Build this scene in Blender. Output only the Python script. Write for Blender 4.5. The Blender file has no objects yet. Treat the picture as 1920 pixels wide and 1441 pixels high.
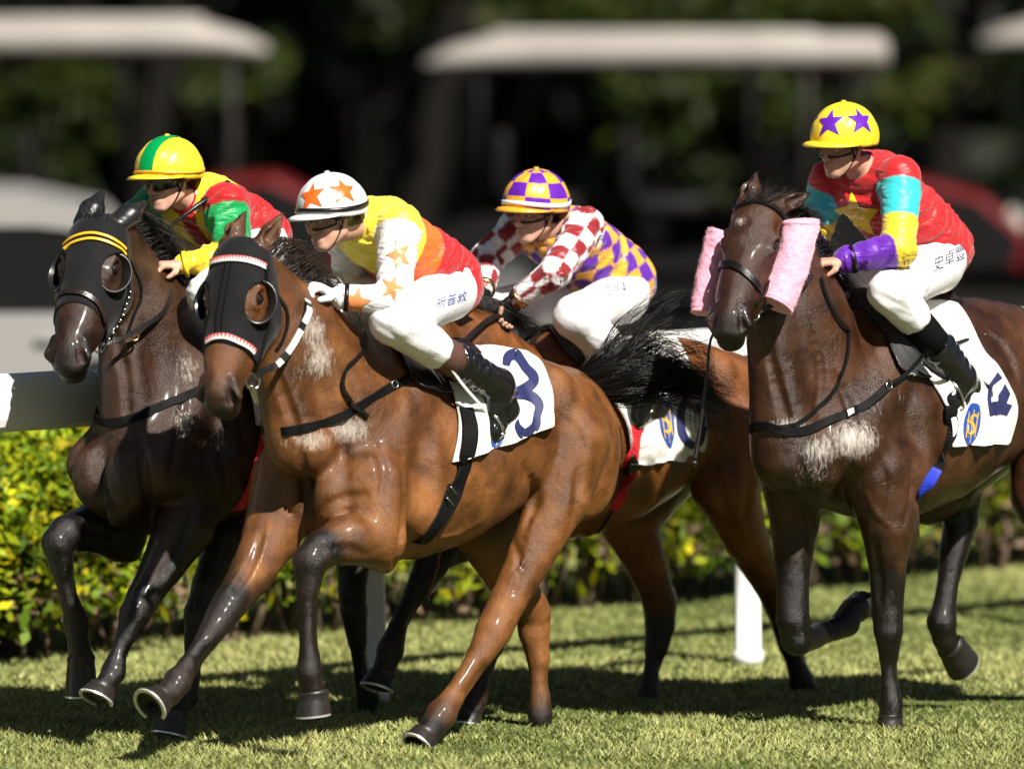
import bpy, bmesh, math, random
import numpy as np
from mathutils import Vector, Matrix
from mathutils.bvhtree import BVHTree

# ------------------------------------------------------------------ camera, sky, sun, exposure
scene = bpy.context.scene
COL = scene.collection
FPX = 22500.0                      # focal length in pixels of the 1920 px wide photograph
PITCH = math.radians(3.292)
CAM = np.array([0.0, -45.0, 3.937])
camd = bpy.data.cameras.new('camera')
cam = bpy.data.objects.new('camera', camd)
COL.objects.link(cam)
camd.sensor_width = 36.0
camd.lens = 36.0 * FPX / 1920.0
camd.clip_start = 1.0
camd.clip_end = 1500.0
cam.location = CAM
cam.rotation_euler = (math.pi / 2 - PITCH, 0, 0)
camd.dof.use_dof = True
camd.dof.focus_distance = 45.2
camd.dof.aperture_fstop = 1.75
scene.camera = cam

SUN_AZ = (0.50, -0.866)             # horizontal direction towards the light
SUN_EL = math.radians(45)
world = bpy.data.worlds.new("World")
scene.world = world
world.use_nodes = True
wn = world.node_tree
sky = wn.nodes.new('ShaderNodeTexSky')
sky.sky_type = 'NISHITA'
sky.sun_disc = False
sky.sun_elevation = SUN_EL
sky.sun_rotation = math.atan2(SUN_AZ[0], SUN_AZ[1])
wn.links.new(sky.outputs[0], wn.nodes['Background'].inputs[0])
wn.nodes['Background'].inputs[1].default_value = 0.024
sund = bpy.data.lights.new('sun', 'SUN')
sund.energy = 5.0
sund.angle = math.radians(0.8)
sund.color = (1.0, 0.95, 0.87)
sun = bpy.data.objects.new('sun', sund)
COL.objects.link(sun)
_d = Vector((SUN_AZ[0] * math.cos(SUN_EL), SUN_AZ[1] * math.cos(SUN_EL), math.sin(SUN_EL)))
sun.rotation_euler = _d.to_track_quat('Z', 'Y').to_euler()
sun.location = (20, -20, 25)
vs = scene.view_settings
vs.view_transform = 'Standard'
vs.look = 'None'
vs.exposure = 0.78
vs.gamma = 1.0
vs.use_curve_mapping = False

rng = np.random.default_rng(7)
random.seed(7)

# ------------------------------------------------------------------ pixel rays
_fw = np.array([0, math.cos(PITCH), -math.sin(PITCH)])
_up = np.array([0, math.sin(PITCH), math.cos(PITCH)])
_rt = np.array([1.0, 0, 0])
CAMO = CAM.copy()


def ray(px, py):
    return _fw + _rt * (px - 960) / FPX - _up * (py - 720.5) / FPX


def ground_pt(px, py, z=0.0):
    r = ray(px, py)
    return CAMO + r * ((z - CAMO[2]) / r[2])


def at_depth(px, py, dist):
    """world point seen at a pixel, `dist` metres ahead of the camera position"""
    r = ray(px, py)
    return CAMO + r * (dist / r[1])


# ------------------------------------------------------------------ object helpers
def link(o, parent=None):
    COL.objects.link(o)
    if parent is not None:
        o.parent = parent
    return o


def tag(o, label=None, cat=None, group=None, kind=None):
    if label: o['label'] = label
    if cat: o['category'] = cat
    if group: o['group'] = group
    if kind: o['kind'] = kind
    return o


def empty(name, loc, rz=0.0):
    o = bpy.data.objects.new(name, None)
    o.empty_display_size = 0.2
    o.location = loc
    o.rotation_euler = (0, 0, rz)
    return link(o)


def mesh_obj(name, verts, faces, mats, parent=None, smooth=True, midx=None, quads=None):
    me = bpy.data.meshes.new(name)
    if isinstance(faces, np.ndarray):
        v = np.asarray(verts, np.float32)
        n, k = faces.shape
        me.vertices.add(len(v)); me.vertices.foreach_set('co', v.ravel())
        me.loops.add(n * k); me.loops.foreach_set('vertex_index', faces.astype(np.int32).ravel())
        me.polygons.add(n)
        me.polygons.foreach_set('loop_start', np.arange(0, n * k, k, dtype=np.int32))
        me.update(calc_edges=True)
    else:
        me.from_pydata([tuple(map(float, p)) for p in verts], [], faces)
    if not isinstance(mats, (list, tuple)):
        mats = [mats]
    for m in mats:
        me.materials.append(m)
    if midx is not None:
        me.polygons.foreach_set('material_index', np.asarray(midx, np.int32))
    if smooth:
        me.polygons.foreach_set('use_smooth', np.ones(len(me.polygons), bool))
    me.validate()
    me.update()
    o = bpy.data.objects.new(name, me)
    return link(o, parent)


def set_color_attr(o, name, rgb):
    me = o.data
    a = me.attributes.new(name, 'FLOAT_COLOR', 'POINT')
    c = np.ones((len(me.vertices), 4), np.float32)
    c[:, :3] = rgb
    a.data.foreach_set('color', c.ravel())


def set_float_attr(o, name, val):
    me = o.data
    a = me.attributes.new(name, 'FLOAT', 'POINT')
    a.data.foreach_set('value', np.asarray(val, np.float32))


class MB:
    """collects simple shapes into one mesh"""
    def __init__(self):
        self.v = []; self.f = []; self.m = []; self.n = 0

    def add(self, v, f, m=0):
        v = np.asarray(v, float)
        self.v.append(v)
        self.f += [tuple(i + self.n for i in q) for q in f]
        self.m += [m] * len(f)
        self.n += len(v)

    def box(self, c, s, m=0, R=None, bev=0.0):
        """box with optional chamfer"""
        c = np.asarray(c, float); h = np.asarray(s, float) / 2
        if bev <= 0:
            v = np.array([[x, y, z] for x in (-1, 1) for y in (-1, 1) for z in (-1, 1)]) * h
            f = [(0, 1, 3, 2), (4, 6, 7, 5), (0, 4, 5, 1), (2, 3, 7, 6), (0, 2, 6, 4), (1, 5, 7, 3)]
        else:
            bm = bmesh.new()
            bmesh.ops.create_cube(bm, size=1.0)
            for q in bm.verts:
                q.co = Vector((q.co.x * s[0], q.co.y * s[1], q.co.z * s[2]))
            bmesh.ops.bevel(bm, geom=bm.edges[:], offset=bev, segments=2, affect='EDGES', profile=0.6)
            bm.verts.index_update()
            v = np.array([q.co[:] for q in bm.verts]); f = [tuple(q.index for q in p.verts) for p in bm.faces]
            bm.free()
        if R is not None:
            v = v @ np.asarray(R).T
        self.add(v + c, f, m)

    def tube(self, pts, rad, seg=8, m=0, closed=False, flat=None, upv=None, cap=True):
        """swept tube; flat=(a,b) scales the section along (side, up)"""
        pts = np.asarray(pts, float)
        n = len(pts)
        rad = np.full(n, rad) if np.isscalar(rad) else np.asarray(rad, float)
        T = np.gradient(pts, axis=0) if not closed else (np.roll(pts, -1, 0) - np.roll(pts, 1, 0))
        T /= np.linalg.norm(T, axis=1)[:, None] + 1e-12
        ref = np.asarray(upv, float) if upv is not None else np.array([0.13, 0.21, 0.97])
        V = []
        for i in range(n):
            r = ref[i] if ref.ndim == 2 else ref
            s = np.cross(T[i], r); ln = np.linalg.norm(s)
            if ln < 1e-4:
                s = np.cross(T[i], [1, 0, 0.1]); ln = np.linalg.norm(s)
            s /= ln; u = np.cross(s, T[i])
            a, b = flat if flat is not None else (1, 1)
            for k in range(seg):
                an = 2 * math.pi * k / seg
                V.append(pts[i] + rad[i] * (a * math.cos(an) * s + b * math.sin(an) * u))
        F = []
        for i in range(n if closed else n - 1):
            j = (i + 1) % n
            for k in range(seg):
                l = (k + 1) % seg
                F.append((i * seg + k, i * seg + l, j * seg + l, j * seg + k))
        if cap and not closed:
            F.append(tuple(range(seg - 1, -1, -1)))
            F.append(tuple((n - 1) * seg + k for k in range(seg)))
        self.add(V, F, m)

    def lathe(self, prof, axis_o, ax, seg=20, m=0, sx=None):
        """profile [(r,h)] turned about the axis through axis_o along ax"""
        ax = np.asarray(ax, float); ax /= np.linalg.norm(ax)
        s = np.cross(ax, [0.2, 0.3, 0.93]); s /= np.linalg.norm(s); u = np.cross(ax, s)
        V = []; F = []
        for (r, h) in prof:
            for k in range(seg):
                a = 2 * math.pi * k / seg
                V.append(np.asarray(axis_o) + ax * h + r * (math.cos(a) * s + math.sin(a) * u))
        for i in range(len(prof) - 1):
            for k in range(seg):
                l = (k + 1) % seg
                F.append((i * seg + k, i * seg + l, (i + 1) * seg + l, (i + 1) * seg + k))
        self.add(V, F, m)

    def ball(self, c, r, m=0, R=None, nu=16, nv=10):
        r = np.full(3, r) if np.isscalar(r) else np.asarray(r, float)
        V = []; F = []
        for i in range(nv + 1):
            t = math.pi * i / nv
            for k in range(nu):
                a = 2 * math.pi * k / nu
                V.append([math.sin(t) * math.cos(a), math.sin(t) * math.sin(a), math.cos(t)])
        for i in range(nv):
            for k in range(nu):
                l = (k + 1) % nu
                F.append((i * nu + k, (i + 1) * nu + k, (i + 1) * nu + l, i * nu + l))
        V = np.array(V) * r
        if R is not None: V = V @ np.asarray(R).T
        self.add(V + np.asarray(c), F, m)

    def build(self, name, mats, parent=None, smooth=True, off=None):
        v = np.concatenate(self.v)
        if off is not None: v = v - np.asarray(off)
        return mesh_obj(name, v, self.f, mats, parent, smooth, self.m)


def catmull(P, n=12, closed=False):
    P = np.asarray(P, float)
    out = []
    N = len(P)
    rngN = N if closed else N - 1
    for i in range(rngN):
        if closed:
            p0, p1, p2, p3 = P[(i - 1) % N], P[i], P[(i + 1) % N], P[(i + 2) % N]
        else:
            p0 = P[max(i - 1, 0)]; p1 = P[i]; p2 = P[i + 1]; p3 = P[min(i + 2, N - 1)]
        for k in range(n):
            t = k / n
            out.append(0.5 * ((2 * p1) + (-p0 + p2) * t + (2 * p0 - 5 * p1 + 4 * p2 - p3) * t * t + (-p0 + 3 * p1 - 3 * p2 + p3) * t ** 3))
    if not closed: out.append(P[-1])
    return np.array(out)


# ------------------------------------------------------------------ noise
def _hash(ix, iy, iz, seed):
    h = (ix * 374761393 + iy * 668265263 + iz * 2147483647 + seed * 974634777).astype(np.int64)
    h = (h ^ (h >> 13)) * 1274126177
    h = h ^ (h >> 16)
    return (h & 0xffff).astype(np.float32) / 65535.0


def vnoise(p, scale, seed=0):
    q = np.asarray(p, np.float64) * scale + 100.0
    i = np.floor(q).astype(np.int64); f = (q - i).astype(np.float32)
    f = f * f * (3 - 2 * f)
    r = 0
    for dx in (0, 1):
        for dy in (0, 1):
            for dz in (0, 1):
                w = (f[:, 0] if dx else 1 - f[:, 0]) * (f[:, 1] if dy else 1 - f[:, 1]) * (f[:, 2] if dz else 1 - f[:, 2])
                r = r + w * _hash(i[:, 0] + dx, i[:, 1] + dy, i[:, 2] + dz, seed)
    return r * 2 - 1


# ------------------------------------------------------------------ implicit modelling
def smin(a, b, k):
    h = np.clip(0.5 + 0.5 * (b - a) / k, 0, 1)
    return b * (1 - h) + a * h - k * h * (1 - h)


class Prim:
    infl = 0.0

    def __init__(s, kind, k=0.02, op='+', frame=None, tag='', black=(0, 0), **kw):
        s.kind = kind; s.k = k; s.op = op; s.frame = frame; s.tag = tag; s.black = black
        s.__dict__.update(kw)

    def loc(s, p):
        if s.frame is None: return p, 1.0
        R, o, sc = s.frame
        return ((p - o) @ R) / sc, sc          # R columns are the local axes

    def param(s, p):
        q, _ = s.loc(p)
        if s.kind == 'rc':
            S = s.S; a = s.a * S; ba = (s.b - s.a) * S
            return np.clip(((q * S - a) @ ba) / max(ba @ ba, 1e-9), 0, 1)
        return np.zeros(len(p), np.float32)

    def dist(s, p):
        q, sc = s.loc(p)
        q = q.astype(np.float32, copy=False)
        if s.kind == 'rc':
            S = s.S.astype(np.float32)
            a = (s.a * S).astype(np.float32); ba = ((s.b - s.a) * S).astype(np.float32)
            pa = q * S - a
            t = np.clip((pa @ ba) / max(float(ba @ ba), 1e-9), 0, 1)
            d = np.linalg.norm(pa - t[:, None] * ba, axis=1) - (s.ra + (s.rb - s.ra) * t)
            d = d / max(1.0, float(S.max()) * 0.8)
        elif s.kind == 'el':
            pa = q - s.c.astype(np.float32)
            if s.R is not None: pa = pa @ s.R.astype(np.float32)
            r = s.r.astype(np.float32)
            k0 = np.linalg.norm(pa / r, axis=1); k1 = np.linalg.norm(pa / (r * r), axis=1)
            d = k0 * (k0 - 1.0) / np.maximum(k1, 1e-6)
        elif s.kind == 'barrel':
            x = q[:, 0]
            top = np.interp(x, s.xs, s.top); bot = np.interp(x, s.xs, s.bot); hw = np.interp(x, s.xs, s.hw)
            zc = (top + bot) / 2 + s.egg * (top - bot); 
            zz = q[:, 2] - zc
            hh = np.where(zz > 0, top - zc, zc - bot)
            k0 = np.sqrt((q[:, 1] / hw) ** 2 + (zz / hh) ** 2)
            d = (k0 - 1) * np.minimum(hw, hh) * 0.95
            ex = np.maximum(x - s.xs[-1], s.xs[0] - x)
            d = np.where(ex > 0, np.sqrt(np.maximum(d, 0) ** 2 + ex ** 2), np.maximum(d, ex))
            d = d.astype(np.float32)
        elif s.kind == 'plane':
            d = (q - s.c.astype(np.float32)) @ s.n.astype(np.float32)
        return d * sc - s.infl

    def bound(s):
        if s.kind == 'rc':
            m = 1.0 / s.S
            pts = np.array([s.a - s.ra * m, s.a + s.ra * m, s.b - s.rb * m, s.b + s.rb * m])
        elif s.kind == 'el':
            R = s.r.max(); pts = np.array([s.c - R, s.c + R])
        elif s.kind == 'barrel':
            pts = np.array([[s.xs[0], -s.hw.max(), s.bot.min()], [s.xs[-1], s.hw.max(), s.top.max()]])
        else:
            return None
        if s.frame is not None:
            R, o, sc = s.frame
            lo, hi = pts.min(0), pts.max(0)
            cr = np.array([[x, y, z] for x in (lo[0], hi[0]) for y in (lo[1], hi[1]) for z in (lo[2], hi[2])])
            pts = (cr * sc) @ np.linalg.inv(R) + o
        return pts.min(0) - s.infl, pts.max(0) + s.infl


def hpt(fr, q):
    """point given in a head frame"""
    R, o, sc = fr
    return (np.asarray(q, float) * sc) @ np.linalg.inv(R) + o


def rc(a, b, ra, rb, k=0.02, sq=None, **kw):
    S = np.ones(3) if sq is None else np.asarray(sq, float)
    return Prim('rc', k, a=np.asarray(a, float), b=np.asarray(b, float), ra=float(ra), rb=float(rb), S=S, **kw)


def el(c, r, k=0.02, R=None, **kw):
    return Prim('el', k, c=np.asarray(c, float), r=np.full(3, r, float) if np.isscalar(r) else np.asarray(r, float), R=R, **kw)


def axis(lo, hi, h, fines=()):
    x = [lo]
    while x[-1] < hi:
        s = h
        for a, b, hf in fines:
            if a - 1e-6 <= x[-1] <= b: s = min(s, hf)
        x.append(x[-1] + s)
    return np.array(x, np.float32)


def eval_field(prims, xs, ys, zs):
    f = np.full((len(xs), len(ys), len(zs)), 0.12, np.float32)
    ax = (xs, ys, zs)
    for p in prims:
        b = p.bound()
        if b is None:
            sl = (slice(None),) * 3
        else:
            m = p.k + 0.035
            sl = tuple(slice(max(0, np.searchsorted(A, b[0][i] - m) - 1), min(len(A), np.searchsorted(A, b[1][i] + m) + 1)) for i, A in enumerate(ax))
        X, Y, Z = np.meshgrid(xs[sl[0]], ys[sl[1]], zs[sl[2]], indexing='ij')
        if X.size == 0: continue
        pts = np.stack([X.ravel(), Y.ravel(), Z.ravel()], 1)
        d = p.dist(pts).reshape(X.shape).astype(np.float32)
        if p.op == '+':
            f[sl] = smin(f[sl], d, p.k)
        elif p.op == '-':
            f[sl] = -smin(-f[sl], d, p.k)
        else:                                    # intersection
            f[sl] = -smin(-f[sl], -d, p.k)
    return f


def surface_nets(f, xs, ys, zs):
    ins = f < 0
    s = np.zeros(tuple(n - 1 for n in f.shape), np.int8)
    offs = [(a, b, c) for a in (0, 1) for b in (0, 1) for c in (0, 1)]
    nx, ny, nz = s.shape
    for a, b, c in offs:
        s += ins[a:a + nx, b:b + ny, c:c + nz]
    act = (s > 0) & (s < 8)
    I, J, K = np.nonzero(act)
    idx = np.full(s.shape, -1, np.int32)
    idx[I, J, K] = np.arange(len(I), dtype=np.int32)
    acc = np.zeros((len(I), 3), np.float32); cnt = np.zeros(len(I), np.float32)
    val = {o: f[I + o[0], J + o[1], K + o[2]] for o in offs}
    pos = {0: (xs[I], xs[I + 1]), 1: (ys[J], ys[J + 1]), 2: (zs[K], zs[K + 1])}
    for o in offs:
        for d in range(3):
            if o[d]: continue
            o2 = list(o); o2[d] = 1; o2 = tuple(o2)
            fa, fb = val[o], val[o2]
            m = (fa < 0) != (fb < 0)
            t = np.where(m, fa / np.where(m, fa - fb, 1), 0)
            for e in range(3):
                lo, hi = pos[e]
                base = lo if o[e] == 0 else hi
                q = base + (t * (hi - lo) if e == d else 0)
                acc[:, e] += np.where(m, q, 0)
            cnt += m
    verts = acc / cnt[:, None]
    quads = []
    for d in range(3):
        e1, e2 = (d + 1) % 3, (d + 2) % 3
        sa = [slice(None)] * 3; sb = [slice(None)] * 3
        sa[d] = slice(0, -1); sb[d] = slice(1, None)
        A, B = ins[tuple(sa)], ins[tuple(sb)]
        ch = A != B
        sub = [slice(None)] * 3
        sub[e1] = slice(1, -1); sub[e2] = slice(1, -1)
        ch = ch[tuple(sub)]; A = A[tuple(sub)]
        ii = list(np.nonzero(ch))
        fl = A[tuple(ii)]
        ii[e1] = ii[e1] + 1; ii[e2] = ii[e2] + 1
        def cell(o1, o2):
            q = [x.copy() for x in ii]
            q[e1] += o1; q[e2] += o2
            return idx[q[0], q[1], q[2]]
        q = np.stack([cell(-1, -1), cell(0, -1), cell(0, 0), cell(-1, 0)], 1)
        q[~fl] = q[~fl][:, ::-1]
        quads.append(q)
    return verts, np.concatenate(quads)


def sdf_mesh(prims, h, fines=((), (), ()), pad=0.02):
    bs = [p.bound() for p in prims if p.op == '+']
    lo = np.min([b[0] for b in bs if b], 0) - pad
    hi = np.max([b[1] for b in bs if b], 0) + pad
    ax = [axis(lo[i], hi[i], h, fines[i]) for i in range(3)]
    f = eval_field(prims, *ax)
    return surface_nets(f, *ax)


def nearest_tags(prims, v):
    """index of the nearest additive primitive and the parameter along it"""
    best = np.full(len(v), 9.0, np.float32); bi = np.zeros(len(v), int); bt = np.zeros(len(v), np.float32)
    for i, p in enumerate(prims):
        if p.op != '+' or p.kind == 'plane': continue
        d = p.dist(v)
        m = d < best
        best[m] = d[m]; bi[m] = i
        bt[m] = p.param(v[m])
    return bi, bt


def smooth_mesh(v, quads, it=2, lam=0.5):
    e = np.concatenate([quads[:, [0, 1]], quads[:, [1, 2]], quads[:, [2, 3]], quads[:, [3, 0]]])
    n = len(v)
    for _ in range(it):
        s = np.zeros((n, 3), np.float64); c = np.zeros(n)
        for k in range(3):
            s[:, k] = np.bincount(e[:, 0], v[e[:, 1], k], n) + np.bincount(e[:, 1], v[e[:, 0], k], n)
        c = np.bincount(e[:, 0], minlength=n) + np.bincount(e[:, 1], minlength=n)
        v = v * (1 - lam) + lam * s / np.maximum(c, 1)[:, None]
    return v


def normals(v, quads):
    a = v[quads[:, 2]] - v[quads[:, 0]]; b = v[quads[:, 3]] - v[quads[:, 1]]
    fn = np.cross(a, b)
    n = np.zeros_like(v, dtype=np.float64)
    for k in range(4):
        for j in range(3):
            n[:, j] += np.bincount(quads[:, k], fn[:, j], len(v))
    return n / (np.linalg.norm(n, axis=1)[:, None] + 1e-12)


def bvh(v, q):
    return BVHTree.FromPolygons([tuple(p) for p in v.tolist()], [tuple(t) for t in q.tolist()])

# ------------------------------------------------------------------ materials
def srgb(r, g, b):
    def c(x):
        x /= 255.0
        return x / 12.92 if x <= 0.04045 else ((x + 0.055) / 1.055) ** 2.4
    return (c(r), c(g), c(b))


def new_mat(name):
    m = bpy.data.materials.new(name); m.use_nodes = True
    nt = m.node_tree
    return m, nt, nt.nodes['Principled BSDF']


def N(nt, typ, **kw):
    n = nt.nodes.new(typ)
    for k, v in kw.items(): setattr(n, k, v)
    return n


def mat(name, col, rough=0.5, spec=0.5, metal=0.0, var=0.0, vscale=20.0, bump=0.0, bscale=200.0, coat=0.0, crough=0.1, sheen=0.0, attr=None, bdist=0.01, stretch=None):
    if max(col or (1,)) < 0.016 and rough > 0.45: spec = min(spec, 0.12)
    m, nt, p = new_mat(name)
    p.inputs['Roughness'].default_value = rough
    p.inputs['Specular IOR Level'].default_value = spec
    p.inputs['Metallic'].default_value = metal
    p.inputs['Coat Weight'].default_value = coat
    p.inputs['Coat Roughness'].default_value = crough
    p.inputs['Sheen Weight'].default_value = sheen
    tc = N(nt, 'ShaderNodeTexCoord')
    src = None
    if attr:
        a = N(nt, 'ShaderNodeAttribute', attribute_name=attr); src = a.outputs['Color']
    else:
        p.inputs['Base Color'].default_value = (*col, 1)
    vec = tc.outputs['Object']
    if stretch:
        mp = N(nt, 'ShaderNodeMapping'); mp.inputs['Scale'].default_value = stretch
        nt.links.new(vec, mp.inputs['Vector']); vec = mp.outputs['Vector']
    if var > 0:
        nz = N(nt, 'ShaderNodeTexNoise'); nz.inputs['Scale'].default_value = vscale; nz.inputs['Detail'].default_value = 4
        nt.links.new(vec, nz.inputs['Vector'])
        mr = N(nt, 'ShaderNodeMapRange')
        mr.inputs['From Min'].default_value = 0.3; mr.inputs['From Max'].default_value = 0.7
        mr.inputs['To Min'].default_value = 1 - var; mr.inputs['To Max'].default_value = 1 + var
        nt.links.new(nz.outputs['Fac'], mr.inputs['Value'])
        mx = N(nt, 'ShaderNodeVectorMath', operation='SCALE')
        if src: nt.links.new(src, mx.inputs[0])
        else: mx.inputs[0].default_value = col
        nt.links.new(mr.outputs[0], mx.inputs['Scale'])
        nt.links.new(mx.outputs[0], p.inputs['Base Color'])
    elif src:
        nt.links.new(src, p.inputs['Base Color'])
    if bump > 0:
        nb = N(nt, 'ShaderNodeTexNoise'); nb.inputs['Scale'].default_value = bscale; nb.inputs['Detail'].default_value = 5
        nt.links.new(vec, nb.inputs['Vector'])
        b = N(nt, 'ShaderNodeBump'); b.inputs['Strength'].default_value = bump; b.inputs['Distance'].default_value = bdist
        nt.links.new(nb.outputs['Fac'], b.inputs['Height']); nt.links.new(b.outputs[0], p.inputs['Normal'])
    return m


def coat_mat(name, rough=0.42, gloss=0.25):
    """short sweaty horse hair: colour from the coat attribute, mottled, with sweat foam where the foam attribute says"""
    m, nt, p = new_mat(name)
    L = nt.links.new
    a = N(nt, 'ShaderNodeAttribute', attribute_name='coat')
    fo = N(nt, 'ShaderNodeAttribute', attribute_name='foam')
    tc = N(nt, 'ShaderNodeTexCoord')
    n1 = N(nt, 'ShaderNodeTexNoise'); n1.inputs['Scale'].default_value = 7; n1.inputs['Detail'].default_value = 6; n1.inputs['Roughness'].default_value = 0.62
    L(tc.outputs['Object'], n1.inputs['Vector'])
    mp = N(nt, 'ShaderNodeMapping'); mp.inputs['Scale'].default_value = (60, 160, 240); mp.inputs['Rotation'].default_value = (0.3, 0.5, 0.2)
    L(tc.outputs['Object'], mp.inputs['Vector'])
    n2 = N(nt, 'ShaderNodeTexNoise'); n2.inputs['Scale'].default_value = 1.6; n2.inputs['Detail'].default_value = 3
    L(mp.outputs[0], n2.inputs['Vector'])
    r1 = N(nt, 'ShaderNodeMapRange'); r1.inputs[1].default_value = 0.3; r1.inputs[2].default_value = 0.7; r1.inputs[3].default_value = 0.50; r1.inputs[4].default_value = 1.45
    L(n1.outputs['Fac'], r1.inputs[0])
    r2 = N(nt, 'ShaderNodeMapRange'); r2.inputs[1].default_value = 0.3; r2.inputs[2].default_value = 0.7; r2.inputs[3].default_value = 0.8; r2.inputs[4].default_value = 1.2
    L(n2.outputs['Fac'], r2.inputs[0])
    mu = N(nt, 'ShaderNodeMath', operation='MULTIPLY'); L(r1.outputs[0], mu.inputs[0]); L(r2.outputs[0], mu.inputs[1])
    sc = N(nt, 'ShaderNodeVectorMath', operation='SCALE'); L(a.outputs['Color'], sc.inputs[0]); L(mu.outputs[0], sc.inputs['Scale'])
    # foam
    mp3 = N(nt, 'ShaderNodeMapping'); mp3.inputs['Scale'].default_value = (38, 38, 10)
    mp3.inputs['Rotation'].default_value = (0, 0.6, 0)
    L(tc.outputs['Object'], mp3.inputs['Vector'])
    n3 = N(nt, 'ShaderNodeTexNoise'); n3.inputs['Scale'].default_value = 2.2; n3.inputs['Detail'].default_value = 7; n3.inputs['Roughness'].default_value = 0.75
    n3.inputs['Distortion'].default_value = 0.8
    L(mp3.outputs[0], n3.inputs['Vector'])
    ad = N(nt, 'ShaderNodeMath', operation='ADD'); L(n3.outputs['Fac'], ad.inputs[0]); L(fo.outputs['Fac'], ad.inputs[1])
    rf = N(nt, 'ShaderNodeMapRange'); rf.inputs[1].default_value = 0.80; rf.inputs[2].default_value = 1.10; rf.inputs[3].default_value = 0; rf.inputs[4].default_value = 0.80
    L(ad.outputs[0], rf.inputs[0])
    mx = N(nt, 'ShaderNodeMix', data_type='RGBA'); L(rf.outputs[0], mx.inputs['Factor']); L(sc.outputs[0], mx.inputs['A'])
    mx.inputs['B'].default_value = (0.66, 0.60, 0.53, 1)
    L(mx.outputs['Result'], p.inputs['Base Color'])
    # wet gloss varies over the coat
    rr = N(nt, 'ShaderNodeMapRange'); rr.inputs[1].default_value = 0.35; rr.inputs[2].default_value = 0.65; rr.inputs[3].default_value = rough - 0.08; rr.inputs[4].default_value = rough + 0.14
    L(n1.outputs['Fac'], rr.inputs[0]); L(rr.outputs[0], p.inputs['Roughness'])
    p.inputs['Specular IOR Level'].default_value = 0.42
    p.inputs['Coat Weight'].default_value = gloss
    p.inputs['Coat Roughness'].default_value = 0.16
    p.inputs['Coat IOR'].default_value = 1.4
    # relief: veins and hair
    nv = N(nt, 'ShaderNodeTexNoise'); nv.inputs['Scale'].default_value = 11; nv.inputs['Detail'].default_value = 2; nv.inputs['Distortion'].default_value = 0.3
    L(tc.outputs['Object'], nv.inputs['Vector'])
    nr = N(nt, 'ShaderNodeTexNoise'); nr.inputs['Scale'].default_value = 5.5; nr.inputs['Detail'].default_value = 3; nr.inputs['Roughness'].default_value = 0.55; nr.inputs['Distortion'].default_value = 1.2
    mpv = N(nt, 'ShaderNodeMapping'); mpv.inputs['Scale'].default_value = (1.6, 1.6, 0.8); mpv.inputs['Rotation'].default_value = (0, 0.7, 0)
    L(tc.outputs['Object'], mpv.inputs['Vector']); L(mpv.outputs[0], nr.inputs['Vector'])
    sb = N(nt, 'ShaderNodeMath', operation='SUBTRACT'); L(nr.outputs['Fac'], sb.inputs[0]); sb.inputs[1].default_value = 0.5
    ab = N(nt, 'ShaderNodeMath', operation='ABSOLUTE'); L(sb.outputs[0], ab.inputs[0])
    vr = N(nt, 'ShaderNodeMapRange'); vr.inputs[1].default_value = 0.0; vr.inputs[2].default_value = 0.022; vr.inputs[3].default_value = 1.0; vr.inputs[4].default_value = 0.0
    L(ab.outputs[0], vr.inputs[0])
    b0 = N(nt, 'ShaderNodeBump'); b0.inputs['Strength'].default_value = 0.16; b0.inputs['Distance'].default_value = 0.006
    nk = N(nt, 'ShaderNodeTexNoise'); nk.inputs['Scale'].default_value = 2.6; L(tc.outputs['Object'], nk.inputs['Vector'])
    kr = N(nt, 'ShaderNodeMapRange'); kr.inputs[1].default_value = 0.50; kr.inputs[2].default_value = 0.62; L(nk.outputs['Fac'], kr.inputs[0])
    km = N(nt, 'ShaderNodeMath', operation='MULTIPLY'); L(vr.outputs[0], km.inputs[0]); L(kr.outputs[0], km.inputs[1])
    L(km.outputs[0], b0.inputs['Height'])
    b1 = N(nt, 'ShaderNodeBump'); L(b0.outputs[0], b1.inputs['Normal']); b1.inputs['Strength'].default_value = 0.42; b1.inputs['Distance'].default_value = 0.022
    L(nv.outputs['Fac'], b1.inputs['Height'])
    b2 = N(nt, 'ShaderNodeBump'); b2.inputs['Strength'].default_value = 0.6; b2.inputs['Distance'].default_value = 0.006
    L(n2.outputs['Fac'], b2.inputs['Height']); L(b1.outputs[0], b2.inputs['Normal'])
    b3 = N(nt, 'ShaderNodeBump'); b3.inputs['Strength'].default_value = 0.35; b3.inputs['Distance'].default_value = 0.006
    L(rf.outputs[0], b3.inputs['Height']); L(b2.outputs[0], b3.inputs['Normal'])
    L(b3.outputs[0], p.inputs['Normal'])
    return m


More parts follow.
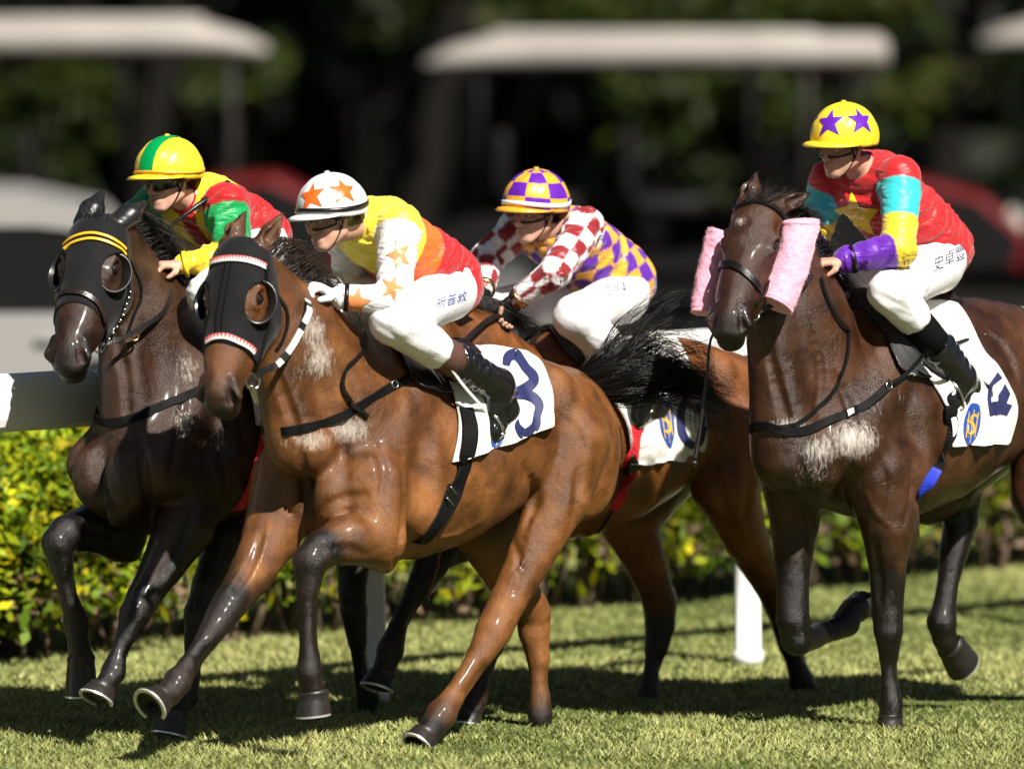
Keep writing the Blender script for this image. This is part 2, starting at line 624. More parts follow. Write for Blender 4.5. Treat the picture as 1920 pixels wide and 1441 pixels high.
def satin(name, attr='silk', rough=0.43):
    """racing silk: bright colour attribute, soft sheen, fine creases"""
    m, nt, p = new_mat(name)
    L = nt.links.new
    a = N(nt, 'ShaderNodeAttribute', attribute_name=attr)
    L(a.outputs['Color'], p.inputs['Base Color'])
    p.inputs['Roughness'].default_value = rough
    p.inputs['Specular IOR Level'].default_value = 0.38
    p.inputs['Sheen Weight'].default_value = 0.25
    tc = N(nt, 'ShaderNodeTexCoord')
    mp = N(nt, 'ShaderNodeMapping'); mp.inputs['Scale'].default_value = (1.0, 0.6, 2.6); mp.inputs['Rotation'].default_value = (0.4, 0.9, 0.3)
    L(tc.outputs['Object'], mp.inputs['Vector'])
    nz = N(nt, 'ShaderNodeTexNoise'); nz.inputs['Scale'].default_value = 15; nz.inputs['Detail'].default_value = 2.5; nz.inputs['Distortion'].default_value = 0.7
    L(mp.outputs[0], nz.inputs['Vector'])
    b = N(nt, 'ShaderNodeBump'); b.inputs['Strength'].default_value = 0.35; b.inputs['Distance'].default_value = 0.03
    L(nz.outputs['Fac'], b.inputs['Height']); L(b.outputs[0], p.inputs['Normal'])
    return m


def hair_mat(name, col):
    return mat(name, col, rough=0.38, spec=0.5, var=0.3, vscale=60)


M = {}
M['coat'] = coat_mat('horse_coat', 0.38, 0.15)
M['coat_dark'] = coat_mat('dark_wet_coat', 0.33, 0.22)
M['silk'] = satin('racing_silk')
M['skin'] = mat('skin', None, rough=0.45, spec=0.4, attr='skin', var=0.1, vscale=40, bump=0.15, bscale=300, bdist=0.003)
M['skin'].node_tree.nodes['Principled BSDF'].inputs['Subsurface Weight'].default_value = 0.08
M['skin'].node_tree.nodes['Principled BSDF'].inputs['Subsurface Radius'].default_value = (0.012, 0.005, 0.003)
M['breeches'] = mat('white_breeches', (0.80, 0.79, 0.80), rough=0.6, spec=0.3, var=0.04, vscale=8, bump=0.35, bscale=22, bdist=0.012)
M['boot'] = mat('patent_boot', (0.006, 0.006, 0.007), rough=0.14, spec=0.6, bump=0.5, bscale=26, bdist=0.02, coat=0.5)
M['sock_brown'] = mat('brown_boot_top', (0.10, 0.045, 0.035), rough=0.5, bump=0.2, bscale=60)
M['sock_red'] = mat('red_boot_top', (0.38, 0.015, 0.03), rough=0.6, bump=0.2, bscale=60)
M['sock_black'] = mat('black_boot_top', (0.004, 0.004, 0.005), rough=0.65, bump=0.2, bscale=90)
M['leather'] = mat('black_leather', (0.005, 0.0045, 0.0045), rough=0.32, spec=0.5, bump=0.15, bscale=150)
M['brown_leather'] = mat('dark_brown_leather', (0.022, 0.012, 0.010), rough=0.28, spec=0.5, bump=0.15, bscale=150)
M['web_black'] = mat('black_webbing', (0.005, 0.005, 0.0055), rough=0.65, spec=0.2, bump=0.3, bscale=400, bdist=0.002)
M['web_red'] = mat('red_webbing', (0.72, 0.02, 0.03), rough=0.6, bump=0.3, bscale=400, bdist=0.002)
M['web_blue'] = mat('blue_webbing', (0.01, 0.03, 0.42), rough=0.6, bump=0.3, bscale=400, bdist=0.002)
M['hood'] = mat('black_stretch_hood', (0.008, 0.008, 0.009), rough=0.75, spec=0.2, sheen=0.08, bump=0.25, bscale=450, bdist=0.002, var=0.1)
M['hood_cover'] = mat('glossy_ear_cover', (0.012, 0.012, 0.013), rough=0.32, bump=0.2, bscale=60)
M['cup'] = mat('black_plastic_cup', (0.012, 0.012, 0.013), rough=0.25)
M['yellow_band'] = mat('yellow_band', (0.75, 0.42, 0.02), rough=0.4)
M['white_band'] = mat('white_band', (0.75, 0.70, 0.68), rough=0.5)
M['red_tooth'] = mat('red_tooth', (0.66, 0.06, 0.05), rough=0.5)
M['steel'] = mat('bit_steel', (0.62, 0.61, 0.58), rough=0.18, metal=1.0)
M['brass'] = mat('brass', (0.62, 0.42, 0.16), rough=0.25, metal=1.0)
M['alu'] = mat('worn_horseshoe', (0.70, 0.69, 0.66), rough=0.35, metal=0.6, var=0.25, vscale=90)
M['hoof'] = mat('hoof_horn', (0.018, 0.014, 0.012), rough=0.42, var=0.35, vscale=70, bump=0.3, bscale=120, bdist=0.004, stretch=(1, 1, 0.4))
M['hoof_sole'] = mat('hoof_sole', (0.02, 0.017, 0.014), rough=0.8, bump=0.5, bscale=80)
M['eye'] = mat('horse_eye', (0.008, 0.005, 0.004), rough=0.04, spec=0.7, coat=1.0, crough=0.02)
M['hair'] = hair_mat('black_horse_hair', (0.005, 0.004, 0.0035))
M['hair_brown'] = hair_mat('dark_brown_horse_hair', (0.020, 0.012, 0.008))
M['cloth'] = mat('white_saddle_cloth', (0.80, 0.78, 0.72), rough=0.75, spec=0.2, var=0.05, vscale=9, bump=0.4, bscale=16, bdist=0.02)
M['navy'] = mat('navy_print', (0.014, 0.018, 0.085), rough=0.65)
M['shield'] = mat('shield_blue', (0.015, 0.075, 0.34), rough=0.6)
M['gold'] = mat('gold_thread', (0.72, 0.43, 0.07), rough=0.5)
M['ink'] = mat('blue_ink', (0.035, 0.06, 0.30), rough=0.7)
M['ink_dark'] = mat('dark_ink', (0.025, 0.025, 0.09), rough=0.7)
M['pad'] = mat('grey_saddle_pad', (0.022, 0.022, 0.024), rough=0.7, bump=0.3, bscale=300, bdist=0.003)
M['saddle'] = mat('black_saddle', (0.010, 0.009, 0.009), rough=0.33, bump=0.2, bscale=60, bdist=0.006)
M['white_strap'] = mat('white_vinyl_rein', (0.72, 0.71, 0.66), rough=0.35, var=0.2, vscale=40)
M['pink'] = mat('pink_sheepskin', (0.86, 0.40, 0.53), rough=0.9, spec=0.1, sheen=0.5, var=0.10, vscale=30, bump=0.5, bscale=160, bdist=0.008)
M['helmet_black'] = mat('black_helmet_rim', (0.008, 0.008, 0.008), rough=0.25)
M['pale_badge'] = mat('pale_badge', (0.5, 0.5, 0.5), rough=0.4)
M['white_elastic'] = mat('white_elastic', (0.78, 0.77, 0.78), rough=0.6)
M['glove_white'] = mat('white_glove', (0.74, 0.76, 0.82), rough=0.55, bump=0.25, bscale=120, bdist=0.003)
M['glove_black'] = mat('black_glove', (0.008, 0.008, 0.008), rough=0.5, bump=0.25, bscale=120, bdist=0.003)
M['eyeball'] = mat('eyeball', (0.55, 0.52, 0.50), rough=0.1)
M['iris'] = mat('iris', (0.02, 0.014, 0.01), rough=0.08)


def lens_mat(name, tint, alpha, rough=0.03):
    m, nt, p = new_mat(name)
    p.inputs['Base Color'].default_value = (*tint, 1)
    p.inputs['Roughness'].default_value = rough
    p.inputs['Alpha'].default_value = alpha
    p.inputs['Specular IOR Level'].default_value = 0.8
    p.inputs['Coat Weight'].default_value = 1.0
    return m


M['lens_clear'] = lens_mat('clear_goggle_lens', (0.10, 0.09, 0.08), 0.16)
M['lens_dark'] = lens_mat('dark_goggle_lens', (0.010, 0.016, 0.018), 0.9)

# ------------------------------------------------------------------ frames of the running horses
THETA = math.radians(50)           # the horses run to the left and towards the camera
FWD = np.array([-math.cos(THETA), -math.sin(THETA), 0.0])
LEFT = np.array([math.sin(THETA), -math.cos(THETA), 0.0])
RZ = math.pi + THETA
RW = np.stack([FWD, LEFT, np.array([0, 0, 1.0])], 1)     # columns: local axes in the world
BASE = ground_pt(805, 1395) - LEFT * 0.08


class Rig:
    """frame on the turf under a horse: x forward, y to its left, z up"""
    def __init__(s, lat, fwd=0.0):
        s.o = BASE + LEFT * lat + FWD * fwd

    def P(s, px, py, lat):
        r = ray(px, py)
        t = (lat - (CAMO - s.o) @ LEFT) / (r @ LEFT)
        return (CAMO + r * t - s.o) @ RW

    def to_local(s, w):
        return (np.asarray(w) - s.o) @ RW

    def to_world(s, p):
        return s.o + np.asarray(p) @ RW.T

    def cam_local(s):
        return (CAMO - s.o) @ RW

    def ray_local(s, px, py):
        d = ray(px, py) @ RW
        return d / np.linalg.norm(d)


def head_frame(psi_deg, pitch_deg, roll_deg=0.0, wide=1.16):
    """columns u (poll to muzzle), v (left), w (forehead outward) in horse-local axes"""
    a = math.radians(psi_deg) - THETA
    f = np.array([math.cos(a), math.sin(a), 0]); p = math.radians(pitch_deg)
    u = math.cos(p) * f + np.array([0, 0, -math.sin(p)])
    w = math.sin(p) * f + np.array([0, 0, math.cos(p)])
    v = np.cross(w, u)
    r = math.radians(roll_deg)
    v2 = v * math.cos(r) + w * math.sin(r); w2 = w * math.cos(r) - v * math.sin(r)
    return np.stack([u, v2 / wide, w2], 1)


def horse_head(fr, ears, dark=0.75):
    """head: u down the face, v left, w outward; the poll is the origin"""
    kw = dict(frame=fr)
    P = []
    A = P.append
    A(el((0.09, 0, -0.065), (0.14, 0.092, 0.098), 0.03, **kw))
    A(rc((0.05, 0, -0.035), (0.20, 0, -0.032), 0.072, 0.078, 0.03, sq=(1, 0.92, 1.2), **kw))
    A(rc((0.20, 0, -0.050), (0.42, 0, -0.050), 0.082, 0.062, 0.03, sq=(1, 1.0, 1.22), **kw))
    A(rc((0.26, 0, -0.028), (0.52, 0, -0.030), 0.046, 0.036, 0.03, **kw))
    for s in (1, -1):
        A(el((0.175, s * 0.058, -0.145), (0.125, 0.042, 0.105), 0.035, **kw))               # cheek
        A(rc((0.155, s * 0.080, -0.014), (0.215, s * 0.076, -0.020), 0.017, 0.018, 0.02, **kw))  # brow
        A(rc((0.23, s * 0.078, -0.075), (0.37, s * 0.056, -0.078), 0.013, 0.010, 0.018, **kw))   # facial crest
        A(rc((0.20, s * 0.045, -0.20), (0.44, s * 0.030, -0.125), 0.050, 0.030, 0.04, **kw))    # lower jaw
        A(rc((0.27, s * 0.060, -0.13), (0.40, s * 0.045, -0.10), 0.035, 0.030, 0.04, **kw))
    A(rc((0.36, 0, -0.075), (0.52, 0, -0.075), 0.062, 0.054, 0.04, black=(0, dark), **kw))
    A(el((0.550, 0, -0.066), (0.054, 0.062, 0.060), 0.03, black=(dark, dark), **kw))             # muzzle
    A(el((0.595, 0, -0.070), (0.026, 0.044, 0.036), 0.025, black=(1, 1), **kw))                 # upper lip
    A(el((0.572, 0, -0.140), (0.040, 0.042, 0.032), 0.032, black=(1, 1), **kw))                 # chin
    A(rc((0.46, 0, -0.125), (0.555, 0, -0.132), 0.042, 0.034, 0.03, black=(0.2, dark), **kw))
    for s in (1, -1):
        A(rc((0.500, s * 0.044, -0.026), (0.552, s * 0.054, -0.048), 0.018, 0.022, 0.014, black=(dark, dark), **kw))  # nostril wing
        A(rc((0.552, s * 0.054, -0.048), (0.562, s * 0.044, -0.090), 0.022, 0.018, 0.014, black=(dark, 1), **kw))
    R0 = np.eye(3)
    for s in (1, -1):
        # nostril opening, mouth line, eye socket, hollow above eye
        a = np.array([0.86, s * 0.30, -0.42]); a /= np.linalg.norm(a)
        b = np.cross(a, [0, s, 0.3]); b /= np.linalg.norm(b); c = np.cross(a, b)
        A(rc((0.534, s * 0.043, -0.001), (0.577, s * 0.054, -0.040), 0.0105, 0.0170, 0.006, op='-', tag='nostril', **kw))
        A(rc((0.49, s * 0.066, -0.104), (0.60, s * 0.046, -0.106), 0.007, 0.009, 0.008, op='-', **kw))
        A(el((0.192, s * 0.094, -0.024), (0.030, 0.020, 0.020), 0.008, op='-', **kw))
        A(el((0.105, s * 0.088, -0.020), (0.030, 0.012, 0.020), 0.025, op='-', **kw))
        e = ears[0 if s > 0 else 1]
        base = np.array([-0.005, s * 0.055, -0.035]); d = np.asarray(e, float); d /= np.linalg.norm(d)
        tip = base + d * 0.148; mid = base + d * 0.068
        A(rc(base, mid, 0.030, 0.034, 0.02, black=(0.2, 0.3), **kw))
        A(rc(mid, tip, 0.034, 0.006, 0.01, black=(0.3, 0.9), **kw))
        o = np.array([0.35, s * 0.75, 0.75]); o = o - d * (o @ d); o /= np.linalg.norm(o)
        A(rc(mid - d * 0.03 + o * 0.028, tip - d * 0.035 + o * 0.014, 0.020, 0.006, 0.008, op='-', **kw))
    return P


def eye_parts(fr, root):
    R, o, sc = fr
    for s in (1, -1):
        m = MB()
        c = hpt(fr, (0.192, s * 0.0795, -0.027))
        m.ball(c, 0.0235 * sc, nu=24, nv=16)
        m.build('eye', M['eye'], root)


TORSO_X = np.array([-0.78, -0.62, -0.45, -0.22, 0.02, 0.20, 0.36, 0.50])
TORSO_TOP = np.array([1.415, 1.475, 1.50, 1.505, 1.50, 1.51, 1.40, 1.22])
TORSO_BOT = np.array([1.00, 0.925, 0.845, 0.755, 0.712, 0.745, 0.81, 0.92])
TORSO_HW = np.array([0.225, 0.255, 0.285, 0.300, 0.275, 0.245, 0.215, 0.17])


def torso(gx, dz, sc=1.0, hwf=1.0):
    """trunk; gx = local x of the girth, dz = lift"""
    o = np.array([gx, 0, dz])
    P = [Prim('barrel', 0.03, xs=TORSO_X * sc + gx, top=TORSO_TOP * sc + dz, bot=TORSO_BOT * sc + dz, hw=TORSO_HW * sc * hwf, egg=-0.03)]
    def q(*a): return o + np.array(a) * sc
    P.append(el(q(-0.70, 0, 1.21), np.array((0.30, 0.265, 0.225)) * sc, 0.06))
    P.append(el(q(-0.88, 0, 1.24), np.array((0.16, 0.15, 0.17)) * sc, 0.06))
    P.append(rc(q(-0.95, 0, 1.34), q(-1.04, 0, 1.36), 0.045 * sc, 0.032 * sc, 0.05))           # dock
    P.append(rc(q(0.22, 0, 1.46), q(-0.1, 0, 1.40), 0.06 * sc, 0.06 * sc, 0.08))               # withers
    for s in (1, -1):
        P.append(el(q(-0.84, s * 0.135, 1.09), np.array((0.19, 0.125, 0.27)) * sc, 0.05))      # buttock
        P.append(rc(q(-0.62, s * 0.17, 1.34), q(-0.72, s * 0.20, 1.16), 0.09 * sc, 0.11 * sc, 0.06))  # point of hip
        P.append(rc(q(0.16, s * 0.125, 1.36), q(0.46, s * 0.155, 1.02), 0.085 * sc, 0.105 * sc, 0.05))  # shoulder blade
        P.append(rc(q(0.46, s * 0.150, 1.02), q(0.20, s * 0.185, 0.90), 0.105 * sc, 0.105 * sc, 0.05))  # arm
        P.append(el(q(0.53, s * 0.085, 0.985), np.array((0.115, 0.088, 0.135)) * sc, 0.025))   # breast
        P.append(rc(q(0.16, s * 0.20, 1.12), q(0.12, s * 0.20, 0.93), 0.075 * sc, 0.07 * sc, 0.04))     # triceps
    P.append(rc(q(0.50, 0, 0.87), q(0.15, 0, 0.80), 0.085 * sc, 0.08 * sc, 0.05))
    return P


def leg(R, pts, black_from=3, k=0.022, lastk=0.014):
    """pts: (px, py, lat, radius_px) down the limb"""
    out = []; J = [R.P(p[0], p[1], p[2]) for p in pts]; r = [p[3] / 500.0 for p in pts]
    n = len(J)
    r = [x * (0.90 if i > 1 else 0.95) if i else x for i, x in enumerate(r)]
    for i in range(n - 1):
        ba = 1.0 if i >= black_from else (0.55 if i == black_from - 1 else 0.0)
        bb = 1.0 if i + 1 >= black_from else (0.45 if i + 1 == black_from - 1 else 0.0)
        bk = (ba * 0.97, bb * 0.97)
        if max(r[i], r[i + 1]) < 0.053 and min(r[i], r[i + 1]) < 0.0475 and i < n - 4:
            # cannon: bone in front, tendon cord behind it
            d = J[i + 1] - J[i]; d /= np.linalg.norm(d)
            fr_ = np.array([-d[2], 0.0, d[0]]); fr_ /= np.linalg.norm(fr_) + 1e-9
            out.append(rc(J[i] + fr_ * r[i] * 0.22, J[i + 1] + fr_ * r[i + 1] * 0.22, r[i] * 0.74, r[i + 1] * 0.74, 0.012, black=bk))
            out.append(rc(J[i] - fr_ * r[i] * 0.62, J[i + 1] - fr_ * r[i + 1] * 0.62, r[i] * 0.42, r[i + 1] * 0.42, 0.006, black=bk))
        else:
            out.append(rc(J[i], J[i + 1], r[i], r[i + 1], k if i == 0 else lastk, black=bk))
    return out


def hoof(R, root, cor, sole, rt, rb, toe=(1, 0, 0)):
    """cor, sole: (px,py,lat) centres of the coronet and of the ground surface; radii in px"""
    a = R.P(*cor); b = R.P(*sole)
    ax = b - a; h = np.linalg.norm(ax); ax /= h
    t = np.asarray(toe, float); t = t - ax * (t @ ax); t /= np.linalg.norm(t)
    s = np.cross(ax, t)
    rt /= 500.0; rb /= 500.0
    m = MB()
    seg = 24
    prof = [(0.80, -0.10, -0.02), (1.03, 0.0, 0.0), (1.0, 0.03, 0.0), (1.0, 0.12, 0.02)]
    rings = []
    def ring(rad, hh, off, flat=0.0):
        V = []
        for k in range(seg):
            an = 2 * math.pi * k / seg
            c, sn = math.cos(an), math.sin(an)
            heel = 0.82 if c < -0.75 else 1.0
            V.append(a + ax * (h * hh) + t * (rad * c * heel + off) + s * (rad * sn * 0.94))
        return np.array(V)
    rings = [ring(rt * 0.82, -0.12, -0.004), ring(rt * 1.04, 0.0, 0), ring(rt * 1.03, 0.06, 0.001), ring(rt * 0.99, 0.12, 0.002)]
    for q in (0.4, 0.7, 1.0):
        rings.append(ring(rt + (rb - rt) * q, q, 0.012 * q))
    V = np.concatenate(rings); F = []
    nr = len(rings)
    for i in range(nr - 1):
        for k in range(seg):
            l = (k + 1) % seg
            F.append((i * seg + k, (i + 1) * seg + k, (i + 1) * seg + l, i * seg + l))
    m.add(V, F, 0)
    # concave sole
    inner = ring(rb * 0.80, 0.98, 0.012); deep = ring(rb * 0.35, 0.86, 0.0)
    base = ring(rb, 1.0, 0.012)
    V2 = np.concatenate([base, inner, deep]); F2 = []
    for i in range(2):
        for k in range(seg):
            l = (k + 1) % seg
            F2.append((i * seg + k, (i + 1) * seg + k, (i + 1) * seg + l, i * seg + l))
    F2.append(tuple(2 * seg + k for k in range(seg)))
    m.add(V2, F2, 1)
    ho = m.build('hoof', [M['hoof'], M['hoof_sole']], root)
    # racing plate: a flat horseshoe open at the heel
    m = MB(); V = []; F = []
    nn = 22
    for k in range(nn):
        an = -2.45 + 4.9 * k / (nn - 1)
        for rr, hh in ((0.99, 1.0), (0.80, 1.0), (0.80, 1.075), (0.99, 1.075)):
            V.append(a + ax * (h * 1.0 + (hh - 1.0) * 0.10) + t * (rb * rr * math.cos(an) + 0.012) + s * (rb * rr * math.sin(an) * 0.94))
    for k in range(nn - 1):
        for j in range(4):
            F.append((k * 4 + j, k * 4 + (j + 1) % 4, (k + 1) * 4 + (j + 1) % 4, (k + 1) * 4 + j))
    F += [(0, 1, 2, 3), tuple((nn - 1) * 4 + j for j in (3, 2, 1, 0))]
    m.add(V, F)
    m.build('horseshoe', M['alu'], ho, smooth=False)
    return a


def finish_horse(R, root, prims, base_rgb, black_rgb, head_box, foams, matname, belly_rgb=None, h=0.0124, dark_fn=None, lines=()):
    """mesh the skin of one horse and colour it"""
    lo, hi = head_box
    fines = tuple([(lo[i], hi[i], 0.0070)] for i in range(3))
    if lines:
        v, q = sdf_mesh(prims, 0.020); tree = bvh(v, q); o = Vector(R.cam_local().tolist())
        extra = []
        for kind, pxs, rr, dep in lines:
            P = []
            for x, y in catmull(np.asarray(pxs, float), 5):
                hh = tree.ray_cast(o, Vector(R.ray_local(x, y).tolist()))
                if hh[0] is not None: P.append(np.array(hh[0] + hh[1] * (dep if kind == '-' else -dep)))
            for i in range(len(P) - 1):
                if np.linalg.norm(P[i + 1] - P[i]) > 0.12: continue
                t0, t1 = i / (len(P) - 1), (i + 1) / (len(P) - 1)
                f0, f1 = (0.35 + 0.65 * math.sin(math.pi * t) for t in (t0, t1))
                for mm in ((1, 1, 1), (1, -1, 1)):
                    mm = np.array(mm)
                    extra.append(rc(P[i] * mm, P[i + 1] * mm, rr * f0, rr * f1, 0.022 if kind == '-' else 0.010, op=kind, black=(0, 0)))
        prims = prims + extra
    v, q = sdf_mesh(prims, h, fines)
    v = smooth_mesh(v, q, 1, 0.5)
    n = normals(v, q)
    # slight unevenness of muscle
    v = v + n * (vnoise(v * np.array([1, 1, 0.6]), 10, 3) * 0.0038 + vnoise(v * np.array([1, 1, 0.5]), 22, 5) * 0.0020)[:, None]
    body = mesh_obj('body', v, q, M[matname], root)
    wsum = np.zeros(len(v)); bsum = np.zeros(len(v))
    v32 = v.astype(np.float32)
    for p in prims:
        if p.op != '+': continue
        b = p.bound()
        near = np.all((v > b[0] - 0.06) & (v < b[1] + 0.06), axis=1)
        if not near.any(): continue
        d = p.dist(v32[near]); t = p.param(v32[near])
        w = np.exp(-np.clip(d, -0.02, 0.2) / 0.012)
        wsum[near] += w; bsum[near] += w * (p.black[0] + (p.black[1] - p.black[0]) * t)
    bl = np.clip(bsum / np.maximum(wsum, 1e-9), 0, 1)
    if dark_fn is not None: bl = np.clip(np.maximum(bl, dark_fn(v)), 0, 1)
    nz = vnoise(v, 22, 11) * 0.16
    bl = np.clip(bl + nz * (bl > 0.03) * (bl < 0.97), 0, 1)[:, None]
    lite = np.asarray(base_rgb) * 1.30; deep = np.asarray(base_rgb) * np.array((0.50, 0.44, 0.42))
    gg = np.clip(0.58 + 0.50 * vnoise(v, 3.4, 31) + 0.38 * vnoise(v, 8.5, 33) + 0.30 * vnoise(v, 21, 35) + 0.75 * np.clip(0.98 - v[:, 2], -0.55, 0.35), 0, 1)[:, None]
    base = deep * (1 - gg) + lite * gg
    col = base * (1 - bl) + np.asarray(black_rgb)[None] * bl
    for p in prims:
        if p.tag == 'nostril':
            w = np.clip(1 - (p.dist(v32) - 0.001) / 0.004, 0, 1)[:, None]
            col = col * (1 - w) + np.array((0.022, 0.009, 0.008)) * w
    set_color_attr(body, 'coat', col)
    fo = np.zeros(len(v))
    cl = R.cam_local()
    for (px, py, rad, st, ecc) in foams:
        # foam sits where this pixel's ray first meets the skin
        tgt = BV_HIT(v, q, R, px, py)
        if tgt is None: continue
        dd = (v - tgt)
        dd[:, 2] *= ecc
        fo = np.maximum(fo, st * np.exp(-(np.sum(dd * dd, 1)) / (rad / 500.0) ** 2))
    set_float_attr(body, 'foam', fo)
    return body, v, q, n


_bv_cache = {}


def BV_HIT(v, q, R, px, py, tree=None):
    key = id(q)
    if key not in _bv_cache:
        _bv_cache[key] = (bvh(v, q), q)
    t = _bv_cache[key][0]
    o = Vector(R.cam_local().tolist()); d = Vector(R.ray_local(px, py).tolist())
    h = t.ray_cast(o, d)
    return np.array(h[0]) if h[0] is not None else None


class Skin:
    """ray-castable surface in one horse's frame"""
    def __init__(s, R, v, q):
        s.R = R; s.v = v; s.q = q
        key = id(q)
        if key not in _bv_cache: _bv_cache[key] = (bvh(v, q), q)
        s.t = _bv_cache[key][0]
        s.o = Vector(R.cam_local().tolist())

    def hit(s, px, py, off=0.0):
        d = Vector(s.R.ray_local(px, py).tolist())
        h = s.t.ray_cast(s.o, d)
        if h[0] is None:
            # nearest point of the surface to the ray
            return None
        n = h[1] if h[1].dot(d) < 0 else -h[1]
        return np.array(h[0] + n * off), np.array(n)

    def near(s, p, off=0.0):
        h = s.t.find_nearest(Vector(np.asarray(p, float).tolist()))
        n = h[1]
        w = Vector(np.asarray(p, float).tolist()) - h[0]
        return np.array(h[0] + n * off), np.array(n)

    def out(s, o, d, off=0.0):
        """last hit going outward from o along d"""
        o = Vector(np.asarray(o, float).tolist()); d = Vector(np.asarray(d, float).tolist()).normalized()
        h = s.t.ray_cast(o + d * 1.2, -d)
        if h[0] is None: return None
        return np.array(h[0] + d * off), np.array(h[1])


def strap(name, pts, nrm, width, mats, parent, thick=0.004, midx=None):
    """flat ribbon with thickness along points with surface normals"""
    pts = np.asarray(pts, float); nrm = np.asarray(nrm, float)
    # relax normals
    for _ in range(2):
        nrm[1:-1] = nrm[:-2] + 2 * nrm[1:-1] + nrm[2:]
        nrm /= np.linalg.norm(nrm, axis=1)[:, None]
    T = np.gradient(pts, axis=0); T /= np.linalg.norm(T, axis=1)[:, None] + 1e-9
    S = np.cross(T, nrm); S /= np.linalg.norm(S, axis=1)[:, None] + 1e-9
    n = len(pts)
    wd = np.full(n, width) if np.isscalar(width) else np.asarray(width)
    V = []; F = []; mi = []
    for i in range(n):
        w = S[i] * wd[i] / 2; t = nrm[i] * thick
        V += [pts[i] - w, pts[i] - w * 0.92 + t, pts[i] + w * 0.92 + t, pts[i] + w]
    for i in range(n - 1):
        for j in range(4):
            F.append((i * 4 + j, i * 4 + (j + 1) % 4, (i + 1) * 4 + (j + 1) % 4, (i + 1) * 4 + j))
            mi.append(0 if midx is None else midx[i])
    F += [(3, 2, 1, 0), tuple((n - 1) * 4 + j for j in (0, 1, 2, 3))]; mi += [0, 0]
    return mesh_obj(name, V, F, mats, parent, False, mi)


def px_line(skin, pxs, n=10, off=0.003):
    """smooth pixel polyline dropped on a surface"""
    c = catmull(np.asarray(pxs, float), n)
    P = []; Nn = []
    for x, y in c:
        h = skin.hit(x, y, off)
        if h is not None and (not P or np.linalg.norm(h[0] - P[-1]) < max(0.05, 0.012 * 300 / n / 10)):
            P.append(h[0]); Nn.append(h[1])
    return np.array(P), np.array(Nn)


def hair_tuft(name, strands, mats, parent):
    """strands: list of (points, root radius); three-sided tapering hairs in one mesh"""
    V = []; F = []; n = 0
    for pts, r0 in strands:
        pts = np.asarray(pts); k = len(pts)
        T = np.gradient(pts, axis=0); T /= np.linalg.norm(T, axis=1)[:, None] + 1e-9
        s = np.cross(T, [0.3, 0.5, 0.81]); s /= np.linalg.norm(s, axis=1)[:, None] + 1e-9
        u = np.cross(s, T)
        for i in range(k):
            f = i / (k - 1)
            r = r0 * (1 - f) ** 0.7 * (0.5 + 0.5 * min(1, f * 6)) + 0.00015
            for a in (0, 2.094, 4.189):
                V.append(pts[i] + r * (math.cos(a) * s[i] + math.sin(a) * u[i]))
        for i in range(k - 1):
            for j in range(3):
                l = (j + 1) % 3
                F.append((n + i * 3 + j, n + i * 3 + l, n + (i + 1) * 3 + l, n + (i + 1) * 3 + j))
        n += k * 3
    return mesh_obj(name, np.array(V), np.array(F), mats, parent, True)


def tail(R, root, ctrl, spread, n, r0=0.0022, wav=0.02, seed=1, name='tail', mat_='hair', spread2=None):
    """ctrl: (px,py,lat) path of the tail; strands fan out along it"""
    g = np.random.default_rng(seed)
    C = np.array([R.P(*c) for c in ctrl])
    st = []
    nl = max(8, n // 14)
    locks = g.normal(size=(nl, 3)); locks /= np.linalg.norm(locks, axis=1)[:, None]; locks *= g.random((nl, 1)) ** 0.5
    lw = g.normal(size=(nl, len(C), 3)) * wav * (np.arange(len(C)) / len(C))[None, :, None]
    for i in range(n):
        li = int(g.integers(0, nl))
        o = locks[li] + g.normal(size=3) * 0.11
        ln = 0.62 + 0.38 * g.random()
        k = len(C)
        P = np.array([C[j] + o * spread[j] + lw[li, j] + g.normal(size=3) * wav * 0.25 * (j / k) for j in range(k)])
        c = catmull(P, 5)
        m = max(6, int(len(c) * ln))
        st.append((c[:m], r0 * (0.7 + 0.6 * g.random())))
    return hair_tuft(name, st, M[mat_], root)

# ------------------------------------------------------------------ the four horses
def rgb(r, g, b): return np.array(srgb(r, g, b))


HORSES = {}


def new_horse(key, lat, label, gx, dz, sc):
    R = Rig(lat)
    base = R.o + FWD * gx
    R.o = base                       # put the frame under the girth
    base = base.copy(); base[2] = 0
    R.o = base
    root = empty('racehorse', base, RZ)
    tag(root, label, 'horse', 'racehorses galloping on the turf')
    HORSES[key] = dict(R=R, root=root)
    return R, root


def fr_at(R, px, py, lat, psi, pitch, roll=0, s=1.0, back=0.0):
    H = head_frame(psi, pitch, roll)
    return (H, R.P(px, py, lat), s)


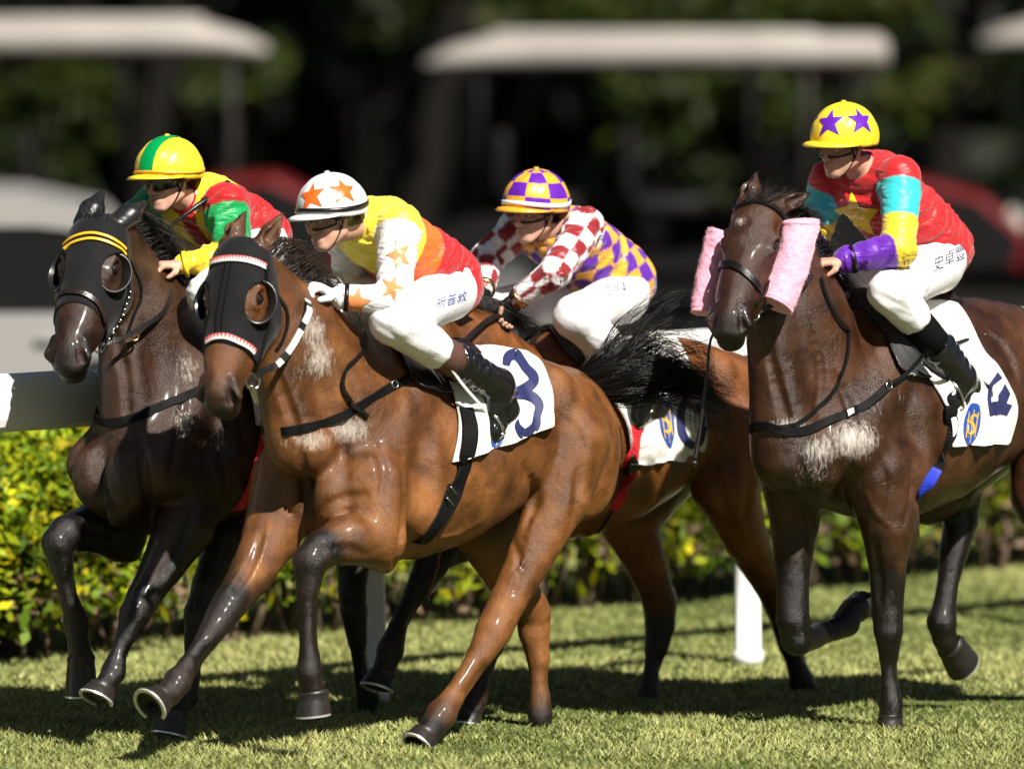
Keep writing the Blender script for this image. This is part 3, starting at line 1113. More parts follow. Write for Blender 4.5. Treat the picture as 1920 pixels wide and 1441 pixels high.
def build_h3():
    R, root = new_horse('h3', 0.0, 'bay racehorse in black blinker hood carrying the number 3 saddle cloth', 0.0, 0.0, 1.0)
    fr = fr_at(R, 449, 458, 0.0, 66, 67, -2, 1.04)
    hp = horse_head(fr, ((-0.93, 0.35, -0.10), (-0.93, 0.20, -0.20)), dark=0.75)
    P = torso(0.0, -0.01, 0.985)
    # neck
    P.append(rc(R.P(480, 530, 0), R.P(565, 640, 0), 0.125, 0.185, 0.05, sq=(1, 1.65, 1)))
    P.append(rc(R.P(565, 640, 0), R.P(650, 760, 0), 0.185, 0.27, 0.06, sq=(1, 1.45, 1)))
    P.append(rc(R.P(500, 640, 0), R.P(560, 830, 0), 0.075, 0.13, 0.05))
    legs = [
        [(700, 900, .17, 62), (705, 1012, .20, 56), (648, 1012, .19, 52), (600, 1030, .18, 37), (582, 1052, .17, 35), (578, 1105, .165, 24), (578, 1180, .16, 21.5), (580, 1232, .16, 24), (579, 1256, .16, 28), (584, 1284, .16, 25), (588, 1300, .16, 27)],
        [(545, 890, -.16, 70), (508, 1005, -.175, 57), (470, 1078, -.165, 44), (432, 1128, -.15, 36), (415, 1155, -.15, 33), (388, 1198, -.14, 25), (352, 1250, -.13, 23), (334, 1276, -.13, 28), (316, 1300, -.13, 24), (303, 1310, -.13, 26)],
        [(1055, 830, .16, 92), (1044, 930, .19, 66), (994, 1045, .17, 47), (950, 1128, .15, 37), (925, 1182, .14, 37), (900, 1228, .13, 29), (850, 1306, .12, 24), (828, 1338, .11, 31), (808, 1366, .11, 26), (799, 1380, .11, 28)],
        [(985, 830, -.15, 88), (905, 985, -.16, 66), (955, 1085, -.14, 47), (1000, 1150, -.13, 36), (1002, 1182, -.13, 33), (1010, 1235, -.12, 25), (1012, 1300, -.12, 20), (1012, 1338, -.12, 24), (1014, 1358, -.12, 22), (1015, 1364, -.12, 23)],
    ]
    bf = [3, 3, 8, 7]
    for L, b in zip(legs, bf): P += leg(R, L, b)
    J = R.P
    P.append(rc(J(700, 990, .21), J(722, 1055, .205), 0.085, 0.042, 0.03))             # point of the elbow
    P.append(rc(J(938, 1120, .14), J(940, 1172, .14), 0.030, 0.030, 0.02, black=(.2, .5)))   # hock
    P.append(rc(J(1010, 1120, -.12), J(1018, 1160, -.12), 0.026, 0.028, 0.02, black=(.2, .5)))
    P += hp
    HORSES['h3'].update(fr=fr, head=hp)
    body, v, q, n = finish_horse(R, root, P, rgb(114, 72, 35), rgb(18, 14, 13), (np.array([0.72, -0.2, 1.15]), np.array([1.3, 0.2, 2.15])),
        [(588, 620, 42, .46, .7), (600, 672, 48, .50, .9), (560, 690, 40, .3, 1), (650, 805, 62, .56, 1.8), (590, 825, 70, .46, 2.2), (530, 825, 50, .32, 2), (690, 690, 60, .24, .7), (570, 900, 80, .2, .6), (830, 1300, 60, .2, 1), (475, 1150, 40, .15, 1)], 'coat',
        lines=[('-', [(648, 690), (660, 750), (648, 810), (640, 850)], .016, .006), ('-', [(566, 850), (570, 900), (574, 960)], .012, .002), ('-', [(598, 962), (640, 935), (690, 928)], .010, .004),
               ('-', [(752, 850), (757, 930), (752, 1000), (738, 1060)], .013, .004), ('-', [(700, 830), (720, 880), (712, 930)], .012, .006), ('-', [(980, 870), (1003, 925), (985, 990)], .016, .004), ('-', [(1085, 880), (1078, 960), (1050, 1050)], .014, .006),
               ('-', [(1030, 770), (1075, 800), (1100, 850)], .012, .006), ('-', [(900, 860), (915, 910), (905, 960)], .010, .006), ('-', [(830, 850), (842, 900), (835, 950)], .010, .007), ('-', [(960, 1010), (975, 1060), (960, 1110)], .010, .004),
               ('-', [(490, 1000), (470, 1060), (440, 1110)], .010, .004), ('-', [(600, 1030), (650, 1028), (690, 1040)], .009, .004),
               ('+', [(905, 975), (860, 1000), (810, 1008)], .005, .001), ('+', [(625, 990), (665, 985), (705, 1000)], .005, .002), ('+', [(1000, 965), (990, 1030), (960, 1090), (935, 1150)], .005, .002), ('+', [(690, 850), (705, 900), (700, 950), (715, 985)], .005, .002),
               ('+', [(820, 890), (850, 930), (890, 940)], .004, .0015), ('+', [(505, 970), (495, 1030), (470, 1090)], .005, .002), ('-', [(520, 700), (545, 770), (560, 820)], .014, .006)])
    HORSES['h3'].update(skin=Skin(R, v, q), body=body)
    hoof(R, root, (588, 1296, .16), (592, 1338, .165), 29, 34, (0.2, 0.0, -1))
    hoof(R, root, (304, 1306, -.13), (284, 1326, -.13), 27, 38, (1, 0, 0.1))
    hoof(R, root, (800, 1376, .11), (786, 1398, .11), 28, 33, (1, 0, 0))
    hoof(R, root, (1014, 1358, -.12), (1016, 1384, -.12), 21, 25, (1, 0, 0))
    eye_parts(fr, root)
    return R, root


def build_h1():
    R, root = new_horse('h1', -0.90, 'dark brown racehorse in dark grey blinker hood with yellow striped browband', 0.15, 0.03, 1.0)
    fr = fr_at(R, 184, 412, 0.0, 70, 54, -3, 1.04)
    hp = horse_head(fr, ((-0.95, 0.36, -0.35), (-0.97, 0.16, -0.12)), dark=0.8)
    P = torso(0.0, 0.03, 0.985)
    P.append(rc(R.P(212, 470, 0), R.P(280, 600, 0), 0.135, 0.185, 0.05, sq=(1, 1.6, 1)))
    P.append(rc(R.P(285, 600, 0), R.P(330, 740, 0), 0.185, 0.27, 0.06, sq=(1, 1.4, 1)))
    P.append(rc(R.P(225, 600, 0), R.P(250, 830, 0), 0.08, 0.14, 0.05))
    legs = [
        [(385, 880, .17, 66), (345, 985, .18, 60), (305, 1060, .17, 45), (266, 1122, .16, 34), (252, 1150, .16, 32), (236, 1195, .15, 22), (220, 1238, .15, 20), (213, 1258, .15, 25), (200, 1280, .15, 22), (193, 1290, .15, 25)],
        [(240, 880, -.17, 70), (225, 1000, -.18, 55), (170, 990, -.17, 50), (125, 1000, -.16, 38), (108, 1018, -.16, 34), (118, 1070, -.155, 24), (132, 1130, -.15, 20), (143, 1165, -.15, 27), (148, 1205, -.15, 23), (152, 1236, -.15, 26)],
        [(700, 830, .15, 90), (540, 930, .18, 66), (430, 1010, .15, 48), (392, 1100, .13, 37), (376, 1150, .12, 35), (368, 1205, .12, 27), (356, 1265, .11, 23), (348, 1300, .11, 28), (334, 1326, .11, 25), (328, 1336, .11, 27)],
        [(670, 830, -.15, 90), (650, 940, -.17, 66), (664, 1050, -.15, 38), (662, 1110, -.13, 30), (664, 1145, -.13, 30), (671, 1200, -.12, 22), (680, 1270, -.12, 18), (690, 1305, -.12, 25), (690, 1326, -.12, 22), (690, 1334, -.12, 23)],
    ]
    for L, b in zip(legs, [2, 2, 2, 2]): P += leg(R, L, b)
    J = R.P
    P.append(rc(J(215, 985, -.18), J(246, 1034, -.175), 0.075, 0.040, 0.03, black=(.3, .4)))
    P += hp
    HORSES['h1'].update(fr=fr, head=hp)
    body, v, q, n = finish_horse(R, root, P, rgb(62, 40, 26), rgb(11, 9, 8), (np.array([0.42, -0.2, 1.2]), np.array([1.1, 0.2, 2.25])),
        [(345, 790, 60, .34, 1.4), (350, 690, 45, .36, .8), (420, 830, 60, .3, 1), (180, 790, 40, .3, .6), (370, 880, 50, .25, .5)], 'coat_dark',
        lines=[('-', [(265, 830), (272, 900), (285, 970)], .014, .002), ('-', [(345, 740), (335, 820), (318, 890)], .016, .006), ('-', [(190, 950), (240, 985), (300, 985)], .012, .004), ('-', [(410, 840), (425, 900), (410, 960)], .014, .005),
               ('-', [(215, 620), (235, 700), (240, 780)], .014, .006), ('+', [(330, 940), (315, 1010), (285, 1080)], .006, .002), ('-', [(365, 950), (340, 1020), (300, 1080)], .010, .004), ('-', [(150, 985), (190, 1000), (225, 1010)], .009, .003)])
    HORSES['h1'].update(skin=Skin(R, v, q), body=body)
    hoof(R, root, (194, 1286, .15), (184, 1310, .15), 27, 36, (1, 0, 0.1))
    hoof(R, root, (152, 1232, -.15), (156, 1300, -.15), 27, 32, (0.3, 0, -1))
    hoof(R, root, (328, 1332, .11), (320, 1376, .11), 29, 36, (1, 0, 0))
    hoof(R, root, (690, 1330, -.12), (690, 1352, -.12), 23, 27, (1, 0, 0))
    eye_parts(fr, root)
    return R, root


def build_h4():
    R, root = new_horse('h4', 0.80, 'dark bay racehorse with fluffy pink cheek pieces on its bridle', -1.92, 0.02, 1.08)
    fr = fr_at(R, 1426, 377, 0.0, 69, 48, -7, 1.0)
    hp = horse_head(fr, ((-0.80, 0.52, -0.30), (-0.98, 0.06, 0.10)), dark=0.9)
    P = torso(0.0, 0.02, 1.06)
    P.append(rc(R.P(1462, 470, 0), R.P(1505, 600, 0), 0.15, 0.20, 0.05, sq=(1, 1.55, 1)))
    P.append(rc(R.P(1505, 600, 0), R.P(1560, 760, 0), 0.20, 0.28, 0.06, sq=(1, 1.4, 1)))
    P.append(rc(R.P(1440, 600, 0), R.P(1480, 850, 0), 0.085, 0.15, 0.05))
    legs = [
        [(1640, 880, .17, 72), (1664, 985, .19, 53), (1664, 1080, .17, 37), (1664, 1150, .16, 32), (1665, 1182, .16, 31), (1667, 1230, .15, 22), (1669, 1290, .15, 20), (1670, 1318, .15, 25), (1670, 1334, .15, 23), (1670, 1342, .15, 24)],
        [(1490, 880, -.17, 72), (1490, 985, -.18, 48), (1487, 1080, -.17, 36), (1486, 1160, -.16, 34), (1494, 1198, -.16, 34), (1530, 1192, -.16, 26), (1565, 1180, -.16, 24), (1585, 1166, -.16, 29), (1594, 1148, -.16, 25), (1602, 1140, -.16, 27)],
        [(1985, 800, .17, 96), (1962, 930, .20, 74), (2010, 1050, .17, 50), (2060, 1130, .15, 36), (2066, 1165, .15, 34), (2064, 1220, .14, 26), (2060, 1290, .14, 22), (2056, 1325, .14, 27), (2066, 1350, .14, 25), (2070, 1360, .14, 26)],
        [(1860, 800, -.16, 90), (1745, 920, -.17, 66), (1782, 920, -.15, 56), (1806, 935, -.14, 38), (1800, 975, -.14, 38), (1788, 1030, -.13, 30), (1774, 1110, -.13, 23), (1766, 1165, -.13, 31), (1772, 1198, -.13, 25), (1782, 1212, -.13, 28)],
    ]
    for L, b in zip(legs, [2, 2, 3, 2]): P += leg(R, L, b)
    J = R.P
    P.append(rc(J(1690, 960, .2), J(1700, 1000, .2), 0.07, 0.05, 0.03, black=(.2, .3)))
    P.append(rc(J(1815, 915, -.13), J(1822, 948, -.13), 0.035, 0.030, 0.02, black=(.6, .8)))
    P += hp
    HORSES['h4'].update(fr=fr, head=hp)
    body, v, q, n = finish_horse(R, root, P, rgb(74, 45, 26), rgb(13, 10, 9), (np.array([0.52, -0.25, 1.25]), np.array([1.35, 0.25, 2.3])),
        [(1600, 825, 70, .56, 1.4), (1540, 840, 70, .46, 1.6), (1480, 800, 60, .46, 2.4), (1530, 890, 80, .34, 1), (1640, 760, 40, .28, .5), (1690, 740, 30, .28, .4), (1388, 415, 20, .42, 1), (1570, 640, 40, .2, .4)], 'coat_dark',
        dark_fn=lambda v: 0.5 * np.clip((v[:, 0] - 0.25) * 2.2, 0, 1) * np.clip((1.35 - v[:, 2]) * 4, 0, 1),
        lines=[('-', [(1500, 860), (1515, 940), (1530, 1010)], .014, .003), ('-', [(1565, 700), (1600, 790), (1590, 880)], .018, .006), ('-', [(1440, 650), (1462, 740), (1480, 800)], .016, .006), ('-', [(1710, 860), (1712, 920), (1695, 975)], .014, .004),
               ('-', [(1640, 850), (1660, 900), (1650, 950)], .012, .006), ('-', [(1640, 1010), (1648, 1070), (1650, 1130)], .009, .004), ('+', [(1620, 900), (1640, 960), (1680, 1000), (1690, 1080)], .006, .002), ('+', [(1520, 860), (1545, 930), (1560, 1000)], .005, .002),
               ('-', [(1850, 620), (1890, 660), (1910, 720)], .012, .006), ('-', [(1530, 960), (1580, 985), (1620, 980)], .012, .004), ('-', [(1520, 620), (1540, 700), (1530, 770)], .012, .008)])
    HORSES['h4'].update(skin=Skin(R, v, q), body=body)
    hoof(R, root, (1670, 1338, .15), (1671, 1364, .15), 24, 28, (1, 0, 0))
    hoof(R, root, (1602, 1142, -.16), (1622, 1122, -.16), 28, 30, (0, 0, -1))
    hoof(R, root, (2070, 1356, .14), (2076, 1382, .14), 27, 32, (1, 0, 0))
    hoof(R, root, (1782, 1208, -.13), (1808, 1242, -.13), 30, 36, (0.5, 0, -1))
    eye_parts(fr, root)
    return R, root


def build_h10():
    R, root = new_horse('h10', -0.50, 'light bay racehorse with red girth running behind the number 3 horse', -1.60, -0.04, 1.0)
    fr = fr_at(R, 800, 575, 0.0, 52, 45, 0, 1.02)
    hp = horse_head(fr, ((-0.75, 0.40, -0.45), (-0.75, 0.40, -0.45)), dark=0.6)
    P = torso(0.0, -0.035, 0.985)
    P.append(rc(R.P(822, 625, 0), R.P(885, 665, 0), 0.13, 0.165, 0.05, sq=(1, 1.6, 1)))
    P.append(rc(R.P(885, 665, 0), R.P(965, 760, 0), 0.165, 0.25, 0.06, sq=(1, 1.4, 1)))
    legs = [
        [(985, 860, .17, 66), (1010, 985, .18, 56), (975, 1070, .17, 42), (942, 1130, .15, 34), (934, 1160, .15, 32), (922, 1215, .13, 24), (902, 1280, .12, 20), (891, 1308, .12, 25), (886, 1328, .12, 22), (883, 1334, .12, 23)],
        [(900, 860, -.16, 66), (905, 985, -.17, 52), (862, 1016, -.17, 44), (826, 1036, -.16, 36), (808, 1058, -.16, 34), (778, 1112, -.15, 24), (745, 1178, -.15, 21), (731, 1218, -.15, 28), (722, 1250, -.15, 24), (718, 1262, -.15, 26)],
        [(1365, 800, .16, 90), (1360, 910, .19, 72), (1396, 1005, .17, 50), (1442, 1090, .15, 36), (1476, 1160, .14, 36), (1484, 1205, .13, 29), (1496, 1255, .12, 23), (1502, 1276, .12, 28), (1510, 1292, .12, 24), (1514, 1298, .12, 25)],
        [(1270, 830, -.15, 88), (1178, 975, -.16, 60), (1212, 1060, -.14, 44), (1238, 1130, -.13, 36), (1238, 1170, -.13, 33), (1230, 1215, -.12, 26), (1220, 1272, -.12, 20), (1216, 1298, -.12, 23), (1214, 1312, -.12, 21), (1213, 1316, -.12, 22)],
    ]
    for L, b in zip(legs, [3, 3, 4, 4]): P += leg(R, L, b)
    J = R.P
    P.append(rc(J(1254, 1110, -.12), J(1256, 1150, -.12), 0.028, 0.026, 0.02, black=(.1, .3)))
    P += hp
    HORSES['h10'].update(fr=fr, head=hp)
    body, v, q, n = finish_horse(R, root, P, rgb(124, 76, 36), rgb(22, 15, 13), (np.array([0.6, -0.2, 1.2]), np.array([0.7, 0.2, 1.3])),
        [(1330, 900, 50, .2, 1), (1300, 850, 40, .2, 1)], 'coat', h=0.0132,
        lines=[('-', [(1300, 820), (1310, 870), (1290, 905)], .016, .004), ('-', [(1400, 840), (1405, 920), (1390, 980)], .014, .006), ('-', [(1335, 870), (1352, 930), (1370, 990)], .012, .005), ('-', [(1225, 860), (1235, 900), (1225, 935)], .010, .007), ('+', [(1380, 930), (1400, 1010), (1430, 1070)], .005, .002)])
    HORSES['h10'].update(skin=Skin(R, v, q), body=body)
    hoof(R, root, (883, 1330, .12), (880, 1354, .12), 23, 27, (1, 0, 0))
    hoof(R, root, (718, 1260, -.15), (710, 1290, -.15), 27, 35, (0.6, 0, -0.5))
    hoof(R, root, (1514, 1294, .12), (1520, 1312, .12), 24, 28, (0.8, 0, -0.5))
    hoof(R, root, (1213, 1314, -.12), (1212, 1334, -.12), 21, 25, (1, 0, 0))
    eye_parts(fr, root)
    return R, root


for _b in (build_h3, build_h1, build_h4, build_h10): _b()

# ------------------------------------------------------------------ flat print and trim laid on surfaces
from mathutils.geometry import tessellate_polygon


def decal(name, polys, skin, mats, parent, off=0.0025, maxlen=7.0, back=0.0):
    """polys: list of pixel polygons or (verts, faces); printed on to the surface as a thin skin"""
    bm = bmesh.new()
    for P in polys:
        if isinstance(P, tuple):
            vs_, fs_ = P
            vv = [bm.verts.new((x, y, 0)) for x, y in vs_]
            for f in fs_:
                try: bm.faces.new([vv[i] for i in f])
                except ValueError: pass
        else:
            vv = [bm.verts.new((x, y, 0)) for x, y in P]
            for t in tessellate_polygon([[Vector((x, y, 0)) for x, y in P]]):
                try: bm.faces.new([vv[i] for i in t])
                except ValueError: pass
    bmesh.ops.remove_doubles(bm, verts=bm.verts[:], dist=0.4)
    bmesh.ops.triangulate(bm, faces=bm.faces[:])
    for _ in range(5):
        es = [e for e in bm.edges if e.calc_length() > maxlen]
        if not es: break
        bmesh.ops.subdivide_edges(bm, edges=es, cuts=1)
        bmesh.ops.triangulate(bm, faces=bm.faces[:])
    bm.verts.index_update()
    V = []; ok = []
    for v in bm.verts:
        h = skin.hit(v.co.x, v.co.y, off)
        ok.append(h is not None); V.append(h[0] if h is not None else (0, 0, 0))
    F = []
    for f in bm.faces:
        ids = [v.index for v in f.verts]
        if all(ok[i] for i in ids):
            p = [np.asarray(V[i]) for i in ids]
            if max(np.linalg.norm(p[0] - p[1]), np.linalg.norm(p[1] - p[2])) < 0.09: F.append(tuple(ids))
    bm.free()
    if not F: return None
    par = {}
    def find(a):
        while par.setdefault(a, a) != a: a = par[a]
        return a
    for f in F:
        for i in f[1:]: par[find(i)] = find(f[0])
    from collections import Counter
    cn = Counter(find(f[0]) for f in F); big = max(cn.values())
    F = [f for f in F if cn[find(f[0])] > 0.22 * big or cn[find(f[0])] > 60]
    used = sorted({i for f in F for i in f}); mp = {i: k for k, i in enumerate(used)}
    V = [V[i] for i in used]; F = [tuple(mp[i] for i in f) for f in F]
    return mesh_obj(name, V, F, mats, parent, True)


def stroke(pts, w, n=8, smooth=True):
    """outline polygon strips of a brush stroke in pixels"""
    c = catmull(np.asarray(pts, float), n) if smooth else np.asarray(pts, float)
    T = np.gradient(c, axis=0); T /= np.linalg.norm(T, axis=1)[:, None] + 1e-9
    Nn = np.stack([-T[:, 1], T[:, 0]], 1)
    w = np.full(len(c), w) if np.isscalar(w) else np.interp(np.linspace(0, 1, len(c)), np.linspace(0, 1, len(w)), w)
    a = c + Nn * w[:, None] / 2; b = c - Nn * w[:, None] / 2
    V = np.concatenate([a, b]); k = len(c)
    F = [(i, i + 1, k + i + 1, k + i) for i in range(k - 1)]
    return ([tuple(x) for x in V], F)


def text_mesh(body, bold=0.0):
    c = bpy.data.curves.new('lettering', 'FONT'); c.body = body; c.size = 1.0; c.offset = bold
    o = bpy.data.objects.new('lettering', c); COL.objects.link(o)
    bpy.context.view_layer.update()
    me = bpy.data.meshes.new_from_object(o.evaluated_get(bpy.context.evaluated_depsgraph_get()))
    V = np.array([v.co[:2] for v in me.vertices]); F = [tuple(p.vertices) for p in me.polygons]
    bpy.data.objects.remove(o); bpy.data.curves.remove(c); bpy.data.meshes.remove(me)
    return V, F


def text_px(body, org, ux, uy, bold=0.0):
    """text placed by affine map: org + x*ux + y*uy in pixels (font units)"""
    V, F = text_mesh(body, bold)
    W = np.asarray(org)[None] + V[:, :1] * np.asarray(ux)[None] + V[:, 1:2] * np.asarray(uy)[None]
    return ([tuple(p) for p in W], F)


def star_poly(cx, cy, r, rot=0.0, sx=1.0, sh=0.0, inner=0.42):
    P = []
    for i in range(10):
        a = math.radians(rot) + math.pi * i / 5 - math.pi / 2
        rr = r if i % 2 == 0 else r * inner
        x, y = rr * math.cos(a) * sx, rr * math.sin(a)
        P.append((cx + x + sh * y, cy + y))
    return P


# ------------------------------------------------------------------ sheets: cloths, flaps
def sheet(name, G, thick, mats, parent, want=None):
    G = np.asarray(G, float); n, m = G.shape[:2]
    du = np.gradient(G, axis=0); dv = np.gradient(G, axis=1)
    nn = np.cross(du, dv); nn /= np.linalg.norm(nn, axis=2)[:, :, None] + 1e-12
    if want is not None:
        if np.sum(nn * (G - want)) < 0: nn = -nn
    A = G.reshape(-1, 3); B = (G + nn * thick).reshape(-1, 3)
    V = np.concatenate([B, A]); k = n * m; F = []
    i, j = np.meshgrid(np.arange(n - 1), np.arange(m - 1), indexing='ij')
    a = (i * m + j).ravel(); b = a + 1; c = a + m + 1; d = a + m
    top = np.stack([a, b, c, d], 1)
    F = [top, top[:, ::-1] + k]
    bd = []
    def edge(idx):
        for p, q in zip(idx[:-1], idx[1:]): bd.append((p, q, q + k, p + k))
    edge([j for j in range(m)]); edge([(n - 1) * m + j for j in range(m)][::-1])
    edge([i * m for i in range(n)][::-1]); edge([i * m + m - 1 for i in range(n)])
    Q = np.concatenate(F + [np.array(bd)])
    o = mesh_obj(name, V, Q, mats, parent, True)
    return o, V, Q


def resample(P, n):
    P = np.asarray(P, float)
    d = np.r_[0, np.cumsum(np.linalg.norm(np.diff(P, axis=0), axis=1))]
    t = np.linspace(0, d[-1], n)
    return np.stack([np.interp(t, d, P[:, k]) for k in range(P.shape[1])], 1)


def side_curve(R, skin, spine_px, pxs, n):
    """3D curve from the spine (lat 0) down the left flank"""
    P = [R.P(spine_px[0], spine_px[1], 0.0)]
    s, _ = skin.near(P[0]); P[0] = np.array([s[0], 0.0, s[2]])
    for x, y in pxs:
        h = skin.hit(x, y)
        if h is not None: P.append(h[0])
    return resample(catmull(np.array(P), 6), n)


def cloth_grid(R, skin, front, rear, off, wave=0.017, nt=34, ns=40, both=True, seed=1, zc=1.1, ease=True):
    """conformed grid between two flank curves (spine point first), mirrored to the right flank"""
    fc = side_curve(R, skin, front[0], front[1:], nt); rcv = side_curve(R, skin, rear[0], rear[1:], nt)
    G = np.zeros((ns, nt, 3))
    for i in range(ns):
        s = i / (ns - 1)
        row = fc * (1 - s) + rcv * s
        for j in range(nt):
            p = row[j].copy()
            d = np.array([0, p[1], p[2] - zc]); ln = np.linalg.norm(d)
            h = skin.out((p[0], 0, zc), d, off)
            if h is not None: p = h[0]
            G[i, j] = p
    t = np.linspace(0, 1, nt)[None, :]
    s = np.linspace(0, 1, ns)[:, None]
    amp = wave * np.clip(t * 1.4 - 0.3, 0, 1)
    wv = amp * (0.6 * np.sin(s * 17 + t * 3 + seed) + 0.4 * np.sin(s * 31 - t * 5 + seed * 2)) + amp * 0.6
    if wave > 0.008: wv = wv + 0.010 * np.clip(t * 1.3 - 0.1, 0, 1) * vnoise(G.reshape(-1, 3) * np.array([1.6, 1, 0.7]), 9, seed).reshape(G.shape[:2])
    ctr = np.zeros_like(G); ctr[..., 0] = G[..., 0]; ctr[..., 2] = zc
    d = G - ctr; d /= np.linalg.norm(d, axis=2)[:, :, None]
    G = G + d * wv[:, :, None]
    if not both: return G
    Mi = G[:, 1:].copy()[:, ::-1]; Mi[..., 1] *= -1
    return np.concatenate([Mi, G], axis=1)


def shift_obj(o, base):
    """move mesh data so that the object's parent at `base` (horse-local) sees it in place"""
    me = o.data
    c = np.empty(len(me.vertices) * 3, np.float32); me.vertices.foreach_get('co', c)
    c = c.reshape(-1, 3) - np.asarray(base, np.float32)
    me.vertices.foreach_set('co', c.ravel()); me.update()


def rehome(root_horse, R, objs_parent, base):
    """give a separate top-level Empty its own origin at `base` (horse-local)"""
    w = R.to_world(base)
    objs_parent.location = w
    for o in objs_parent.children:
        shift_obj(o, base)
        for c in o.children: shift_obj(c, base)


# ------------------------------------------------------------------ saddlery
def emblem(skin, c, w, h, rot, parent):
    """blue pointed shield with crossed gold marks"""
    a = math.radians(rot); ca, sa = math.cos(a), math.sin(a)
    def T(x, y): return (c[0] + x * w * ca - y * h * sa, c[1] + x * w * sa + y * h * ca)
    out = [T(*p) for p in [(-.30, -.5), (0, -.56), (.30, -.5), (.46, -.25), (.5, 0), (.42, .25), (.22, .45), (0, .58), (-.22, .45), (-.42, .25), (-.5, 0), (-.46, -.25)]]
    out = [tuple(p) for p in catmull(np.array(out), 4, closed=True)]
    decal('shield', [out], skin, M['shield'], parent, 0.0028, 6)
    g = []
    sw = 0.11 * w
    def S(pts, k=1.0): g.append(stroke([T(*p) for p in pts], sw * k, 5))
    S([(.30, -.22), (.05, -.26), (-.12, -.14), (.08, -.02), (.2, .1), (.02, .22), (-.26, .16)], 1.5)
    S([(-.34, -.12), (-.05, -.02), (.30, .08)], 1.0)
    S([(0, -.40), (0, .46)], 0.55)
    S([(-.30, -.30), (-.28, .34)], 0.6)
    S([(.28, -.34), (.28, .30)], 0.6)
    S([(-.40, .0), (-.2, .02)], 1.2); S([(.2, -.12), (.42, -.10)], 1.2)
    ge = decal('gold_emblem', g, skin, M['gold'], parent, 0.0042, 6)
    if ge: ge['kind'] = 'stuff'


def saddle_cloth(key, label, front, rear, number_polys, emb, off=0.010, seed=1):
    H = HORSES[key]; R = H['R']
    root = empty('saddle_cloth', R.o, RZ)
    tag(root, label, 'saddle cloth', 'saddle cloths on the horses')
    G = cloth_grid(R, H['skin'], front, rear, off, seed=seed)
    o, V, Q = sheet('cloth', G, 0.004, M['cloth'], root, want=np.array([G[:, :, 0].mean(), 0, 1.1]))
    sk = Skin(R, V, Q)
    H['cloth'] = sk
    H['cloth_grid'] = G
    if number_polys: decal('number', number_polys, sk, M['navy'], root, 0.0028, 7)
    if emb: emblem(sk, *emb, root)
    base = np.array([G[:, :, 0].mean(), 0, G[:, :, 2].max()])
    rehome(H['root'], R, root, base)
    return root


class Multi:
    """several surfaces, nearest hit wins"""
    def __init__(s, *sk): s.sk = [k for k in sk if k is not None]

    def hit(s, px, py, off=0.0):
        best = None
        for k in s.sk:
            h = k.hit(px, py, off)
            if h is not None:
                d = np.linalg.norm(h[0] - np.array(k.o))
                if best is None or d < best[0]: best = (d, h)
        return best[1] if best else None


def flank_strap(name, skin, pxs, width, mats, parent, off=0.004, mirror=True, thick=0.005, midx_fn=None, n=10, close_y=0.0):
    """strap following pixels on the left side and mirrored on the right side of the horse"""
    P, Nn = px_line(skin, pxs, n, off)
    if mirror:
        Pm = P[::-1].copy(); Pm[:, 1] *= -1; Nm = Nn[::-1].copy(); Nm[:, 1] *= -1
        P = np.concatenate([P, Pm]); Nn = np.concatenate([Nn, Nm])
        P = resample(P, len(P)); Nn = resample(Nn, len(Nn))
        Nn /= np.linalg.norm(Nn, axis=1)[:, None]
    P[1:-1] = (P[:-2] + 2 * P[1:-1] + P[2:]) / 4
    mi = None
    if midx_fn: mi = [midx_fn(i / len(P), P[i]) for i in range(len(P))]
    return strap(name, P, Nn, width, mats, parent, thick, mi)


def ring(name, c, r, tr, ax, material, parent, seg=20, sy=1.0):
    m = MB()
    ax = np.asarray(ax, float); ax /= np.linalg.norm(ax)
    s = np.cross(ax, [0.1, 0.2, 0.97]); s /= np.linalg.norm(s); u = np.cross(ax, s)
    pts = [np.asarray(c) + r * (math.cos(a) * s + sy * math.sin(a) * u) for a in np.linspace(0, 2 * math.pi, seg, endpoint=False)]
    m.tube(pts, tr, 6, closed=True)
    return m.build(name, material, parent)


def tube_px(name, R, pts, rad, material, parent, flat=None, n=8, seg=8):
    """round or flat tube through (px,py,lat) points"""
    P = catmull(np.array([R.P(*p) for p in pts]), n)
    m = MB()
    r = rad if np.isscalar(rad) else np.interp(np.linspace(0, 1, len(P)), np.linspace(0, 1, len(rad)), rad)
    m.tube(P, r, seg, flat=flat)
    return m.build(name, material, parent)


def inflate_prims(prims, a):
    out = []
    for p in prims:
        q = Prim.__new__(Prim); q.__dict__.update(p.__dict__); q.infl = a; out.append(q)
    return out


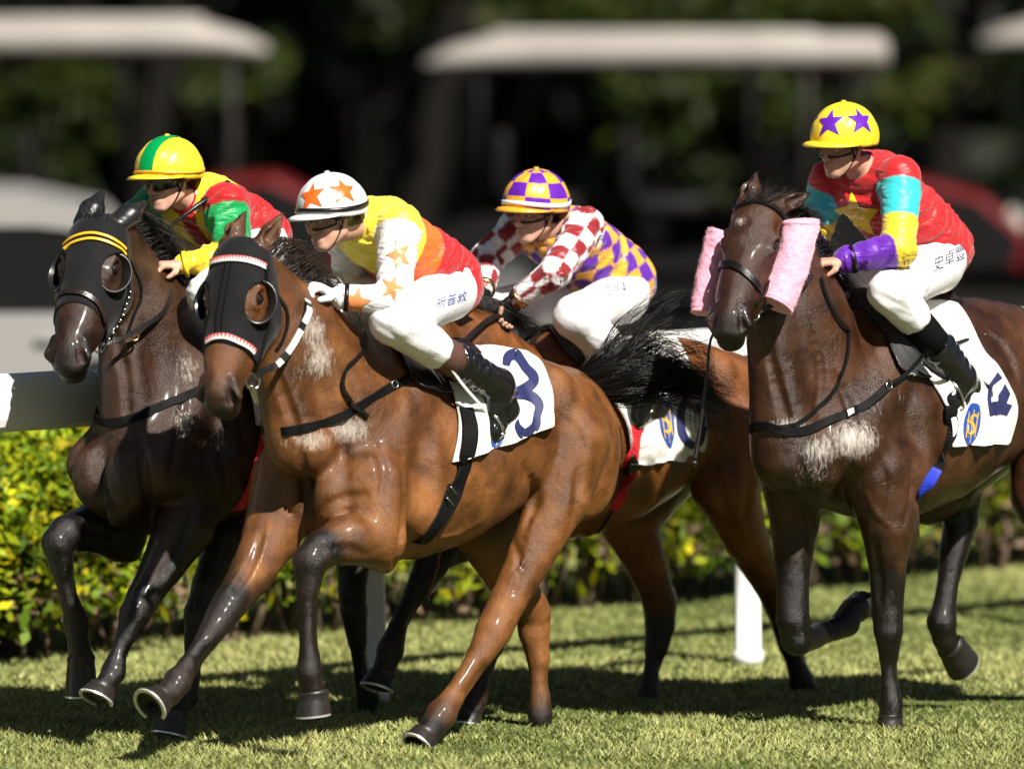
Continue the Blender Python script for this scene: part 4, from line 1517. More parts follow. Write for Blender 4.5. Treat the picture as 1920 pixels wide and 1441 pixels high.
def hood_for(key, ears=False, lower=0.385, shade='hood', cut_dir=0.22):
    H = HORSES[key]; fr = H['fr']; R = H['R']
    P = []
    for p in H['head']:
        if p.op != '+': continue
        isear = p.kind == 'rc' and p.ra in (0.030, 0.034) and (p.a[0] < 0.0 or p.b[0] < 0.0)
        if isear: continue
        q = Prim.__new__(Prim); q.__dict__.update(p.__dict__); q.infl = 0.0075; q.k = max(p.k, 0.03)
        P.append(q)
    kw = dict(frame=fr)
    P.append(Prim('plane', 0.006, '*', c=np.array([lower, 0, 0.0]), n=np.array([1, 0, cut_dir]) / math.hypot(1, cut_dir), **kw))
    P.append(Prim('plane', 0.006, '*', c=np.array([0.0, 0, -0.085]), n=np.array([-0.485, 0, -0.874]), **kw))
    if True:
        P.append(Prim('plane', 0.006, '*', c=np.array([-0.035, 0, 0]), n=np.array([-1, 0, 0.0]), **kw))
    for s in (1, -1):
        P.append(el((0.205, s * 0.094, -0.034), (0.080, 0.062, 0.060), 0.006, op='-', **kw))
    v, q = sdf_mesh(P, 0.0058)
    v = smooth_mesh(v, q, 2, 0.5)
    ho = mesh_obj('hood', v, q, M[shade], H['root'])
    H['hood'] = Skin(R, v, q)
    if ears:
        E = [p for p in H['head'] if p.kind == 'rc' and p.op == '+' and p.ra in (0.030, 0.034) and (p.a[0] < 0.0 or p.b[0] < 0.0)]
        for s in (1, -1):
            ep = inflate_prims([p for p in E if p.a[1] * s > 0], 0.006)
            v, q = sdf_mesh(ep, 0.0055); v = smooth_mesh(v, q, 1, 0.4)
            mesh_obj('ear_cover', v, q, M['hood_cover'], ho)
    # cups round the eyes
    for s in (1, -1):
        c = hpt(fr, (0.205, s * 0.080, -0.036))
        ax = hpt(fr, (0.205 + 0.004, s * 0.150, 0.050)) - c; ax /= np.linalg.norm(ax)
        u = hpt(fr, (1.2, s * 0.09, -0.05)) - hpt(fr, (0.2, s * 0.09, -0.05)); u -= ax * (u @ ax); u /= np.linalg.norm(u)
        w = np.cross(ax, u)
        wf = hpt(fr, (0.2, s * 0.09, 0.95)) - hpt(fr, (0.2, s * 0.09, -0.05))
        if w @ wf < 0: w = -w
        m = MB(); seg = 36; V = []; F = []
        prof = []
        for k in range(seg):
            a = 2 * math.pi * k / seg
            dr = math.cos(a) * u * 1.36 + math.sin(a) * w           # sin>0: towards the nose line
            back = 0.5 - 0.5 * math.sin(a)                    # 1 at the rear
            hgt = 0.008 + 0.026 * back ** 1.6
            r0, r1 = 0.060, 0.062 + 0.004 * back
            V += [c + dr * r0 - ax * 0.012, c + dr * (r0 + 0.004) + ax * hgt * 0.5, c + dr * r1 + ax * hgt, c + dr * (r1 - 0.006) + ax * (hgt + 0.003), c + dr * (r1 - 0.008) + ax * (hgt - 0.004), c + dr * (r0 - 0.006) + ax * hgt * 0.4, c + dr * (r0 - 0.010) - ax * 0.012]
        for k in range(seg):
            l = (k + 1) % seg
            for j in range(6): F.append((k * 7 + j, k * 7 + j + 1, l * 7 + j + 1, l * 7 + j))
        m.add(V, F)
        m.build('blinker_cup', M['cup'], ho)
    return ho


def teeth(name, P, Nn, width, count, parent, thick=0.003):
    """row of little triangles on a band"""
    P = resample(P, count * 2 + 1); Nn = resample(Nn, count * 2 + 1)
    T = np.gradient(P, axis=0); T /= np.linalg.norm(T, axis=1)[:, None]
    S = np.cross(T, Nn); S /= np.linalg.norm(S, axis=1)[:, None]
    if S[:, 2].mean() < 0: S = -S
    V = []; F = []
    for i in range(count):
        a, b, c = 2 * i, 2 * i + 1, 2 * i + 2
        o = Nn[b] * thick
        V += [P[a] + S[a] * width * 0.46 + o, P[c] + S[c] * width * 0.46 + o, P[b] - S[b] * width * 0.30 + o]
        F.append((3 * i, 3 * i + 1, 3 * i + 2))
    o = mesh_obj(name, V, F, M['red_tooth'], parent, False); o['kind'] = 'stuff'
    return o


def saddle_for(key, label, front, rear, flapmat, seat_x=(0.02, -0.26), girth=None, girth_mats=None, girth_w=0.085, iron=None, leather=None, off=0.018, girth_fn=None, keeper=None, logo=None):
    H = HORSES[key]; R = H['R']
    root = empty('racing_saddle', R.o, RZ)
    tag(root, label, 'saddle', 'racing saddles')
    sk = Multi(H['skin'], H['cloth'])
    G = cloth_grid(R, H['skin'], front, rear, off, wave=0.004, nt=22, ns=14, both=False, seed=4)
    ctr = np.array([G[:, :, 0].mean(), 0, 1.1])
    o, V, Q = sheet('flap', G, 0.006, M[flapmat], root, want=ctr)
    fs = Skin(R, V, Q)
    G2 = G.copy(); G2[..., 1] *= -1
    sheet('flap', G2, 0.006, M[flapmat], root, want=ctr)
    # piped edge of the near flap
    rim = np.concatenate([G[0, 4:], G[1:, -1], G[::-1, -1:][:0].reshape(0, 3)])
    m = MB(); m.tube(rim + np.array([0, 0.006, 0.0]), 0.005, 6); m.build('flap_piping', M['leather'], root)
    if logo:
        lg = decal('lettering', logo, fs, M['pale_badge'], root, 0.009, 5)
        if lg: lg['kind'] = 'stuff'
    # low seat along the spine
    xs = np.linspace(seat_x[0], seat_x[1], 16); Gs = np.zeros((16, 13, 3))
    for i, x in enumerate(xs):
        t = i / 15
        zt = H['skin'].out((x, 0, 1.1), (0, 0, 1))[0][2]
        rise = 0.026 + 0.016 * (abs(t - 0.45) / 0.55) ** 2
        wd = 0.065 + 0.05 * t
        for j in range(13):
            y = (j / 12 * 2 - 1)
            Gs[i, j] = (x, y * wd, zt + rise - 0.05 * abs(y) ** 2.2 - 0.01)
    sheet('seat', Gs, 0.012, M['saddle'], root, want=np.array([xs.mean(), 0, 0.5]))
    if girth:
        g = flank_strap('girth', sk, girth, girth_w, girth_mats, root, 0.005, True, 0.006, girth_fn)
        if keeper:
            P, Nn = px_line(sk, keeper[0], 6, 0.010)
            strap('buckle', P, Nn, keeper[1], M['leather'], g, 0.008)
            m = MB()
            c = P[len(P) // 2]
            for kk in (0.25, 0.75):
                cc = P[int(kk * (len(P) - 1))]
                nrm = Nn[len(P) // 2]
                T = P[-1] - P[0]; T /= np.linalg.norm(T); S = np.cross(T, nrm)
                m.tube([cc + S * keeper[1] * 0.45 + nrm * 0.012, cc - S * keeper[1] * 0.45 + nrm * 0.012], 0.003, 6)
            m.build('buckle_bar', M['steel'], g)
    if leather:
        P = catmull(np.array([R.P(*p) for p in leather]), 8)
        Nn = np.tile(np.array([0, 1.0, 0.2]), (len(P), 1))
        strap('stirrup_leather', P, Nn, 0.014, M['white_strap'] if iron and iron[3] == 'white' else M['leather'], root, 0.004)
        Pm = P.copy(); Pm[:, 1] *= -1; Nm = Nn.copy(); Nm[:, 1] *= -1
        strap('stirrup_leather', Pm, Nm, 0.022, M['leather'], root, 0.004)
    if iron:
        c = R.P(*iron[0]); up = R.P(*iron[1]) - c; hgt = np.linalg.norm(up); up /= hgt
        sd = np.array([0, 1.0, 0]); sd -= up * (sd @ up); sd /= np.linalg.norm(sd)
        for sg in (1, -1):
            m = MB()
            w = iron[2] / 500.0
            loop = [c + sd * w + up * 0.0, c + sd * w * 1.02 + up * hgt * 0.35, c + sd * w * 0.75 + up * hgt * 0.75, c + up * hgt, c - sd * w * 0.75 + up * hgt * 0.75, c - sd * w * 1.02 + up * hgt * 0.35, c - sd * w]
            pts = catmull(np.array(loop), 6)
            if sg < 0: pts = pts * np.array([1, -1, 1])
            m.tube(pts, 0.006, 8)
            a, b = pts[0], pts[-1]
            m.tube([a, b], 0.009, 8, flat=(1.6, 0.7))
            m.build('stirrup_iron', M['steel'], root)
    base = np.array([xs.mean(), 0, G[:, :, 2].max()])
    rehome(H['root'], R, root, base)
    return root


def gear_h3():
    H = HORSES['h3']; R = H['R']; root = H['root']; sk = H['skin']
    zx = lambda x, y: (900 + x * 0.1665, 620 + y * 0.1665)
    num = [stroke([zx(*p) for p in [(290, 395), (318, 300), (395, 268), (455, 330), (515, 420), (590, 500), (598, 570), (540, 630), (420, 690), (425, 716), (520, 715), (620, 770), (665, 850), (640, 960), (625, 1060), (560, 1140), (480, 1150), (420, 1070), (425, 1000)]],
           [13, 20, 21, 17, 17, 19, 20, 21, 18, 18, 21, 19, 17, 15, 18, 22, 20, 12, 3], 8)]
    saddle_cloth('h3', 'white saddle cloth with navy number 3 and blue shield emblem',
        [(770, 640), (800, 672), (832, 705), (850, 755), (856, 810), (846, 866)],
        [(978, 642), (1000, 665), (1018, 700), (1028, 745), (1032, 800)],
        num, ((936, 800), 30, 88, 10), seed=2)
    saddle_for('h3', 'black saddle with dark girth on the horse numbered 3',
        [(738, 628), (745, 660), (760, 698), (784, 728), (815, 738), (838, 740)],
        [(790, 640), (800, 668), (815, 700), (828, 722), (836, 734), (842, 740)],
        'saddle', girth=[(872, 765), (880, 800), (878, 840), (865, 890), (840, 945), (805, 1000), (772, 1040)], girth_mats=[M['web_black']], girth_w=0.072,
        iron=((925, 812, .27), (912, 770, .27), 26, 'white'), leather=[(845, 690, .30), (870, 725, .30), (912, 772, .28)],
        keeper=([(846, 915), (840, 930), (832, 946)], 0.055))
    # blinker hood, bands and bridle
    hood_for('h3', False, 0.385)
    hk = Multi(H['hood'], sk)
    for pxs in ([(424, 492), (414, 540), (406, 590), (404, 628)], [(434, 492), (425, 540), (417, 590), (414, 630)]):
        P, Nn = px_line(hk, pxs, 8, 0.0005)
        strap('seam', P, Nn, 0.0045, M['leather'], root, 0.0022)
    for px, w, cnt in (([(385, 498), (405, 489), (432, 485), (460, 487), (482, 493), (497, 500)], 0.024, 22), ([(388, 640), (402, 632), (425, 631), (448, 640), (466, 650), (476, 660)], 0.024, 16)):
        P, Nn = px_line(hk, px, 8, 0.003)
        b = strap('browband' if cnt == 22 else 'noseband', P, Nn, w, M['white_band'], root, 0.006)
        teeth('red_trim', P, Nn + 0, w, cnt, b, 0.0075)
    P, Nn = px_line(hk, [(498, 500), (500, 540), (507, 590), (497, 630), (487, 665), (474, 700)], 8, 0.004)
    strap('cheek_strap', P, Nn, 0.016, M['leather'], root, 0.005)
    P, Nn = px_line(Multi(sk), [(500, 525), (518, 552), (535, 580), (537, 610), (528, 640), (518, 655)], 8, 0.004)
    strap('throat_lash', P, Nn, 0.013, M['leather'], root, 0.005)
    ring('bit_ring', R.P(474, 715, .085), 0.030, 0.0045, LEFT @ RW + np.array([0.3, 0, 0]), M['steel'], root)
    ring('bit_ring', R.P(472, 722, .085) + np.array([-0.05, -0.17, 0]), 0.030, 0.0045, (0.3, 1, 0), M['steel'], root)
    tube_px('lead_buckle', R, [(470, 722, .09), (477, 738, .09), (482, 755, .085)], [0.010, 0.012, 0.008], M['steel'], root)
    # white and black rein to the rider's hands, other rein on the far side
    P = catmull(np.array([R.P(*p) for p in [(478, 706, .11), (500, 692, .14), (522, 682, .17), (548, 648, .18), (568, 610, .175), (580, 582, .15), (576, 562, .09)]]), 8)
    strap('rein', P, np.tile(np.array([0.3, 1.0, 0.35]), (len(P), 1)), 0.024, [M['white_strap'], M['leather']], root, 0.005, midx=[1 if i < 15 or (i // 3) % 4 == 2 else 0 for i in range(len(P))])
    Pm = P.copy(); Pm[:, 1] *= -1
    strap('rein', Pm, np.tile(np.array([0.3, -1.0, 0.35]), (len(P), 1)), 0.022, M['leather'], root, 0.004)
    flank_strap('breastplate', Multi(sk), [(840, 738), (790, 692), (757, 714), (735, 724), (700, 744), (655, 772), (610, 792), (570, 802), (535, 808)][1:], 0.034, [M['web_black']], root, 0.004, True, 0.005)
    P, Nn = px_line(Multi(sk, H['cloth']), [(800, 685), (780, 702), (765, 712), (750, 718)], 6, 0.012)
    strap('breastplate_strap', P, Nn, 0.016, M['leather'], root, 0.005)
    m = MB(); c = R.P(735, 726, .27)
    ring('breastplate_buckle', sk.hit(736, 722, 0.012)[0], 0.014, 0.003, (0.2, 1, 0.2), M['steel'], root)
    # loose end of a strap hanging over the shoulder
    P, Nn = px_line(Multi(sk), [(678, 622), (682, 650), (665, 672), (645, 692), (640, 722), (655, 752), (688, 780)], 8, 0.010)
    strap('strap_end', P, Nn, 0.015, M['leather'], root, 0.005)
    # mane, forelock, tail
    st = []; g = np.random.default_rng(3)
    for i in range(330):
        t = g.random() ** 1.2
        b = R.P(*(np.array([498, 470, 0]) * (1 - t) + np.array([640, 575, 0]) * t))
        b, _ = sk.near(b)
        d = np.array([-0.10 - 0.08 * g.random(), g.normal() * 0.02, 0.035 + 0.03 * g.random()]) * (1.0 if t < 0.5 else 0.6)
        c = b + d * 0.6 + np.array([0, g.normal() * 0.02, 0.02]); e = b + d + np.array([-0.02, g.normal() * 0.025, -0.03 * g.random() - 0.05 * g.random()])
        st.append((catmull(np.array([b, c, e, e + np.array([-0.02, 0, -0.03 - 0.04 * g.random()])]), 4), 0.0014))
    hair_tuft('mane', st, M['hair_brown'], root)
    tail(R, root, [(1070, 715, 0), (1115, 722, .10), (1170, 715, .20), (1225, 700, .27), (1285, 715, .30), (1335, 755, .30), (1350, 775, .30)], [0.015, 0.05, 0.085, 0.09, 0.085, 0.07, 0.055], 1100, 0.0019, 0.05, 5)
    tl = root.children[-1]
    h2 = tail(R, root, [(1075, 712, 0), (1130, 690, .1), (1190, 655, .18), (1240, 640, .22), (1330, 690, .25), (1420, 735, .25)], [0.01, 0.04, 0.06, 0.07, 0.09, 0.11], 240, 0.0013, 0.08, 8, 'tail_wisps')
    h3 = tail(R, root, [(1075, 712, 0), (1130, 680, .1), (1200, 630, .16), (1260, 590, .2), (1320, 560, .2)], [0.01, 0.04, 0.07, 0.09, 0.11], 200, 0.0012, 0.08, 9, 'tail_wisps')


def gear_h1():
    H = HORSES['h1']; R = H['R']; root = H['root']; sk = H['skin']
    saddle_cloth('h1', 'white saddle cloth mostly hidden on the leftmost horse',
        [(400, 600), (430, 640), (450, 700), (470, 800)], [(600, 600), (640, 680), (660, 760), (660, 830)], None, None, seed=5)
    saddle_for('h1', 'dark saddle with red girth on the leftmost horse',
        [(390, 590), (400, 630), (420, 670), (450, 700)], [(440, 600), (450, 640), (462, 680), (470, 700)], 'saddle',
        girth=[(500, 780), (495, 830), (478, 885), (458, 930), (445, 955)], girth_mats=[M['web_red'], M['web_black']], girth_w=0.060,
        iron=((560, 790, .27), (545, 750, .27), 26, 'black'), leather=[(480, 690, .30), (510, 725, .30), (545, 752, .28)])
    hood_for('h1', True, 0.375, cut_dir=0.30)
    hk = Multi(H['hood'], sk)
    for dy in (0, 10):
        P, Nn = px_line(hk, [(121, 459 + dy * 0.9), (140, 445 + dy), (170, 438 + dy), (200, 444 + dy), (222, 456 + dy), (234, 467 + dy)], 8, 0.003)
        strap('browband', P, Nn, 0.011, M['yellow_band'], root, 0.006)
    P, Nn = px_line(hk, [(106, 560), (120, 548), (142, 548), (165, 555), (182, 570), (192, 590), (197, 603)], 8, 0.004)
    strap('noseband', P, Nn, 0.020, M['brown_leather'], root, 0.006)
    P, Nn = px_line(hk, [(238, 470), (236, 505), (240, 540), (232, 570), (222, 595), (205, 625), (185, 650)], 8, 0.004)
    strap('cheek_strap', P, Nn, 0.014, M['leather'], root, 0.005)
    # silver chain links on the cheek strap
    m = MB()
    for i in range(18, len(P) - 2, 3):
        m.ball(P[i] + Nn[i] * 0.008, (0.008, 0.008, 0.008), nu=8, nv=6)
    m.build('chain', M['steel'], root)
    P, Nn = px_line(Multi(sk), [(240, 480), (252, 505), (262, 530), (262, 560), (250, 590), (240, 620)], 8, 0.004)
    strap('throat_lash', P, Nn, 0.012, M['leather'], root, 0.005)
    ring('bit_ring', R.P(186, 648, .085), 0.026, 0.0045, (0.3, 1, 0), M['steel'], root)
    ring('bit_ring', R.P(186, 648, .085) * np.array([1, -1, 1]), 0.026, 0.0045, (0.3, -1, 0), M['steel'], root)
    ring('brass_ring', R.P(252, 630, .12), 0.017, 0.005, (0.5, 1, 0.1), M['brass'], root)
    tube_px('rein_loop', R, [(188, 655, .09), (185, 690, .09), (176, 698, .08)], 0.004, M['leather'], root)
    P = catmull(np.array([R.P(*p) for p in [(190, 645, .09), (225, 635, .12), (280, 605, .14), (310, 580, .13), (318, 545, .11), (300, 515, .07)]]), 8)
    strap('rein', P, np.tile(np.array([0.3, 1.0, 0.35]), (len(P), 1)), 0.018, M['leather'], root, 0.004)
    Pm = P * np.array([1, -1, 1])
    strap('rein', Pm, np.tile(np.array([0.3, -1.0, 0.35]), (len(P), 1)), 0.018, M['leather'], root, 0.004)
    flank_strap('breastplate', Multi(sk), [(420, 700), (385, 725), (350, 742), (310, 758), (270, 775), (235, 788), (205, 793)], 0.034, [M['web_black']], root, 0.004, True, 0.005)
    st = []; g = np.random.default_rng(4)
    for i in range(1100):
        t = g.random()
        b = R.P(*(np.array([215, 405, 0]) * (1 - t) + np.array([330, 500, 0]) * t)); b, _ = sk.near(b)
        d = np.array([-0.10 - 0.05 * g.random(), g.normal() * 0.03, 0.03 + 0.03 * g.random()])
        e = b + d + np.array([-0.03, g.normal() * 0.035, -0.04 - 0.08 * g.random()])
        st.append((catmull(np.array([b, b + d * 0.6, e, e + np.array([-0.01, 0, -0.06 * g.random()])]), 4), 0.0013))
    hair_tuft('mane', st, M['hair'], root)
    st = []
    for i in range(40):
        b = hpt(H['fr'], (0.0 + 0.03 * g.random(), (g.random() - 0.5) * 0.08, 0.03))
        d = np.array([g.normal() * 0.02 - 0.02, g.normal() * 0.03, 0.05 + 0.03 * g.random()])
        st.append((catmull(np.array([b, b + d * 0.6, b + d + np.array([0, g.normal() * 0.02, 0])]), 4), 0.0009))
    hair_tuft('forelock', st, M['hair'], root)
    tail(R, root, [(800, 720, 0), (850, 720, -.02), (900, 715, -.05), (960, 740, -.08), (1000, 790, -.08)], [0.015, 0.05, 0.07, 0.08, 0.08], 120, 0.003, 0.04, 15)


def gear_h4():
    H = HORSES['h4']; R = H['R']; root = H['root']; sk = H['skin']
    z4 = lambda x, y: (1760 + x * 0.1388, 660 + y * 0.1388)
    num = [[z4(*p) for p in [(795, 262), (857, 350), (735, 450), (706, 540), (706, 672), (655, 620), (660, 455)]],
           [z4(*p) for p in [(655, 620), (706, 672), (805, 655), (915, 690), (990, 715), (925, 860), (840, 835), (685, 862)]],
           [z4(*p) for p in [(890, 420), (965, 560), (915, 690), (805, 655), (805, 570), (850, 500)]]]
    saddle_cloth('h4', 'white saddle cloth with navy number 4 on the rightmost horse',
        [(1600, 556), (1640, 580), (1685, 625), (1715, 670), (1745, 720), (1775, 780), (1778, 835)],
        [(1765, 586), (1830, 640), (1865, 690), (1892, 740), (1900, 780), (1888, 828)],
        num, ((1822, 796), 31, 74, 8), seed=3)
    saddle_for('h4', 'grey padded saddle with blue ended girth on the rightmost horse',
        [(1580, 562), (1622, 590), (1655, 630), (1672, 672), (1690, 702), (1735, 712)],
        [(1640, 572), (1668, 600), (1700, 645), (1718, 680), (1730, 700), (1738, 712)],
        'pad', girth=[(1782, 760), (1782, 800), (1770, 835), (1757, 865), (1740, 900), (1728, 925)], girth_mats=[M['web_black'], M['web_blue']], girth_w=0.060,
        girth_fn=lambda f, p: 1 if 0.20 < f < 0.42 else 0,
        iron=((1785, 762, .27), (1778, 712, .28), 27, 'black'), leather=[(1730, 680, .30), (1755, 700, .30), (1778, 714, .29)],
        logo=[text_px('CSS', (1715, 700), (-19, -3), (2, 12), 0.02)])
    sp = Multi(sk)
    P, Nn = px_line(sp, [(1378, 392), (1395, 384), (1420, 380), (1445, 388), (1463, 402), (1473, 415)], 8, 0.004)
    strap('browband', P, Nn, 0.018, M['leather'], root, 0.007)
    P, Nn = px_line(sp, [(1333, 520), (1345, 502), (1358, 496), (1375, 497), (1395, 510), (1412, 528), (1425, 545)], 8, 0.004)
    strap('noseband', P, Nn, 0.028, M['leather'], root, 0.008)
    P, Nn = px_line(sp, [(1340, 512), (1356, 505), (1368, 510), (1383, 528), (1390, 555), (1393, 580), (1388, 600)], 8, 0.004)
    strap('drop_noseband', P, Nn, 0.012, M['brown_leather'], root, 0.005)
    P, Nn = px_line(sp, [(1474, 415), (1468, 445), (1462, 475), (1452, 505), (1440, 530), (1428, 555), (1415, 572)], 8, 0.004)
    strap('cheek_strap', P, Nn, 0.014, M['leather'], root, 0.006)
    ring('bit_ring', R.P(1414, 588, .10), 0.024, 0.0045, (0.2, 1, 0.2), M['steel'], root)
    tube_px('bit_link', R, [(1402, 580, .10), (1414, 578, .10), (1426, 565, .11)], [0.007, 0.009, 0.006], M['steel'], root)
    ring('bit_ring', R.P(1414, 588, .10) * np.array([1, -1, 1]), 0.024, 0.0045, (0.2, -1, 0.2), M['steel'], root)
    # fluffy pink rolls on the cheek pieces
    for pts in ([(1503, 412, .155), (1502, 428, .155), (1492, 470, .16), (1479, 515, .16), (1462, 555, .15), (1453, 574, .145)],
                [(1356, 436, -.14), (1350, 452, -.145), (1339, 490, -.155), (1331, 530, -.155), (1326, 565, -.15), (1324, 590, -.145)]):
        C = catmull(np.array([R.P(*p) for p in pts]), 14)
        k = len(C); m = MB()
        wd = 0.066 if pts[0][0] > 1400 else 0.056
        rad = np.full(k, wd); rad[0] = wd * 0.50; rad[-1] = wd * 0.50; rad[1] = wd * 0.84; rad[-2] = wd * 0.84; rad[2] = wd * 0.98; rad[-3] = wd * 0.98; rad[8] = wd * 1.03; rad[-9] = wd * 1.03
        m.tube(C, rad, 40)
        v = np.concatenate(m.v)
        cen = np.repeat(C, 40, 0)
        d = v - cen; d /= np.linalg.norm(d, axis=1)[:, None]
        v = v + d * (vnoise(v, 70, 2) * 0.0022 + vnoise(v, 24, 4) * 0.004 + vnoise(v, 160, 9) * 0.0012)[:, None]
        m.v = [v]
        roll = m.build('sheepskin_cheekpiece', M['pink'], root)
        g = np.random.default_rng(12); st = []
        for i in range(2600):
            a = int(g.integers(0, len(v))); b = v[a]
            e = b + d[a] * 0.0042 + g.normal(size=3) * 0.0022
            st.append((np.array([b, (b + e) / 2 + g.normal(size=3) * 0.0006, e]), 0.00055))
        hair_tuft('fleece', st, M['pink'], roll)
    # reins
    P = catmull(np.array([R.P(*p) for p in [(1420, 585, .10), (1460, 565, .14), (1500, 540, .15), (1525, 510, .10)]]), 8)
    strap('rein', P, np.tile(np.array([0.3, 1.0, 0.35]), (len(P), 1)), 0.020, M['leather'], root, 0.004)
    Pm = P * np.array([1, -1, 1])
    strap('rein', Pm, np.tile(np.array([0.3, -1.0, 0.35]), (len(P), 1)), 0.020, M['leather'], root, 0.004)
    P, Nn = px_line(sp, [(1535, 520), (1548, 560), (1570, 600), (1588, 620)], 8, 0.012)
    strap('rein_end', P, Nn, 0.013, M['leather'], root, 0.005)
    P, Nn = px_line(sp, [(1588, 615), (1588, 650), (1580, 690), (1560, 735), (1525, 770), (1490, 795), (1455, 800)], 8, 0.006)
    strap('martingale', P, Nn, 0.014, M['web_black'], root, 0.005)
    flank_strap('breastplate', Multi(sk), [(1670, 718), (1630, 755), (1590, 775), (1550, 790), (1510, 806), (1470, 808), (1440, 798)], 0.034, [M['web_black']], root, 0.004, True, 0.005)
    P, Nn = px_line(Multi(sk, H['cloth']), [(1730, 655), (1710, 680), (1690, 703), (1668, 720)], 6, 0.022)
    strap('breastplate_strap', P, Nn, 0.015, M['leather'], root, 0.005)
    ring('breastplate_buckle', sk.hit(1664, 724, 0.012)[0], 0.014, 0.003, (0.2, 1, 0.2), M['steel'], root)
    decal('maker_label', [[(1584, 770), (1602, 764), (1604, 776), (1588, 783)]], Multi(sk), M['white_band'], root, 0.012, 6)
    st = []; g = np.random.default_rng(6)
    for i in range(900):
        t = g.random()
        b = R.P(*(np.array([1470, 375, 0]) * (1 - t) + np.array([1590, 540, 0]) * t)); b, _ = sk.near(b)
        d = np.array([-0.09, g.normal() * 0.03, 0.03 + 0.02 * g.random()])
        e = b + d + np.array([-0.03, g.normal() * 0.03, -0.04 - 0.06 * g.random()])
        st.append((catmull(np.array([b, b + d * 0.6, e]), 4), 0.0013))
    hair_tuft('mane', st, M['hair'], root)
    st = []
    for i in range(120):
        b = hpt(H['fr'], (0.0 + 0.05 * g.random(), (g.random() - 0.5) * 0.09, 0.035))
        d = np.array([-0.05 + g.normal() * 0.03, g.normal() * 0.05, 0.02 + 0.04 * g.random()])
        st.append((catmull(np.array([b, b + d * 0.6, b + d + g.normal(size=3) * 0.02]), 4), 0.0010))
    hair_tuft('forelock', st, M['hair_brown'], root)
    tail(R, root, [(2010, 640, 0), (2060, 640, -.02), (2110, 660, -.05), (2160, 720, -.08)], [0.015, 0.05, 0.07, 0.08], 100, 0.003, 0.04, 16)


def gear_h10():
    H = HORSES['h10']; R = H['R']; root = H['root']; sk = H['skin']
    num = [stroke([(1287, 742), (1276, 775), (1279, 812), (1296, 834), (1312, 826), (1318, 790), (1312, 752)], 15, 8)]
    saddle_cloth('h10', 'white saddle cloth with blue shield and part of a navy numeral behind the black tail',
        [(1030, 592), (1060, 630), (1100, 690), (1140, 750), (1165, 800), (1172, 870)],
        [(1240, 640), (1290, 690), (1308, 740), (1314, 790), (1312, 842)],
        num, ((1250, 792), 28, 84, -8), seed=6)
    saddle_for('h10', 'brown black saddle with red girth behind the flowing tail',
        [(1005, 594), (1030, 625), (1055, 665), (1085, 695)], [(1050, 600), (1070, 640), (1092, 680), (1098, 696)], 'saddle',
        girth=[(1196, 780), (1192, 820), (1184, 860), (1168, 905), (1145, 950), (1118, 992)], girth_mats=[M['web_red'], M['web_black']], girth_w=0.066,
        iron=((1205, 770, .27), (1200, 735, .27), 26, 'black'), leather=[(1130, 690, .30), (1165, 712, .30), (1200, 738, .28)],
        keeper=([(1188, 862), (1182, 876), (1174, 892)], 0.075))
    # dark centre stripe of the girth
    flank_strap('girth_stripe', Multi(sk), [(1175, 896), (1160, 925), (1142, 958), (1118, 994)], 0.010, [M['web_black']], root, 0.013, False, 0.003)
    P = catmull(np.array([R.P(*p) for p in [(820, 690, .10), (870, 640, .13), (915, 600, .12), (945, 590, .07)]]), 8)
    strap('rein', P, np.tile(np.array([0.3, 1.0, 0.35]), (len(P), 1)), 0.020, M['leather'], root, 0.004)
    Pm = P * np.array([1, -1, 1])
    strap('rein', Pm, np.tile(np.array([0.3, -1.0, 0.35]), (len(P), 1)), 0.020, M['leather'], root, 0.004)
    flank_strap('breastplate', Multi(sk), [(1050, 690), (1000, 740), (950, 775), (900, 790)], 0.034, [M['web_black']], root, 0.004, True, 0.005)
    st = []; g = np.random.default_rng(7)
    for i in range(800):
        t = g.random()
        b = R.P(*(np.array([835, 575, 0]) * (1 - t) + np.array([960, 590, 0]) * t)); b, _ = sk.near(b)
        d = np.array([-0.08, g.normal() * 0.03, 0.04 + 0.03 * g.random()])
        e = b + d + np.array([-0.03, 0.05 + g.normal() * 0.03, -0.05 - 0.06 * g.random()])
        st.append((catmull(np.array([b, b + d * 0.6, e]), 4), 0.0013))
    hair_tuft('mane', st, M['hair'], root)
    tail(R, root, [(1415, 735, 0), (1465, 700, -.02), (1520, 690, -.05), (1580, 710, -.08)], [0.015, 0.05, 0.07, 0.08], 100, 0.003, 0.04, 17)


for _b in (gear_h3, gear_h1, gear_h4, gear_h10): _b()

# ------------------------------------------------------------------ jockeys
def person_frame(psi_deg, pitch_deg, roll_deg, o):
    """columns: face-forward, left, up"""
    a = math.radians(psi_deg) - THETA
    p = math.radians(pitch_deg)
    f = np.array([math.cos(a) * math.cos(p), math.sin(a) * math.cos(p), -math.sin(p)])
    l = np.array([-math.sin(a), math.cos(a), 0.0]); u = np.cross(f, l)
    r = math.radians(roll_deg)
    l2 = l * math.cos(r) + u * math.sin(r); u2 = u * math.cos(r) - l * math.sin(r)
    return (np.stack([f, l2, u2], 1), np.asarray(o, float), 0.97)


